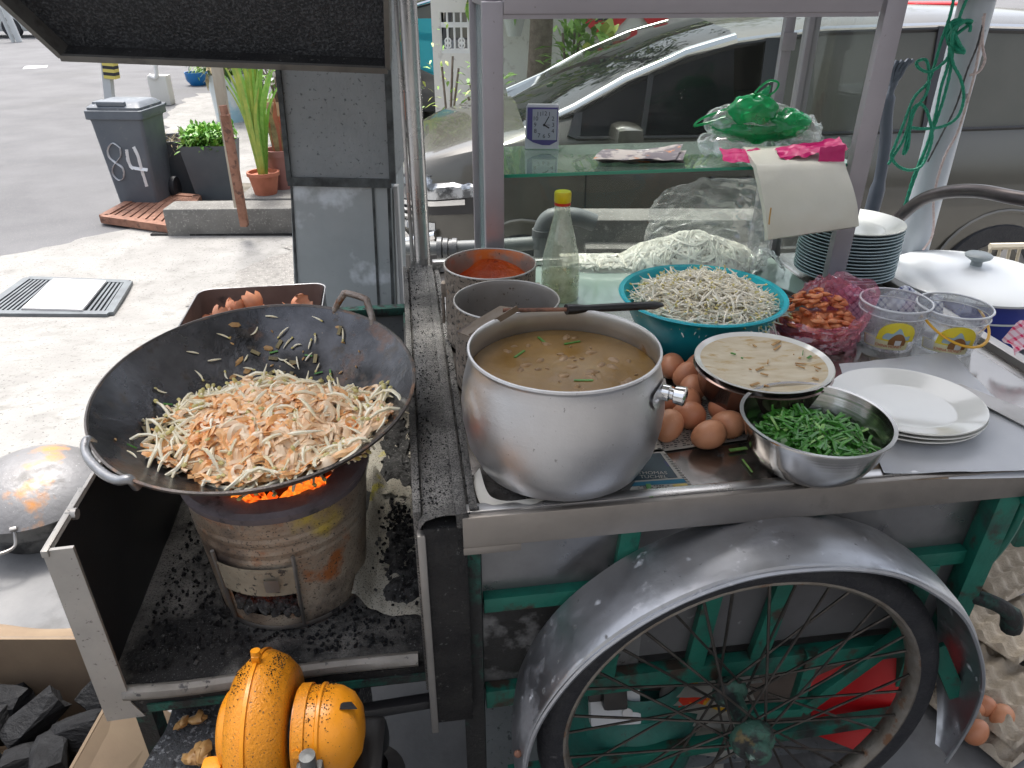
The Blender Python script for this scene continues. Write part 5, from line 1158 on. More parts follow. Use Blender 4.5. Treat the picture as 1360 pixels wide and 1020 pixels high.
# soup pot
SP = Vector((.077, 1.003, Z+.006)); pot = put('soup_pot', 'big bulging aluminium pot of brown broth at the front of the counter', 'pot', SP, R(8))
H = .200; pr = [(0, 0), (.085, 0), (.110, .003), (.131, .018), (.146, .050), (.1530, .088), (.1545, .118), (.151, .150), (.144, .178), (.1405, .194), (.1415, H-.002), (.144, H+.001), (.143, H+.004), (.140, H+.004)]
b = MB(); b.lathe(pr, n=96); b.build('outside', M['alu'], pot)
b = MB(); b.lathe([(.1402, H+.004), (.1375, H), (.139, .178), (.146, .15), (.153, .10), (.10, .02), (0, .02)], n=96); b.build('inside', M['alurim'], pot)
b = MB(); 
for sgn, ang in ((1, R(-33)),):
    Mz = Matrix.Rotation(ang, 3, 'Z')
    b = MB()
    def pl(u, v, Mz=Mz):
        t = (u-.5)*2; yy = t*.036; rr_ = .0115*sqrt(max(0, 1-abs(t)**4)); zz = .158+(v-.5)*2*rr_*1.25; rad = interp([(.118, .1545), (.150, .151), (.178, .144)], zz)+.0035
        return Mz@Vector((sqrt(rad*rad-yy*yy), yy, zz))
    b.grid(pl, 14, 6)
    for yy in (-.024, .024): b.ellip(Mz@Vector((.150, yy, .158)), (.004, .004, .004), None, 10)
    b.build('handle_plate', M['alu'], pot)
    b = MB(); c0 = Mz@Vector((.151, .006, .158)); o_ = Mz@Vector((1, 0, .0)); b.tube([c0, c0+o_*.010, c0+o_*.012, c0+o_*.016, c0+o_*.018, c0+o_*.032, c0+o_*.034], [.012, .012, .0085, .0085, .013, .0145, .011], 20); b.build('handle', M['chrome'], pot)
b = MB(); c0 = Matrix.Rotation(R(12), 3, 'Z')@Vector((.154, 0, .112)); b.tube(smooth_path([c0-Vector((0, .02, 0)), c0+Vector((.012, -.014, 0)), c0+Vector((.014, .014, 0)), c0+Vector((0, .02, 0))]), .003, 6); b.build('wire_bail', M['chrome'], pot)
SZp = Z+.006+.165
b = MB(); b.lathe([(0, 0), (.05, .0003), (.10, 0), (.1415, 0)], n=64); b.build('broth', M['soup'], loc=(SP.x, SP.y, SZp))
o = [x for x in col.objects if x.name == 'broth'][0]; tag(o, 'greasy brown meat broth filling the big pot', 'soup', kind='stuff')
b = MB(); rnd = random.Random(4)
for k in range(46):
    a = rnd.uniform(0, 6.28); r_ = .118*sqrt(rnd.random()); s_ = rnd.uniform(.002, .007)
    b.ellip((SP.x+r_*cos(a)+.012, SP.y+r_*sin(a), SZp), (s_*1.6, s_, .0022), Matrix.Rotation(rnd.random()*3, 3, 'Z'), 8, wob=.5, seed=k, m=0)
for px, py, a in ((760, 455, .4), (690, 470, 1), (775, 505, 0), (720, 452, 2)):
    p = PZ(px, py, SZp+.001); d = Vector((cos(a), sin(a), 0)); b.bar(p-d*.014, p+d*.014, .004, .001, m=1)
tag(b.build('soup_bits', [M['meat'], M['chive']], W=True), 'meat scraps and chive bits floating on the broth', 'meat bits', kind='stuff')
# two tins behind
def tin(label, c, r, h, inm, rz=0, sauce=None, seed=0):
    t = put('round_tin', label, 'tin', c, rz)
    b = MB(); b.lathe([(0, 0), (r, 0), (r, h*.3), (r-.001, h*.32), (r, h*.34), (r, h-.004), (r+.002, h), (r-.001, h+.002)], n=64, wob=.006); b.build('outside', M['tingritty'], t)
    b = MB(); b.lathe([(r-.001, h+.002), (r-.003, h-.004), (r-.003, h*.45), (0, h*.44)], n=64); b.build('inside', inm, t)
    b = MB(); b.torus((0, 0, h+.002), r, .0018, None, 64, 6); b.build('rim', M['dullsteel'], t)
    if sauce:
        b = MB()
        def fn(u, v): a = 2*pi*u; q = r-.0035-.085*v*v; return Vector((q*cos(a), q*sin(a), h*.46+(h*.50*(1-v)*(1-v))*(.35+.5*max(0, sin(a*1.0+.2)) +.25*noise.noise(Vector((cos(a)*2, sin(a)*2, 0))))))
        b.grid(fn, 60, 12); b.build('sauce_film', sauce, t)
    return t
t1 = tin('round tin with red chilli sauce smeared inside, in front of the case post', (-.045, 1.475, Z+.004), .094, .165, M['tinin'], 0, M['sauce'])
b = MB(); b.lathe([(0, 0), (.090, 0)], n=40); b.build('sauce', M['sauce'], t1); [x for x in col.objects if x.name == 'sauce'][0].location.z = .08
b = MB(); b.box((-.096, -.01, .115), (.010, .02, .03), bev=.002); b.box((-.099, -.01, .07), (.006, .016, .06), bev=.002); b.box((.098, -.035, .12), (.008, .022, .03), bev=.002); b.build('lug', M['tingritty'], t1)
t2 = tin('gritty grey empty-looking round tin between the broth pot and the chilli tin', (-.010, 1.285, Z+.004), .096, .163, M['tinclean'], 0)
# bottle
bp = PZ(742, 398, Z); bo = put('glass_bottle', 'clear ribbed bottle with yellow screw cap and red ring', 'bottle', (bp.x+.002, bp.y+.0, Z+.006))
pr = [(0, 0), (.040, 0), (.045, .006), (.046, .06), (.044, .085), (.040, .11), (.031, .15), (.0225, .185), (.0185, .205), (.0175, .215), (.0185, .222), (.0165, .228), (.0165, .236)]
b = MB()
n = 60; vs = []
for r_, z_ in pr:
    for k in range(n): q = r_*(1+(.025*cos(k*2*pi*20/n) if .1 < z_ < .2 else 0)); vs.append((q*cos(2*pi*k/n), q*sin(2*pi*k/n), z_))
b.add(vs, [(i*n+k, i*n+(k+1) % n, (i+1)*n+(k+1) % n, (i+1)*n+k) for i in range(1, len(pr)-1) for k in range(n)]+[(n+k, n+(k+1) % n, k) for k in range(0)], True); b.build('glass', G['bottle'], bo)
b = MB(); b.lathe([(0, .003), (.041, .003), (.043, .008), (.043, .062), (0, .0625)], n=40); b.build('liquid', glassmat('vinegar', (.86, .84, .74), .04, .3, (.62, .58, .42), 12), bo)
b = MB(); b.lathe([(.0185, .232), (.0195, .234), (.0195, .252), (.018, .256), (0, .257)], n=32); b.build('cap', M['yellow'], bo)
b = MB(); b.lathe([(.0175, .225), (.0188, .226), (.0188, .232), (.0175, .233)], n=32); b.build('cap_ring', M['redring'], bo)
# turner lying across the pot rim
tu = thing('wok_turner', 'sooty steel turner with a black handle lying across the pot rims', 'turner', tuple(PY(740, 410, 1.13)))
hz1, hz2 = PY(752, 411, 1.13), PY(880, 405, 1.19); r0 = PY(668, 412, 1.12)
b = MB(); b.tube([hz1, hz1.lerp(hz2, .08), hz1.lerp(hz2, .2), hz1.lerp(hz2, .55), hz1.lerp(hz2, .92), hz2], [.0105, .0105, .0075, .0085, .0085, .004], 12, flat=.8); b.build('handle', M['black'], tu, W=True)
b = MB(); b.tube([r0, hz1.lerp(r0, .1), hz1.lerp(hz2, .03)], .0035, 8); b.build('shaft', M['rust'], tu, W=True)
A_, B_, C_, D_ = PY(688, 409, 1.11), PY(664, 406, 1.15), PY(606, 440, 1.13), PY(624, 447, 1.09)
b = MB(); b.poly([A_, B_, C_, D_], .0015); b.bar(A_, D_, .002, .010); b.build('blade', mat('turner_blade', (.28, .24, .20), (.18, .13, .09), 16, layers=[((.06, .04, .03), 26, .56, .64)], rough=.45, metal=.7), tu, W=True)

# basin of sprouts
BC = Vector((.398, 1.475, Z+.001)); ba = put('plastic_basin', 'turquoise plastic basin heaped with raw bean sprouts', 'basin', BC)
b = MB(); b.lathe([(0, 0), (.115, 0), (.120, .004), (.150, .065), (.165, .098), (.172, .101), (.174, .104), (.172, .107), (.163, .105), (.150, .075), (.118, .010), (0, .008)], n=80); b.build('shell', M['bluetin'], ba)
b = MB(); rnd = random.Random(5)
def bh(x, y):
    r_ = sqrt(x*x+y*y)/.150; return .078+.050*(1-min(1, r_)**2)+.006*noise.noise(Vector((x*30, y*30, 0)))
b.lathe([(0, .118), (.05, .112), (.10, .090), (.142, .066)], n=32, wob=.02); b.mi = [0]*len(b.mi)
for k in range(900):
    a = rnd.uniform(0, 6.28); r_ = .146*sqrt(rnd.random()); x, y = r_*cos(a)+.012, r_*sin(a)
    x = min(.15, x); d = Vector((rnd.gauss(0, 1), rnd.gauss(0, 1), rnd.gauss(0, .32)))
    sprout(b, Vector((x, y, bh(x, y)+rnd.uniform(-.004, .008))), d, rnd.uniform(.042, .065), rnd.uniform(.0018, .0025), rnd)
o = b.build('bean_sprouts', [M['sprout'], M['sprouthead']], loc=tuple(BC)); tag(o, 'heap of raw white bean sprouts in the turquoise basin', 'bean sprouts', kind='stuff')
# raw noodles inside the case, in an open clear bag
NC = PZ(915, 352, Z+.01); b = MB(); rnd = random.Random(15)
def nh(x, y):
    e = 1-sqrt((x/.195)**2+(y/.105)**2); s2 = 1-sqrt(((x+.22)/.12)**2+((y+.0)/.05)**2)
    return max(.088*max(0, e)**.6*(1+.15*noise.noise(Vector((x*22, y*22, 5)))), .022*max(0, s2)**.5 if s2 > 0 else 0)
def nf(u, v):
    x, y = -.34+.5*u, -.11+.22*v; return Vector((x, y, nh(x, y)-.005))
b.grid(nf, 50, 26)
cnt = 0
while cnt < 640:
    x, y = rnd.uniform(-.33, .19), rnd.uniform(-.1, .1); h = nh(x, y)
    if h < .004: continue
    cnt += 1; noodle(b, x, y, lambda X, Y: (nh(X, Y) or None), rnd, rnd.uniform(.10, .20), rnd.uniform(.007, .012), 0, .30, rnd.uniform(-.003, .006), .0012, .2, .0035)
o = b.build('rice_noodles', [M['noodle']], loc=tuple(NC)); tag(o, 'mound of raw white flat rice noodles inside the case', 'rice noodles', kind='stuff')
def crumple(b, fn, nu, nv, amp, fr, seed=0):
    def g(u, v):
        p = fn(u, v); q = Vector((u*fr+seed, v*fr, seed)); n1 = noise.noise(q); n2 = noise.noise(q*2.3+Vector((7, 1, 3))); n3 = noise.noise(q*.7+Vector((1, 9, 2)))
        return p+Vector((n3, n2, (abs(n1)*-2+.5)+.6*n2))*amp
    b.grid(g, nu, nv)
b = MB()
def bagf(u, v):
    a = R(-62)+R(215)*u; r_ = .16+.03*v; top = .160+.05*sin(u*3.1)
    return Vector((NC.x+.035+(r_*cos(a))*1.05*(1-.22*v), NC.y+.0+r_*.72*sin(a)*(1-.2*v), Z+.008+top*v))
crumple(b, bagf, 70, 36, .010, 7, 2)
def bagg(u, v): return Vector((NC.x+.14+.10*u, NC.y-.10+.10*v+.03*u, Z+.012+.05*sin(pi*u)*(1-.5*v)+.03*(1-u)*v))
crumple(b, bagg, 30, 24, .012, 6, 9)
o = b.build('clear_bag', G['bag'], W=True); tag(o, 'crumpled clear plastic bag open around the raw noodles', 'plastic bag')
# knife
kn = thing('knife', 'kitchen knife with a black handle lying right of the noodle bag', 'knife', tuple(PZ(1035, 384, Z)))
b = MB(); b.tube([PZ(1014, 378, Z+.014), PZ(1024, 381, Z+.014), PZ(1045, 388, Z+.014), PZ(1060, 394, Z+.012)], [.007, .008, .0085, .006], 10, flat=.6); b.build('handle', M['black'], kn, W=True)
b = MB(); b.poly([PZ(1014, 375, Z+.012), PZ(955, 350, Z+.012), PZ(950, 357, Z+.012), PZ(1012, 382, Z+.012)], .0015); b.build('blade', M['steel'], kn, W=True)
# plates
def plate_prof(r, h=.022): return [(0, 0), (r*.52, 0), (r*.55, .003), (r*.62, .003), (r*.97, h-.002), (r, h), (r*.995, h+.002), (r*.96, h+.001), (r*.66, .0075), (r*.60, .006), (0, .0055)]
def plate(label, c, r, m, grp=None, sx=1, sy=1, h=.022, proto=None):
    b = MB(); b.lathe(plate_prof(r, h), n=72, sx=sx, sy=sy); o = b.build('plate', m, loc=tuple(c)); tag(o, label, 'plate', grp); return o
PSx, PSy = .852, 1.845; rnd = random.Random(2)
first = None
for k in range(16):
    c = Vector((PSx+rnd.uniform(-.0015, .0015), PSy+rnd.uniform(-.0015, .0015), Z+.006+.0082*k))
    if first is None: first = plate('lowest pale blue plate of the tall stack, resting on the counter', c, .122, M['chinablue'], 'tall stack of pale blue plates')
    else:
        o = first.copy(); col.objects.link(o); o.location = c
        o['label'] = ['', 'second', 'third', 'fourth', 'fifth', 'sixth', 'seventh', 'eighth', 'ninth', 'tenth', 'eleventh', 'twelfth', 'thirteenth', 'fourteenth', 'fifteenth', ''][k]+' pale blue plate from the bottom of the tall stack'
        if k == 15: o.data = first.data.copy(); o.data.materials[0] = M['chinatop']; o['label'] = 'topmost plate of the tall stack, its pale face showing'
c3 = PZ(1203, 531, Z+.035)
for k in range(3):
    plate(['bottom plate of the three white oval plates on grey paper', 'middle plate of the three white oval plates on grey paper', 'top white oval plate of the three on grey paper, its empty face showing'][k], c3+Vector((.003*(k == 1), -.002*k, -.0325+.0085*k)), .128, M['china'], 'three stacked white plates', 1, .93, .018)
# steel bowl of chives
BW = Vector((.468, .992, Z+.001)); bw = put('steel_bowl', 'shiny stainless bowl of chopped green chives at the counter edge', 'bowl', BW)
pr = [(0, 0), (.055, 0), (.062, .003), (.085, .022), (.100, .050), (.108, .082), (.110, .090), (.1145, .091), (.1145, .0935), (.1085, .093), (.1065, .085), (.098, .052), (.083, .026), (.06, .007), (0, .005)]
b = MB(); b.lathe(pr, n=96); b.build('shell', mat('polished_steel', (.60, .59, .57), (.54, .53, .51), 3, rough=.13, rough2=.22, metal=1, brush=(3, 3, 200)), bw)
b = MB(); rnd = random.Random(12); b.lathe([(0, .062), (.05, .058), (.088, .045)], n=24); b.mi = [0]*len(b.mi)
for k in range(330):
    a = rnd.uniform(0, 6.28); r_ = .088*sqrt(rnd.random()); x, y = r_*cos(a), r_*sin(a); zz = .048+.024*(1-(r_/.09)**2)+rnd.uniform(-.003, .008)
    d = Vector((rnd.gauss(0, 1), rnd.gauss(0, 1), rnd.gauss(0, .38))).normalized(); L = rnd.uniform(.026, .052)*(1-.35*r_/.09); p = Vector((x, y, zz)); m_ = 1 if rnd.random() < .14 else 0
    b.tube([p-d*L/2, p+Vector((0, 0, .003*rnd.uniform(-1, 1))), p+d*L/2], rnd.uniform(.0022, .0034), 5, m=m_, flat=.45)
b.bar(Vector((.03, .092, .078)), Vector((.045, .097, .090)), .005, .0012)
o = b.build('chopped_chives', [M['chive'], M['chivepale']], loc=tuple(BW)); tag(o, 'chopped dark green chives heaped in the steel bowl', 'chives', kind='stuff')
# bowl with a dirty plate on top
DB = Vector((.440, 1.178, Z+.001))
b = MB(); b.lathe([(0, 0), (.065, 0), (.085, .010), (.104, .040), (.114, .078), (.119, .084), (.116, .086), (.110, .082), (.1, .045), (.06, .012), (0, .01)], n=80); o = b.build('deep_bowl', mat('dark_bowl', (.16, .10, .085), (.24, .19, .17), 4, rough=.14, metal=.8), loc=tuple(DB)); tag(o, 'dark steel bowl under the food-smeared plate, behind the eggs', 'bowl')
dp = thing('smeared_plate', 'cream plate smeared with sauce, covering the dark steel bowl', 'plate', (DB.x, DB.y, DB.z+.084))
b = MB(); b.lathe([(0, 0), (.075, 0), (.11, .006), (.118, .0115), (.1175, .0135), (.108, .0095), (.075, .0045), (0, .004)], n=80); b.build('dish', M['dirtyplate'], dp)
b = MB(); b.lathe([(.1075, .0095), (.117, .0140), (.1185, .012), (.1175, .0112)], n=80); b.build('rim', M['china'], dp)
b = MB(); rnd = random.Random(3)
for k in range(20):
    a = rnd.uniform(0, 6.28); r_ = .095*sqrt(rnd.random()); d = Vector((cos(a*3), sin(a*5), 0)); p = Vector((r_*cos(a), r_*sin(a), .0075+.003*(r_ > .08))); L = rnd.uniform(.002, .010)
    b.bar(p-d*L, p+d*L, rnd.uniform(.0012, .005), .0015, m=0 if rnd.random() < .75 else 1)
b.build('food_bits', [M['scrap'], M['chive']], dp)
# eggs
def egg_mesh(m):
    b = MB(); pr = []
    for i in range(17):
        t = pi*i/16; pr.append((.0240*sin(t)*(1-.09*cos(t)), .0305*-cos(t)))
    pr[0] = (0, pr[0][1]); pr[-1] = (0, pr[-1][1])
    b.lathe(pr, n=28); return b
EG = [(941, 578, 15, 75), (966, 564, -35, 70), (960, 544, -70, 85), (888, 566, 60, 60), (914, 553, -30, 78), (913, 535, 80, 85), (920, 518, 70, 85), (913, 498, 20, 65), (892, 487, 75, 85), (884, 532, 10, 70), (928, 486, 30, 80)]
locs = []
for k, (px, py, rz, tilt) in enumerate(EG):
    p = PZ(px, py, Z+.024); locs.append(p)
    proto = egg_mesh(None).build('egg', M['egglight'] if k in (0, 1, 3) else M['eggbrown'], loc=tuple(p)) if k < 2 else None
    if k < 2: o = proto; (e0 := o) if k == 0 else (e1 := o)
    else: o = (e0 if k == 3 else e1 if False else e0).copy(); col.objects.link(o); o.location = p
    if k == 2: o.data = e0.data.copy(); o.data.materials[0] = M['eggbrown']; e1 = o
    elif k > 3: o.data = e1.data
    o.rotation_euler = (0, R(tilt), R(rz)); o.location.z = Z+.0245+(.002 if k in (4, 6) else 0)
    tag(o, ['frontmost pale brown egg, mirrored in the steel counter', 'pale brown egg touching the front one on its right', 'brown egg lying level between the front eggs and the smeared plate', 'pale brown egg pressed against the side of the broth pot', 'brown egg just right of the one touching the broth pot', 'brown egg lying sideways in the middle of the egg row', 'brown egg lying sideways below the dark bowl edge', 'brown egg second from the back of the row', 'brown egg at the back, next to the turquoise basin', 'brown egg mostly hidden behind the broth pot', 'brown egg peeking out behind the dark bowl'][k], 'egg', 'loose brown eggs beside the pot')
# newspapers on the counter
zc = Z+.0015
def flat(name, label, px, z, m, th=.0006, cat='newspaper', W=True):
    b = MB(); b.poly([PZ(x, y, z) for x, y in px][::-1], th); return b
np_ = thing('newspaper', 'newspaper page with a dark football advert, half under the broth pot', 'newspaper', tuple(PZ(875, 630, Z)))
b = flat('', '', [(795, 662), (928, 655), (880, 597), (818, 600)], zc, None); b.build('page', M['news'], np_, W=True)
b = flat('', '', [(834, 639), (900, 634), (877, 602), (852, 603)], zc+.0012, None); b.build('dark_picture', M['newsdark'], np_, W=True)
b = flat('', '', [(838, 646), (912, 641), (908, 636), (842, 641)], zc+.0013, None); b.build('blue_strip', M['newsblue'], np_, W=True)
b = flat('', '', [(900, 653), (920, 651), (911, 642), (893, 644)], zc+.0014, None); b.build('yellow_box', M['newsyellow'], np_, W=True)
pc = PZ(866, 632, zc+.003)
b = MB(); 
for i, tline in enumerate(('THOMAS', 'TUCHEL')): b.text(tline, .0115, Matrix.Translation(pc+Vector((.002, .008-.0105*i, 0))))
b.build('headline', M['news'], np_, W=True)
b = MB()
for k in range(5):
    p0, p1 = PZ(846+k*1, 646+2.2*k, zc+.0018), PZ(890, 644.5+2.0*k, zc+.0018); n = 12
    for j in range(n): 
        if (j*7+k*3) % 5: b.bar(p0.lerp(p1, j/n), p0.lerp(p1, (j+.7)/n), .0016, .0002)
for k in range(9):
    p0 = PZ(812-.5*k+1.5*k, 652-1.5*k, zc+.0018); b.bar(p0, p0+Vector((.028, .002, 0)), .0014, .0002)
for k in range(14):
    p0 = PZ(882+2.4*k, 604+3.0*k, zc+.0018); b.bar(p0, p0+Vector((.006, .0, 0)), .0014, .0002)
b.build('print', M['ink'], np_, W=True)
b = MB(); b.bar(PZ(861, 643, zc+.003), PZ(864, 660, zc+.003), .0075, .001); o = b.build('chive_piece', M['chive'], W=True); tag(o, 'single green chive piece on the newspaper below the advert', 'chive')
b = MB(); b.bar(PZ(969, 598, zc+.002), PZ(992, 595, zc+.002), .007, .0015); b.bar(PZ(986, 610, zc+.001), PZ(999, 627, zc+.001), .003, .0012)
o = b.build('chive_scraps', M['chivepale'], W=True); tag(o, 'two stray green chive scraps on bare steel beside the bowl', 'chives', kind='stuff')
n2 = thing('newspaper', 'newspaper sheet lying under the loose brown eggs', 'newspaper', tuple(PZ(930, 560, Z)))
b = flat('', '', [(862, 602), (998, 583), (985, 520), (868, 520)], zc, None); b.build('page', M['news'], n2, W=True)
b = MB(); rnd = random.Random(3)
for k in range(24):
    p0 = PZ(872+rnd.uniform(0, 8), 596-2.6*k, zc+.001); p1 = PZ(992, 580-2.3*k, zc+.001)
    for j in range(22):
        if rnd.random() < .8: b.bar(p0.lerp(p1, j/22), p0.lerp(p1, (j+rnd.uniform(.5, .85))/22), .002, .0002)
b.build('print', M['ink'], n2, W=True)
b = MB(); pts = [PZ(632, 628, Z+.004), PZ(640, 655, Z+.01), PZ(655, 672, Z+.004), PZ(690, 670, Z+.006), PZ(720, 672, Z+.002)]
b.ribbon([p+Vector((0, 0, .002*sin(i*.8))) for i, p in enumerate(smooth_path(pts, 5))], .022, Vector((.5, .8, .3)).normalized()); tag(b.build('newspaper_strip', M['news'], W=True), 'gritty crumpled newspaper strip under the left of the broth pot', 'newspaper')
# wax paper, cardboard, spatula
o = sheet('wax_paper', 'sheets of grey wax paper under the three white plates', [PZ(1172, 634, Z), PZ(1420, 628, Z), PZ(1262, 474, Z), PZ(1112, 492, Z)], Z+.005, M['wax'], 30, 30, .003, seed=5, cat='wax paper', curl_edges=(0, 0, .006, .002))
o = sheet('wax_paper', 'lower wax paper sheet peeping out at the counter front edge', [PZ(1190, 639, Z), PZ(1410, 634, Z), PZ(1300, 520, Z), PZ(1126, 590, Z)], Z+.0008, M['wax'], 20, 20, .0005, seed=2, cat='wax paper')
b = flat('', '', [(1140, 628), (1160, 640), (1260, 636), (1250, 600), (1150, 600)], zc, None); tag(b.build('cardboard_sheet', M['card'], W=True), 'tan cardboard corner under the wax paper by the bowl', 'cardboard')
b = flat('', '', [(1256, 511), (1276, 510), (1420, 566), (1400, 586)], Z+.013, None, .002); tag(b.build('flat_scraper', M['dullsteel'], W=True), 'flat steel scraper lying on the wax paper right of the plates', 'scraper')
# prawns in pink bag
PB = PZ(1086, 460, Z); pb2 = Vector((PB.x, PB.y+.03, Z))
b = MB(); rnd = random.Random(23)
b.ellip(pb2+Vector((0, 0, .03)), (.075, .055, .035), None, 20, wob=.3)
for k in range(85):
    a = rnd.uniform(0, 6.28); r_ = sqrt(rnd.random()); x, y = .078*r_*cos(a), .058*r_*sin(a); zz = .045+.035*(1-r_*r_)+rnd.uniform(-.006, .006)+.02*(y > 0)
    c = pb2+Vector((x, y, zz)); Mr = Euler((rnd.uniform(-.6, .6), rnd.uniform(-.6, .6), rnd.uniform(0, 6.28))).to_matrix()
    b.tube([c+Mr@Vector((.013*cos(t), .013*sin(t), 0)) for t in [i*.5 for i in range(6)]], [.0025, .006, .007, .006, .004, .0015], 8, flat=.75)
o = b.build('dried_prawns', M['prawn'], W=True, loc=tuple(pb2)); tag(o, 'small orange-red shelled prawns inside the pink bag', 'prawns', kind='stuff')
b = MB()
def pbf(u, v):
    a = R(-205)+R(300)*u; r_ = 1+.12*v; return pb2+Vector((.090*cos(a)*r_+.012*v, .068*sin(a)*r_, .002+(.058+.045*sm(.0, .6, sin(a*.5+.6))*1)*v+.02*v*(cos(a) > .3)))
crumple(b, pbf, 70, 24, .008, 8, 4)
def pbk(u, v):
    return pb2+Vector((-.05+.13*u+.03*v, .055-.02*v, .05+.07*v+.015*sin(u*5)))
crumple(b, pbk, 30, 16, .010, 6, 14)
o = b.build('pink_bag', G['pink'], W=True, loc=tuple(pb2)); tag(o, 'translucent pink plastic bag open around the prawns', 'plastic bag')
# honey tubs
def tub(label, c, rt_, rb_, h, tilt, la, seed, handle):
    t = thing('plastic_tub', label, 'tub', tuple(c), (tilt, 0, 0))
    b = MB(); b.lathe([(0, .002), (rb_, .002), (rb_+(rt_-rb_)*.85, h*.80), (rt_-.001, h*.82), (rt_, h*.96), (rt_+.003, h), (rt_-.001, h+.001), (rt_-.002, h*.84)], n=64)
    for k in range(14): a = 2*pi*k/14; b.bar((rt_*cos(a), rt_*sin(a), h*.82), (rt_*cos(a), rt_*sin(a), h*.95), .0012, .0012)
    b.build('shell', G['tub'], t)
    b = MB(); b.torus((0, 0, h), rt_+.001, .0022, None, 64, 6); b.torus((0, 0, h*.82), rt_, .0013, None, 64, 5); b.build('rim', mat('clear_rim', (.62, .63, .66), rough=.2, coat=.4), t)
    def wrap(x, y, off=.0009): zz = y; r_ = rb_+(rt_-rb_)*min(1, zz/(h*.82))*.98+off; a = la+x/rt_; return Vector((r_*cos(a), r_*sin(a), zz))
    def patch(b, x0, x1, y0f, y1f, off, m, n=20):
        b.grid(lambda u, v: wrap(x0+(x1-x0)*u, y0f(u)+(y1f(u)-y0f(u))*v, off), n, 4, m=m)
    b = MB(); patch(b, -.058, .050, lambda u: .010, lambda u: .034, .0010, 0)
    patch(b, -.026, .060, lambda u: .030, lambda u: .030+.046*sqrt(max(0, 1-(2*u-1)**2)), .0014, 1); b.build('label', [M['cream'], M['honeylabel']], t)
    b = MB(); patch(b, -.012, .046, lambda u: .034, lambda u: .040+.020*(1-abs(2*u-1))+.004*sin(u*14), .0016, 0); lpic = b; b = MB(); patch(b, .002, .040, lambda u: .022, lambda u: .032+.018*(1-abs(2*u-1)**2), .0020, 0); b.build('label_picture', M['labelbrown'], t); b = lpic; b.build('label_mountain', M['labelblue'], t); b = MB()
    b.grid(lambda u, v: wrap(.016+.014*u, .022+.012*v, .0024), 6, 3, m=2); b.build('label_bowl', [M['white']]*3, t); b = MB(); b.grid(lambda u, v: wrap(-.053+.026*u, .013+.020*v, .0016), 8, 3); b.build('label_text_box', M['white'], t)
    b = MB(); b.text('CHINA HONEY', .0088, None, bend=lambda x, y: wrap(x+.005, y+.0185, .0028)); b.build('label_name', M['redink'], t)
    b = MB()
    for k in range(5):
        b.grid(lambda u, v: wrap(-.051+.021*u, .0155+.0034*k+.0008*v, .0022), 4, 1)
    b.build('small_print', M['inkpale'], t)
    if handle:
        b = MB(); P = []
        for k in range(25): t_ = pi*k/24; P.append(Vector((rt_*1.04*cos(pi+.35+t_), rt_*1.10*sin(pi+.35+t_), h*.80-.040*sin(t_))))
        b.tube(P, .0032, 8, flat=.7); b.build('bail_handle', M['yellow'] if False else mat('amber_plastic', (.75, .40, .02), rough=.35), t)
    return t
q1 = PZ(1181, 462, Z); tub('clear tub with yellow honey label, behind the pink bag', (q1.x, q1.y+.02, Z+.001), .068, .052, .098, 0, R(-116), 1, False)
q2 = PZ(1258, 467, Z); tub('clear tub with yellow handle and label, nearest the blue pot', (q2.x, q2.y+.02, Z+.001), .070, .054, .094, 0, R(-116), 2, True)
# check cloths
b = MB(); cp = Vector((q1.x+.03, q1.y+.14, Z+.004))
def cl(u, v): return Vector((cp.x-.12+.26*u, cp.y-.02+.07*v, cp.z+.055*sin(pi*v)*(.6+.6*sin(u*7)**2)*1.0+.01+.012*noise.noise(Vector((u*9, v*5, 0)))))
b.grid(cl, 50, 16); tag(b.build('checked_cloth', M['bluecheck'], W=True), 'crumpled blue and white checked cloth behind the tubs', 'cloth')
b = MB(); cp = PZ(1385, 480, Z+.02)+Vector((.0, .0, 0))
b.grid(lambda u, v: Vector((cp.x-.06+.14*u, cp.y+.05*v, cp.z+.07*sin(pi*min(1, .15+u))*(.4+.6*v)+.008*sin(u*19+v*5))), 24, 8); tag(b.build('checked_cloth', M['pinkcheck'], W=True), 'pink and white checked cloth at the far right counter edge', 'cloth')
# blue enamel pot on a side stand
EP = Vector((1.185, 1.835, .70)); ep = put('enamel_pot', 'dark blue enamel pot with a large white lid beyond the counter end', 'pot', EP)
b = MB(); b.lathe([(0, 0), (.17, 0), (.185, .02), (.190, .10), (.190, .125), (.194, .13)], n=72); b.build('body', M['enamel'], ep)
b = MB(); b.lathe([(.200, .132), (.202, .138), (.190, .146), (.13, .160), (.06, .168), (0, .170)], n=72); b.build('lid', M['enamelwhite'], ep)
lid = [o for o in col.objects if o.name == 'lid'][0]
b = MB(); b.lathe([(.014, .168), (.013, .180), (.030, .190), (.033, .196), (.028, .200), (0, .201)], n=32); b.build('knob', M['lidgrey'], lid)
b = MB(); b.lathe([(.1915, .083), (.1925, .0855), (.1915, .088)], n=72); b.build('white_line', M['enamelwhite'], ep)
sb = thing('side_stand', 'low stand behind the counter end carrying the blue pot', 'stand', (1.22, 1.84, 0)); b = MB(); b.box((0, 0, .685), (.46, .44, .03), bev=.004); b.build('top', M['dullsteel'], sb)
for x in (-.2, .2):
    for y in (-.19, .19): b = MB(); b.box((x, y, .335), (.03, .03, .67)); b.build('leg', M['green'], sb)
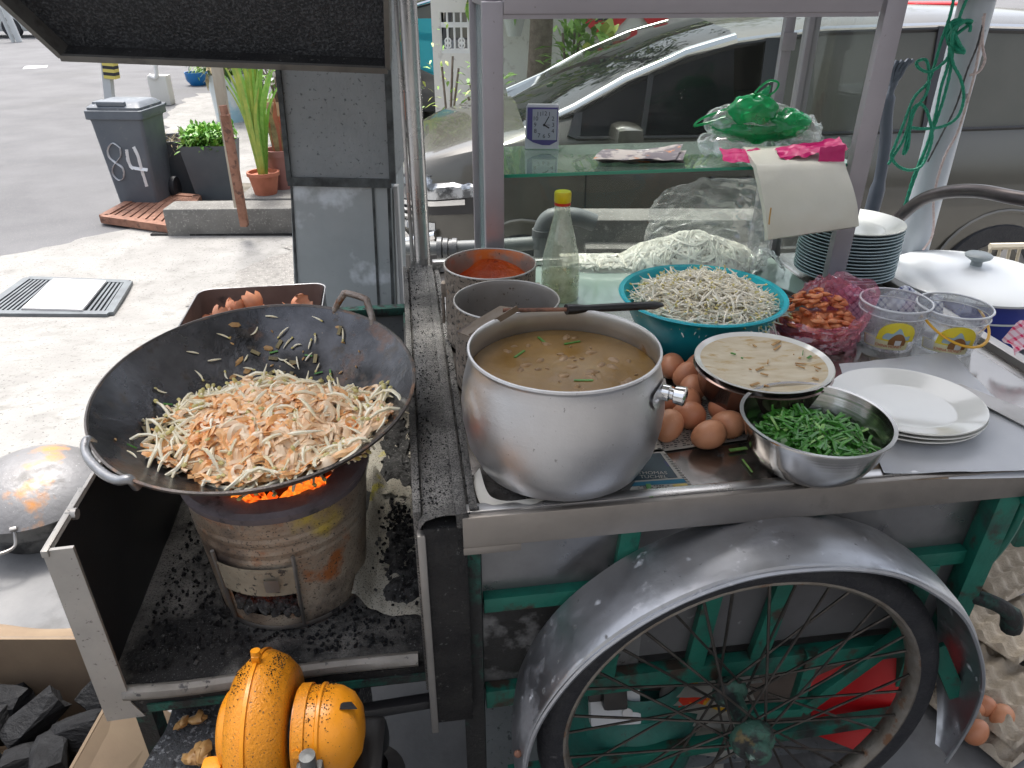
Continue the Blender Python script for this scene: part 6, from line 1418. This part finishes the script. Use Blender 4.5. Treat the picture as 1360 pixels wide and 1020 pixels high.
# bags and papers on the shelf
pk = thing('paper_packet', 'cream plastic-wrapped paper packet hanging folded over the shelf front', 'packet', tuple(PZ(1065, 235, SZ)))
A0, B0 = PY(1003, 226, 1.635), PY(1120, 222, 1.650); C0, D0 = PY(1136, 300, 1.60), PY(1016, 318, 1.585)
b = MB()
def pkf(off):
    def f(u, v):
        if v < .3: t = v/.3; p = (A0.lerp(B0, u)+Vector((0, .12, .022)))*(1-t)+(A0.lerp(B0, u)+Vector((0, 0, .004)))*t
        else: t = (v-.3)/.7; p = A0.lerp(B0, u)*(1-t)+D0.lerp(C0, u)*t+Vector((0, -.022*sin(pi*t*.9), 0))
        return p+Vector((0, -off, .5*off))+Vector((0, .004, 0))*noise.noise(Vector((u*4, v*5, off*20)))
    return f
b.grid(pkf(.010), 20, 24); b.grid(pkf(-.008), 20, 24)
f1, f0 = pkf(.010), pkf(-.008)
b.grid(lambda u, v: f1(u, 1)*(1-v)+f0(u, 1)*v, 20, 2); b.grid(lambda u, v: f1(0, u)*(1-v)+f0(0, u)*v, 24, 2); b.grid(lambda u, v: f1(1, u)*(1-v)+f0(1, u)*v, 24, 2)
b.build('wrapped_sheets', M['packet'], pk, W=True)
b = MB(); e1_, e2_ = PY(1022, 290, 1.555), PY(1024, 276, 1.555); b.bar(e1_, e2_, .004, .002); b.bar(e1_, PY(1020, 298, 1.555)+Vector((.002, 0, 0)), .004, .002); b.build('brown_tear', mat('brown_tear', (.42, .24, .06), rough=.7), pk, W=True)
mg = PZ(1040, 218, SZ); b = MB()
crumple(b, lambda u, v: Vector((mg.x-.14+.17*u, mg.y-.03+.05*v, SZ+.010+.018*v)), 30, 8, .005, 4, 3)
crumple(b, lambda u, v: Vector((mg.x-.02+.14*u, mg.y-.045+.06*v, SZ+.020+.022*u+.010*v)), 24, 10, .006, 4, 6)
crumple(b, lambda u, v: Vector((mg.x+.055+.055*u, mg.y-.05-.004*v, SZ+.045-.035*v+.006*u)), 10, 8, .003, 3, 8)
tag(b.build('magenta_bag', M['magenta'], W=True), 'folded magenta plastic bag under the green bag on the shelf', 'plastic bag')
b = MB(); gc = PZ(1000, 205, SZ)
def blob(cx, cy, cz, rx, ry, rz_):
    def f(u, v):
        t = pi*v*.98+.01; a = 2*pi*u; return Vector((gc.x+cx+rx*sin(t)*cos(a), gc.y+cy+ry*sin(t)*sin(a), SZ+cz+rz_*cos(t)))
    return f
gb = thing('green_bag', 'tied bright green plastic bag with looped handles on the shelf', 'plastic bag', (gc.x, gc.y, SZ))
b = MB(); crumple(b, blob(.0, .01, .062, .105, .055, .032), 60, 30, .007, 6, 1); crumple(b, blob(-.015, .0, .095, .062, .045, .035), 50, 26, .008, 5, 4); crumple(b, blob(.06, -.01, .07, .055, .04, .03), 40, 22, .008, 5, 7)
crumple(b, lambda u, v: Vector((gc.x-.02+.035*v-.05*(1-v)*(u-.5), gc.y+.0+.02*(u-.5), SZ+.10+.05*v)), 12, 12, .004, 3, 2); b.build('bag_body', G['greenbag'], gb, W=True)
b = MB(); kx = Vector((gc.x-.012, gc.y, SZ+.135))
L1 = smooth_path([kx, PY(1003, 122, gc.y), PY(1020, 108, gc.y), PY(1034, 110, gc.y-.01), PY(1028, 122, gc.y), PY(1006, 134, gc.y), kx+Vector((.005, 0, -.01))], 6)
L2 = smooth_path([kx+Vector((-.02, 0, -.02)), PY(945, 152, gc.y), PY(928, 160, gc.y-.01), PY(922, 167, gc.y-.01), PY(932, 165, gc.y), PY(950, 160, gc.y), kx+Vector((-.03, 0, -.04))], 6)
for L in (L1, L2): b.ribbon(L, .012, Vector((.2, .9, .35)).normalized()); b.tube(L, .0022, 5)
b.build('bag_handle', G['greenbag'], gb, W=True)
b = MB(); crumple(b, blob(-.075, -.005, .025, .06, .05, .025), 40, 20, .010, 5, 11); crumple(b, blob(.095, .005, .055, .055, .045, .030), 44, 22, .014, 6, 13); crumple(b, blob(.10, .0, .03, .06, .04, .02), 40, 20, .012, 6, 17); crumple(b, blob(.0, .02, .07, .12, .06, .04), 60, 30, .008, 7, 19)
tag(b.build('clear_bags', G['bag'], W=True), 'crumpled clear plastic bags wrapped around the green bag', 'plastic bags')

# ---- handlebar, ropes
b = MB(); P = [PY(1184, 304, 1.95), PY(1200, 284, 1.90), PY(1225, 265, 1.85), PY(1258, 255, 1.78), PY(1300, 254, 1.70), PY(1345, 262, 1.62), PY(1400, 272, 1.55)]
P = [Vector((P[0].x-.01, 1.97, .80))]+P
tag(b.tube(smooth_path(P, 6), .0155, 14).build('push_handle', M['handlebar'], W=True), 'dark curved push handle tube behind the plate stack', 'handle')
def rope(label, runs, m, r, name='rope', grp=None, parts=()):
    b = MB()
    for run in runs:
        P = smooth_path([PY(x, y, yy) for x, y, yy in run], 8)
        b.tube(P, r, 7)
        if r > .002:
            for ph in (0, pi): 
                Q = []; acc = 0
                for i, p in enumerate(P):
                    d = (P[min(i+1, len(P)-1)]-P[max(i-1, 0)]).normalized(); s1 = Vector((0, 1, 0)).cross(d).normalized(); s2 = d.cross(s1); a = i*1.3+ph; Q.append(p+(s1*cos(a)+s2*sin(a))*r*.45)
                b.tube(Q, r*.75, 6)
    o = b.build(name, m, W=True); return tag(o, label, 'rope', grp)
f = 1.99
rope('knotted green twisted rope looped round the pale pole', [
    [(1268, -10, f), (1262, 20, f), (1250, 55, f), (1240, 90, f), (1232, 110, 1.97), (1214, 130, 1.97), (1200, 165, 1.96), (1188, 195, 1.96), (1184, 208, 1.96), (1192, 220, 1.96), (1206, 226, 1.96), (1222, 222, 1.96), (1232, 205, 1.97), (1238, 180, 1.96), (1232, 150, 1.96), (1222, 138, 1.96), (1212, 146, 1.96), (1207, 165, 1.96), (1200, 185, 1.96), (1190, 202, 1.96), (1180, 218, 1.96)],
    [(1288, -10, f), (1276, 18, f), (1270, 40, f), (1262, 58, f), (1258, 78, 1.97), (1236, 95, 1.97), (1220, 90, 1.97), (1218, 82, 1.97), (1230, 80, 1.97), (1234, 100, 1.97), (1230, 125, 1.96), (1214, 148, 1.96), (1206, 180, 1.96), (1200, 204, 1.96), (1206, 195, 1.96), (1208, 172, 1.96)],
    [(1262, 60, 1.97), (1266, 85, 1.96), (1276, 105, 1.96), (1280, 130, 1.96), (1272, 155, 1.96), (1252, 168, 1.96), (1225, 171, 1.96), (1208, 169, 1.96)],
    [(1263, 60, 1.98), (1258, 90, 1.97), (1250, 115, 1.97), (1243, 150, 1.97), (1232, 190, 1.98), (1215, 230, 1.98), (1205, 262, 1.98), (1199, 283, 1.98)],
    [(1266, 60, 1.98), (1262, 95, 1.97), (1252, 135, 1.97), (1240, 170, 1.97), (1225, 210, 1.98), (1210, 250, 1.98), (1201, 280, 1.98)]], M['ropegreen'], .0036)
b = MB(); rr = random.Random(3)
kc = PY(1268, 48, 1.985)
for j in range(3):
    P = [kc+Vector((.020*sin(t*1.0+j*2), -.012+.014*cos(t*1.3+j), .035*sin(t*.62+j*1.3))) for t in [i*.5 for i in range(22)]]; b.tube(smooth_path(P, 2), .0042, 6)
tag(b.build('rope_knot', M['ropegreen'], W=True), 'fat knot in the green rope high on the pole', 'knot')
rope('thin pinkish-white cord hanging down right of the pole', [[(1308, 18, f), (1303, 50, f), (1296, 90, f), (1286, 130, f), (1272, 175, f), (1256, 205, f), (1246, 235, f), (1240, 265, f), (1240, 300, f), (1236, 318, f), (1226, 332, f)],
    [(1306, 22, f), (1305, 60, f), (1308, 80, f), (1300, 95, f), (1288, 100, f)]], M['ropewhite'], .0030, 'cord')
rope('thin black wire running down beside the pale pole', [[(1308, 20, f), (1298, 60, f), (1284, 95, f), (1270, 140, f), (1250, 180, f), (1232, 215, f)]], M['cartrim'], .0022, 'wire')
# dark bundle beyond the case, modelled for a reflection in the car window
b = MB(); b.tube(smooth_path([PY(1208, 78, 2.3), PY(1196, 100, 2.3), PY(1184, 118, 2.3), PY(1178, 150, 2.3), PY(1176, 190, 2.3), PY(1168, 240, 2.3), PY(1155, 290, 2.3)], 5), [.006]*8+[.010]*4+[.017]*14+[.022]*5, 10)
for k in range(4): b.tube([PY(1183, 118, 2.3), PY(1186+6*k, 92-2*k, 2.3), PY(1192+7*k, 80, 2.3)], .006, 6)
tag(b.build('reflection_band', mat('dark_reflection', (.07, .085, .11), rough=.5), W=True), 'dark band between the case and the pole, modelled for a window reflection', 'reflection')

# ================================================================== BELOW AND AROUND
# blower
BL = Vector((-.362, .735, .545)); bl = thing('charcoal_blower', 'orange electric blower dusted with charcoal in front of the tray', 'blower', (BL.x, BL.y, .43), (0, 0, R(4)))
Mx = Euler((0, pi/2, 0)).to_matrix(); b = MB(); cz = BL.z-.43; RB = .108
pr = [(0, -.042), (.05, -.042), (.085, -.038), (RB-.006, -.020), (RB, -.004), (RB+.001, .002), (RB, .006), (RB-.008, .024), (.085, .040), (.05, .042), (0, .042)]
b.lathe(pr, (0, 0, cz), 72, Mx); b.build('fan_housing', M['orangegrit'], bl)
b = MB(); b.lathe([(RB-.002, -.003), (RB+.004, -.003), (RB+.004, .002), (RB-.002, .002)], (-.004, 0, cz), 72, Mx); b.box((-.004, .03, cz+RB+.004), (.012, .014, .014), None, .003); b.tube([(-.004, .03, cz+RB+.006), (-.004, .032, cz+RB+.016)], .007, 10); b.build('seam_flange', M['orange'], bl)
rq = random.Random(40); b = MB()
for k in range(900):
    if k < 520: a = rq.gauss(-.25, .30)+pi/2; x_ = rq.uniform(-.030, .034); r_ = RB-.002-3.2*x_*x_*2.2; p = Vector((x_, r_*cos(a), cz+r_*sin(a)))
    else: a = rq.gauss(0, .5)+pi/2; x_ = rq.uniform(.052, .12); r_ = .0645-max(0, x_-.10)*.5; p = Vector((x_, -.012+r_*cos(a), cz+r_*sin(a)))
    q_ = rq.uniform(.0005, .0015); b.box(p, (q_, q_, q_), Euler((rq.random()*3, rq.random()*3, 0)).to_matrix())
b.build('charcoal_dust', M['char'], bl)['kind'] = 'stuff'
b = MB(); b.lathe([(0, .0), (.045, 0), (.055, .006), (.060, .018), (.06, .020)], (-.060, 0, cz), 40, Mx); b.box((-.065, -.06, cz-.02), (.03, .04, .04), None, .008); b.build('intake_cover', M['orange'], bl)
b = MB(); mz = cz+.0; mr = .064; my = -.012
b.lathe([(mr-.01, 0), (mr, .002), (mr, .034), (mr+.003, .036), (mr+.003, .040), (mr, .042), (mr, .052), (mr-.003, .064), (mr-.012, .080), (mr-.030, .092), (mr-.05, .096), (0, .097)], (.048, my, mz), 56, Mx); mot = b.build('motor', M['orange'], bl)
b = MB(); b.lathe([(mr+.0015, .000), (mr+.0035, .001), (mr+.0035, .016), (mr+.0015, .017)], (.052, my, mz), 56, Mx); b.tube([(.060, my-.055, mz+.030), (.060, my-.062, mz+.034)], .006, 12); b.build('clamp_band', M['orangegrit'], mot)
b = MB(); b.lathe([(0, 0), (.04, 0), (.04, .012), (0, .012)], (.036, my, mz), 30, Mx); b.build('shaft_collar', M['cartrim'], bl)
b = MB()
p_ = Vector((.128, my-.012, mz+mr-.006)); b.poly([p_+Vector((-.012, 0, .003)), p_+Vector((.012, .002, -.001)), p_+Vector((.002, .016, -.004)), p_+Vector((-.012, .012, .0))], .002); b.build('vent_hole', M['cartrim'], mot)
b = MB(); b.box((.078, -.088, mz-.015), (.036, .03, .075), None, .004); b.lathe([(0, 0), (.011, 0), (.011, .02), (0, .022)], (.078, -.083, mz+.024), 20); b.build('switch_box', M['greybox'], bl)
b = MB(); b.tube(smooth_path([(.09, -.10, mz+.006), (.11, -.115, mz-.0), (.135, -.105, mz-.01), (.15, -.10, mz-.05), (.19, -.12, mz-.10)], 6), .0035, 8); b.build('cable', M['black'], bl)
b = MB(); b.box((.07, -.01, cz-.085), (.20, .14, .06), None, .02); b.lathe([(0, 0), (.05, 0), (.055, .03), (.03, .05)], (.145, -.03, 0), 24); b.build('foot', M['black'], bl)
b = MB(); b.box((0, RB*.55, cz-.06), (.06, .12, .06), None, .008); b.build('outlet', M['orangegrit'], bl)
# block stand
b = MB()
def bt(u, v):
    x = -.575+.31*u+.012*noise.noise(Vector((v*4, 0, 0)))+(.06*sm(.75, 1, v)*(1-u)); return Vector((x, .60+.40*v, .425+.006*noise.noise(Vector((u*8, v*8, 0)))))
b.grid(bt, 24, 30)
b.box((-.42, .80, .21), (.30, .38, .424)); tag(b.build('gritty_block', mat('gritty_block_top', (.075, .08, .088), (.045, .048, .052), 20, layers=[((.22, .23, .24), 130, .56, .62), ((.02, .02, .02), 50, .58, .64)], rough=.95, bump=3, bscale=90), W=True), 'block stand caked with grey charcoal grit under the orange blower', 'block')
for k, (px, py, s_) in enumerate(((262, 955, .012), (240, 962, .010), (268, 1000, .016), (252, 1008, .013))):
    b = MB(); b.ellip(PZ(px, py, .437), (s_*1.3, s_*.7, s_*.5), Matrix.Rotation(k, 3, 'Z'), 10, wob=.6, seed=k); b.ellip(PZ(px+4, py-5, .44), (s_*.6, s_*1.1, s_*.4), None, 8, wob=.6, seed=k+9)
    tag(b.build('food_crumb', M['scrap'], W=True), ['curled brown scrap on the gritty block, nearest the blower', 'small brown scrap at the left edge of the gritty block', 'large brown scrap low on the gritty block', 'brown scrap cut by the bottom edge on the gritty block'][k], 'scrap', 'brown scraps on the gritty block')
# charcoal box
cbx = thing('cardboard_box', 'open cardboard box of charcoal lumps with one flap folded out', 'box', (-.98, .88, .012), (0, 0, 0))
cx0, cx1, cy0, cy1, ch = -1.22, -.765, .58, 1.12, .30
b = MB(); b.box(((cx0+cx1)/2, cy1, ch/2+.012), (cx1-cx0, .006, ch)); b.box(((cx0+cx1)/2, cy0, ch/2+.012), (cx1-cx0, .006, ch)); b.box((cx0, (cy0+cy1)/2, ch/2+.012), (.006, cy1-cy0-.008, ch)); b.box((cx1, (cy0+cy1)/2-.035, ch/2+.012), (.006, cy1-cy0-.08, ch)); b.box(((cx0+cx1)/2, (cy0+cy1)/2, .016), (cx1-cx0-.01, cy1-cy0-.01, .006))
b.build('walls', M['card'], cbx, W=True)
b = MB(); b.poly([Vector((cx1+.006, cy1-.12, ch+.014)), Vector((cx1+.006, cy0, ch+.014)), Vector((cx1+.10, cy0-.02, ch-.05)), Vector((cx1+.115, cy1-.15, ch-.03))], .005); b.build('flap', M['card'], cbx, W=True)
b = MB(); b.grid(lambda u, v: Vector((cx0+(cx1-cx0)*u, cy1+.004+.06*v+.01*sin(u*9)*v, ch+.012-.05*v*v+.015*v)), 20, 5); b.build('flap', M['card'], cbx, W=True)
rnd = random.Random(31); k = 0
for lay in range(3):
    for i in range(5):
        for j in range(6):
            if lay < 2 and (i+j) % 2: continue
            x = cx0+.07+i*.083+rnd.uniform(-.02, .02)+.02*lay; y = cy0+.06+j*.085+rnd.uniform(-.02, .02)
            if not (cx0+.04 < x < cx1-.05 and cy0+.05 < y < cy1-.05): continue
            b = MB(); bm = bmesh.new(); bmesh.ops.create_icosphere(bm, subdivisions=2, radius=1)
            sx, sy, sz = rnd.uniform(.040, .062), rnd.uniform(.024, .034), rnd.uniform(.020, .030); Mr = Euler((rnd.uniform(-.6, .6), rnd.uniform(-.6, .6), rnd.uniform(0, 6))).to_matrix()
            vs = []
            for v in bm.verts:
                q = v.co.copy(); q = Vector([max(-.62, min(.62, c_*(1+.25*noise.noise(q*1.3+Vector((k, 0, 0)))))) for c_ in q]); q *= 1+.14*noise.noise(q*4+Vector((0, k, 0)))
                vs.append(Mr@Vector((q.x*sx*1.6, q.y*sy*1.6, q.z*sz*1.6)))
            fs = [[v.index for v in f.verts] for f in bm.faces]; bm.free(); b.add(vs, fs, False)
            o = b.build('charcoal_lump', M['char'], loc=(x, y, .085+.06*lay+.02*rnd.random())); tag(o, 'black charcoal lump in the cardboard box', 'charcoal', 'charcoal lumps in the cardboard box'); k += 1
# drain cover with board
DC = [PG(x, y) for x, y in ((-25, 420), (146, 421), (172, 379), (38, 374))]
dg = thing('drain_cover', 'galvanised drain grating with a pale board laid on it', 'drain cover', tuple(sum(DC, Vector())/4))
b = MB(); up_ = Vector((0, 0, .020)); c = [p+up_ for p in DC]
for i in range(4): b.bar(c[i], c[(i+1) % 4], .05, .02)
n = 26
for i in range(n): u = (i+.5)/n; b.bar(c[0].lerp(c[1], u), c[3].lerp(c[2], u), .014, .012)
b.build('bars', mat('grating', (.16, .18, .19), (.11, .12, .13), 9, rough=.5, metal=.3), dg, W=True)
b = MB(); b.poly([p+Vector((0, 0, .012)) for p in DC]); b.build('dark_underlay', M['soot'], dg, W=True)  # flat black sheet standing in for the shade below the bars
b = MB(); b.poly([PG(x, y)+Vector((0, 0, .045)) for x, y in ((32, 418), (112, 420), (143, 381), (74, 378))], .012, nrm=(0, 0, 1)); tag(b.build('pale_board', M['floorboard'], W=True), 'pale square board lying on the drain grating', 'board')
# rusty grate
GC = [PG(x, y) for x, y in ((140, 298), (236, 312), (264, 271), (196, 266))]
rg_ = thing('rusty_grate', 'tilted rusty red iron grate beside the wheelie bin', 'grate', tuple(sum(GC, Vector())/4)); c = [p+Vector((0, 0, .05)) for p in GC]
b = MB()
for i in range(4): b.bar(c[i], c[(i+1) % 4], .07, .06)
n = 9
for i in range(n): u = (i+.5)/n; b.bar(c[0].lerp(c[1], u), c[3].lerp(c[2], u), .055, .04)
b.build('bars', M['rust'], rg_, W=True)
# wheelie bin
bp = PG(180, 284); wb = thing('wheelie_bin', 'grey wheelie bin with 84 sprayed on it in white', 'bin', (bp.x, bp.y+.26, bp.z+.03), (0, 0, R(-3))); wb.scale = (.80, .78, .97)
def taper(b, lv, r_=.04):
    pr = [(rrect(w_, d_, r_, 5), z, oy) for w_, d_, z, oy in lv]; n = len(pr[0][0]); vs = [(x, y+oy, z) for p, z, oy in pr for x, y in p]
    fs = [(i*n+j, i*n+(j+1) % n, (i+1)*n+(j+1) % n, (i+1)*n+j) for i in range(len(pr)-1) for j in range(n)]+[tuple(range(n-1, -1, -1)), tuple((len(pr)-1)*n+k for k in range(n))]
    b.add(vs, fs, True)
b = MB(); taper(b, [(.215, .20, 0, .02), (.22, .205, .02, .02), (.275, .26, .74, 0), (.285, .27, .78, 0)]); body = b.build('body', M['bin'], wb)
b = MB(); taper(b, [(.30, .285, .765, 0), (.305, .29, .77, 0), (.305, .29, .835, 0), (.295, .28, .84, 0)], .03); b.build('rim', M['bin'], wb)
b = MB(); taper(b, [(.285, .27, .842, 0), (.285, .27, .860, 0), (.23, .20, .895, .02), (.20, .17, .90, .02)], .04); b.box((-.02, -.23, .888), (.30, .05, .04), None, .015); b.box((-.22, -.1, .885), (.04, .2, .03), None, .01); b.build('lid', M['binlid'], wb)
b = MB(); b.tube([(-.24, .30, .83), (.30, .30, .83)], .016, 8); b.build('lid_hinge', M['bin'], wb)
for sx in (-1, 1):
    b = MB(); b.lathe([(0, -.03), (.07, -.03), (.10, -.028), (.105, 0), (.10, .028), (.07, .03), (0, .03)], (sx*.255, .20, .10), 28, Mx); b.build('wheel', M['rubber'], wb)
def binf(x, z): t = z/.76; return Vector((x, -(.20+.06*t)+.02*(1-t)-.004, z))
b = MB(); rnd = random.Random(3)
def brush(P, w_):
    P = smooth_path([Vector((x*1.3, .36+(z-.36)*1.35+.02, 0)) for x, z in P], 8); N = len(P)
    b.tube([binf(p.x, p.y) for p in P], [w_*(1+.25*noise.noise(Vector((i*.7, P[0].x*9, 0)))) for i in range(N)], 8, flat=.12)
brush([(.0-.02, .47), (-.07, .50), (-.125, .46), (-.13, .41), (-.09, .375), (-.045, .34), (-.06, .28), (-.11, .26), (-.145, .30), (-.125, .35), (-.08, .385), (-.035, .42), (-.02, .47)], .026)
brush([(.035, .46), (.025, .40), (.03, .355), (.06, .345), (.16, .335)], .026)
brush([(.10, .48), (.115, .42), (.115, .33), (.12, .22)], .026)
b.build('sprayed_number', M['spray'], wb)
# ---- under the cart
gz = thing('gas_cylinder', 'green gas cylinder standing behind the wheel spokes', 'gas cylinder', (.245, 1.10, .012)); b = MB()
b.lathe([(0, 0), (.13, 0), (.15, .03), (.155, .10), (.15, .17), (.12, .215), (.05, .235), (0, .238)], n=48); b.lathe([(.115, .20), (.12, .21), (.12, .27), (.115, .275), (.110, .27), (.110, .21)], n=48, a0=.3, a1=5.9); b.build('tank', M['gasgreen'], gz)
sk_ = thing('socket_box', 'white socket box with a black plug, on the green cylinder', 'socket', (.20, 1.00, .27), (R(58), 0, R(4))); b = MB(); b.box((0, 0, 0), (.10, .085, .03), None, .006); b.build('case', M['enamelwhite'], sk_)
b = MB(); b.lathe([(0, 0), (.011, 0), (.010, .004), (0, .004)], (.022, -.018, .016), 20); b.build('button', M['white'], sk_)
b = MB(); b.box((-.005, .025, .030), (.048, .055, .034), None, .008); b.tube([(-.005, .045, .03), (-.005, .09, .04)], .008, 8); b.box((-.04, .02, .024), (.03, .018, .016), None, .004); b.build('plug', M['black'], sk_)
rb_ = thing('red_plastic_sheet', 'bright red plastic board leaning under the cart behind the wheel', 'plastic board', (.70, 1.02, .1)); b = MB()
b.poly([PY(1072, 875, 1.10), PY(1080, 975, 1.03), PY(1150, 1002, 1.0), PY(1215, 968, 1.02), PY(1216, 872, 1.08)], .006, nrm=(0, -1, .2)); b.build('board', M['red'], rb_, W=True)
rnd = random.Random(14)
b = MB(); nx0, nx1 = PZ(885, 960, .2), PZ(960, 960, .2)
for k in range(16):
    z_ = .03+.018*k; j = rnd.uniform(-.02, .02)
    b.grid(lambda u, v, z_=z_, j=j: Vector((.315+j+.16*v+.01*sin(u*9+j*99), 1.02+.22*u+j, z_+.006*sin(v*5+j*50)+(.012*sm(.3, 0, v)))), 8, 10)
b.build('newspaper_pile', M['news'], W=True); o = [x for x in col.objects if x.name == 'newspaper_pile'][0]; tag(o, 'pile of old newspapers behind the wheel hub', 'newspapers', kind='stuff')
b = MB(); b.grid(lambda u, v: Vector((.33+.10*u, 1.005+.05*v, .245+.012*sin(u*5)+.02*v)), 8, 4); tag(b.build('red_wrapper', mat('wrapper', (.70, .05, .02), (.75, .45, .03), 14, .48, .52, rough=.4), W=True), 'small red and yellow wrapper on the newspaper pile', 'wrapper')
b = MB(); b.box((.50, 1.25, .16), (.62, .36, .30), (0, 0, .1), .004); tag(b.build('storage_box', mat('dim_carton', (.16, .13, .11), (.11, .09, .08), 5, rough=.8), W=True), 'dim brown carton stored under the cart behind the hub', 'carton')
b = MB(); b.grid(lambda u, v: K(.02+.84*u, .08+.9*v, .06+.004*noise.noise(Vector((u*5, v*5, 0)))), 10, 10); b.build('lower_deck', M['galvdark'], cart, W=True)
# egg trays on the ground at the right
def eggtray_mesh(nx, ny, p=.048):
    b = MB(); W_, D_ = nx*p, ny*p
    def f(u, v):
        x, y = W_*u, D_*v; cx_, cy_ = cos(2*pi*x/p), cos(2*pi*y/p)      # 1 at cell corners, -1 in the cups
        h = .5*(cx_+cy_); zz = .024+.020*(max(-.75, h) if h < 0 else h**1.5); 
        if u < .001 or u > .999 or v < .001 or v > .999: zz = .018
        return Vector((x-W_/2, y-D_/2, zz+.0012*noise.noise(Vector((x*40, y*40, 0)))))
    b.grid(f, nx*8, ny*8); b.grid(lambda u, v: f(u, v)-Vector((0, 0, .003)), nx*8, ny*8); return b
TR = PZ(1330, 920, .06); tp = eggtray_mesh(5, 6); 
o1 = tp.build('egg_tray', M['pulp'], loc=(1.105, 1.23, .05)); o1.rotation_euler = (R(4), R(2), R(31)); tag(o1, 'grey pulp egg tray with eggs under its edge, nearest the camera', 'egg tray', 'egg trays on the ground')
lab = ['second egg tray overlapping behind the nearest one', 'third egg tray, further back beside the bicycle', 'lowest egg tray under the nearest one, holding eggs', 'egg tray partly outside the right edge of the picture']
for k, (x, y, z_, rz) in enumerate(((1.20, 1.42, .085, 34), (1.27, 1.58, .12, 28), (1.09, 1.20, .014, 29), (1.36, 1.30, .04, 25))):
    o = o1.copy(); col.objects.link(o); o.location = (x, y, z_); o.rotation_euler = (R(2), R(3), R(rz)); o['label'] = lab[k]
for k, (px, py) in enumerate(((1304, 938), (1330, 952), (1265, 912), (1288, 940), (1296, 972))):
    p = PZ(px, py, .065); o = (e0 if k == 1 else e1).copy(); col.objects.link(o); o.location = p; o.rotation_euler = (.3, R(50+20*k), k); o['label'] = ['brown egg in the tray just right of the fender tip', 'paler egg in the tray, lowest right', 'brown egg at the tray edge behind the tyre', 'brown egg left of the fender tip in the tray', 'brown egg nearest the bottom corner of the tray'][k]; o['group'] = 'eggs in the ground trays'
# bicycle bits at the far right
bk = thing('bicycle', 'parked bicycle partly visible behind the egg trays at right', 'bicycle', (1.55, 1.9, .0)); 
b = MB(); c = Vector((1.62, 1.95, .34)); Mb = Euler((pi/2, 0, .5)).to_matrix(); b.torus(c, .32, .018, Mb, 48, 8); b.build('tyre', M['rubber'], bk, W=True)
b = MB(); b.torus(c, .298, .009, Mb, 48, 6); b.lathe([(0, -.04), (.02, -.04), (.02, .04), (0, .04)], c, 16, Mb)
for k in range(20): a = 2*pi*k/20; b.tube([c, c+Mb@Vector((.296*cos(a), .296*sin(a), 0))], .0014, 4)
b.build('spoked_rim', M['chrome'], bk, W=True)
b = MB(); b.tube([PY(1360, 672, 1.75), PY(1345, 705, 1.7), PY(1338, 745, 1.66)], [.012, .014, .016], 10); b.tube([PY(1365, 700, 1.7), PY(1345, 745, 1.66)], .008, 8); b.tube([c, c+Vector((.3, .15, .35))], .016, 10); b.tube([c, c+Vector((.5, .2, .0))], .014, 10); b.build('frame', M['rust'], bk, W=True)
b = MB(); b.tube([PZ(1325, 780, .1), PZ(1420, 720, .1)], .006, 8); tag(b.build('thin_rod', M['dullsteel'], W=True), 'thin grey metal rod slanting above the egg trays', 'rod')
b = MB(); p = PY(1352, 338, 2.6)
for k in range(7): b.tube([p+Vector((-.10+.035*k, 0, -.05)), p+Vector((-.10+.035*k, .01, .03))], .006, 5)
b.tube([p+Vector((-.11, 0, .03)), p+Vector((.15, 0, .035))], .012, 6); b.tube([p+Vector((-.11, 0, -.05)), p+Vector((.15, 0, -.05))], .012, 6); tag(b.build('plastic_chair_back', mat('cream_plastic', (.62, .56, .44), rough=.5), W=True), 'top of a cream slatted plastic chair behind the blue pot', 'chair')
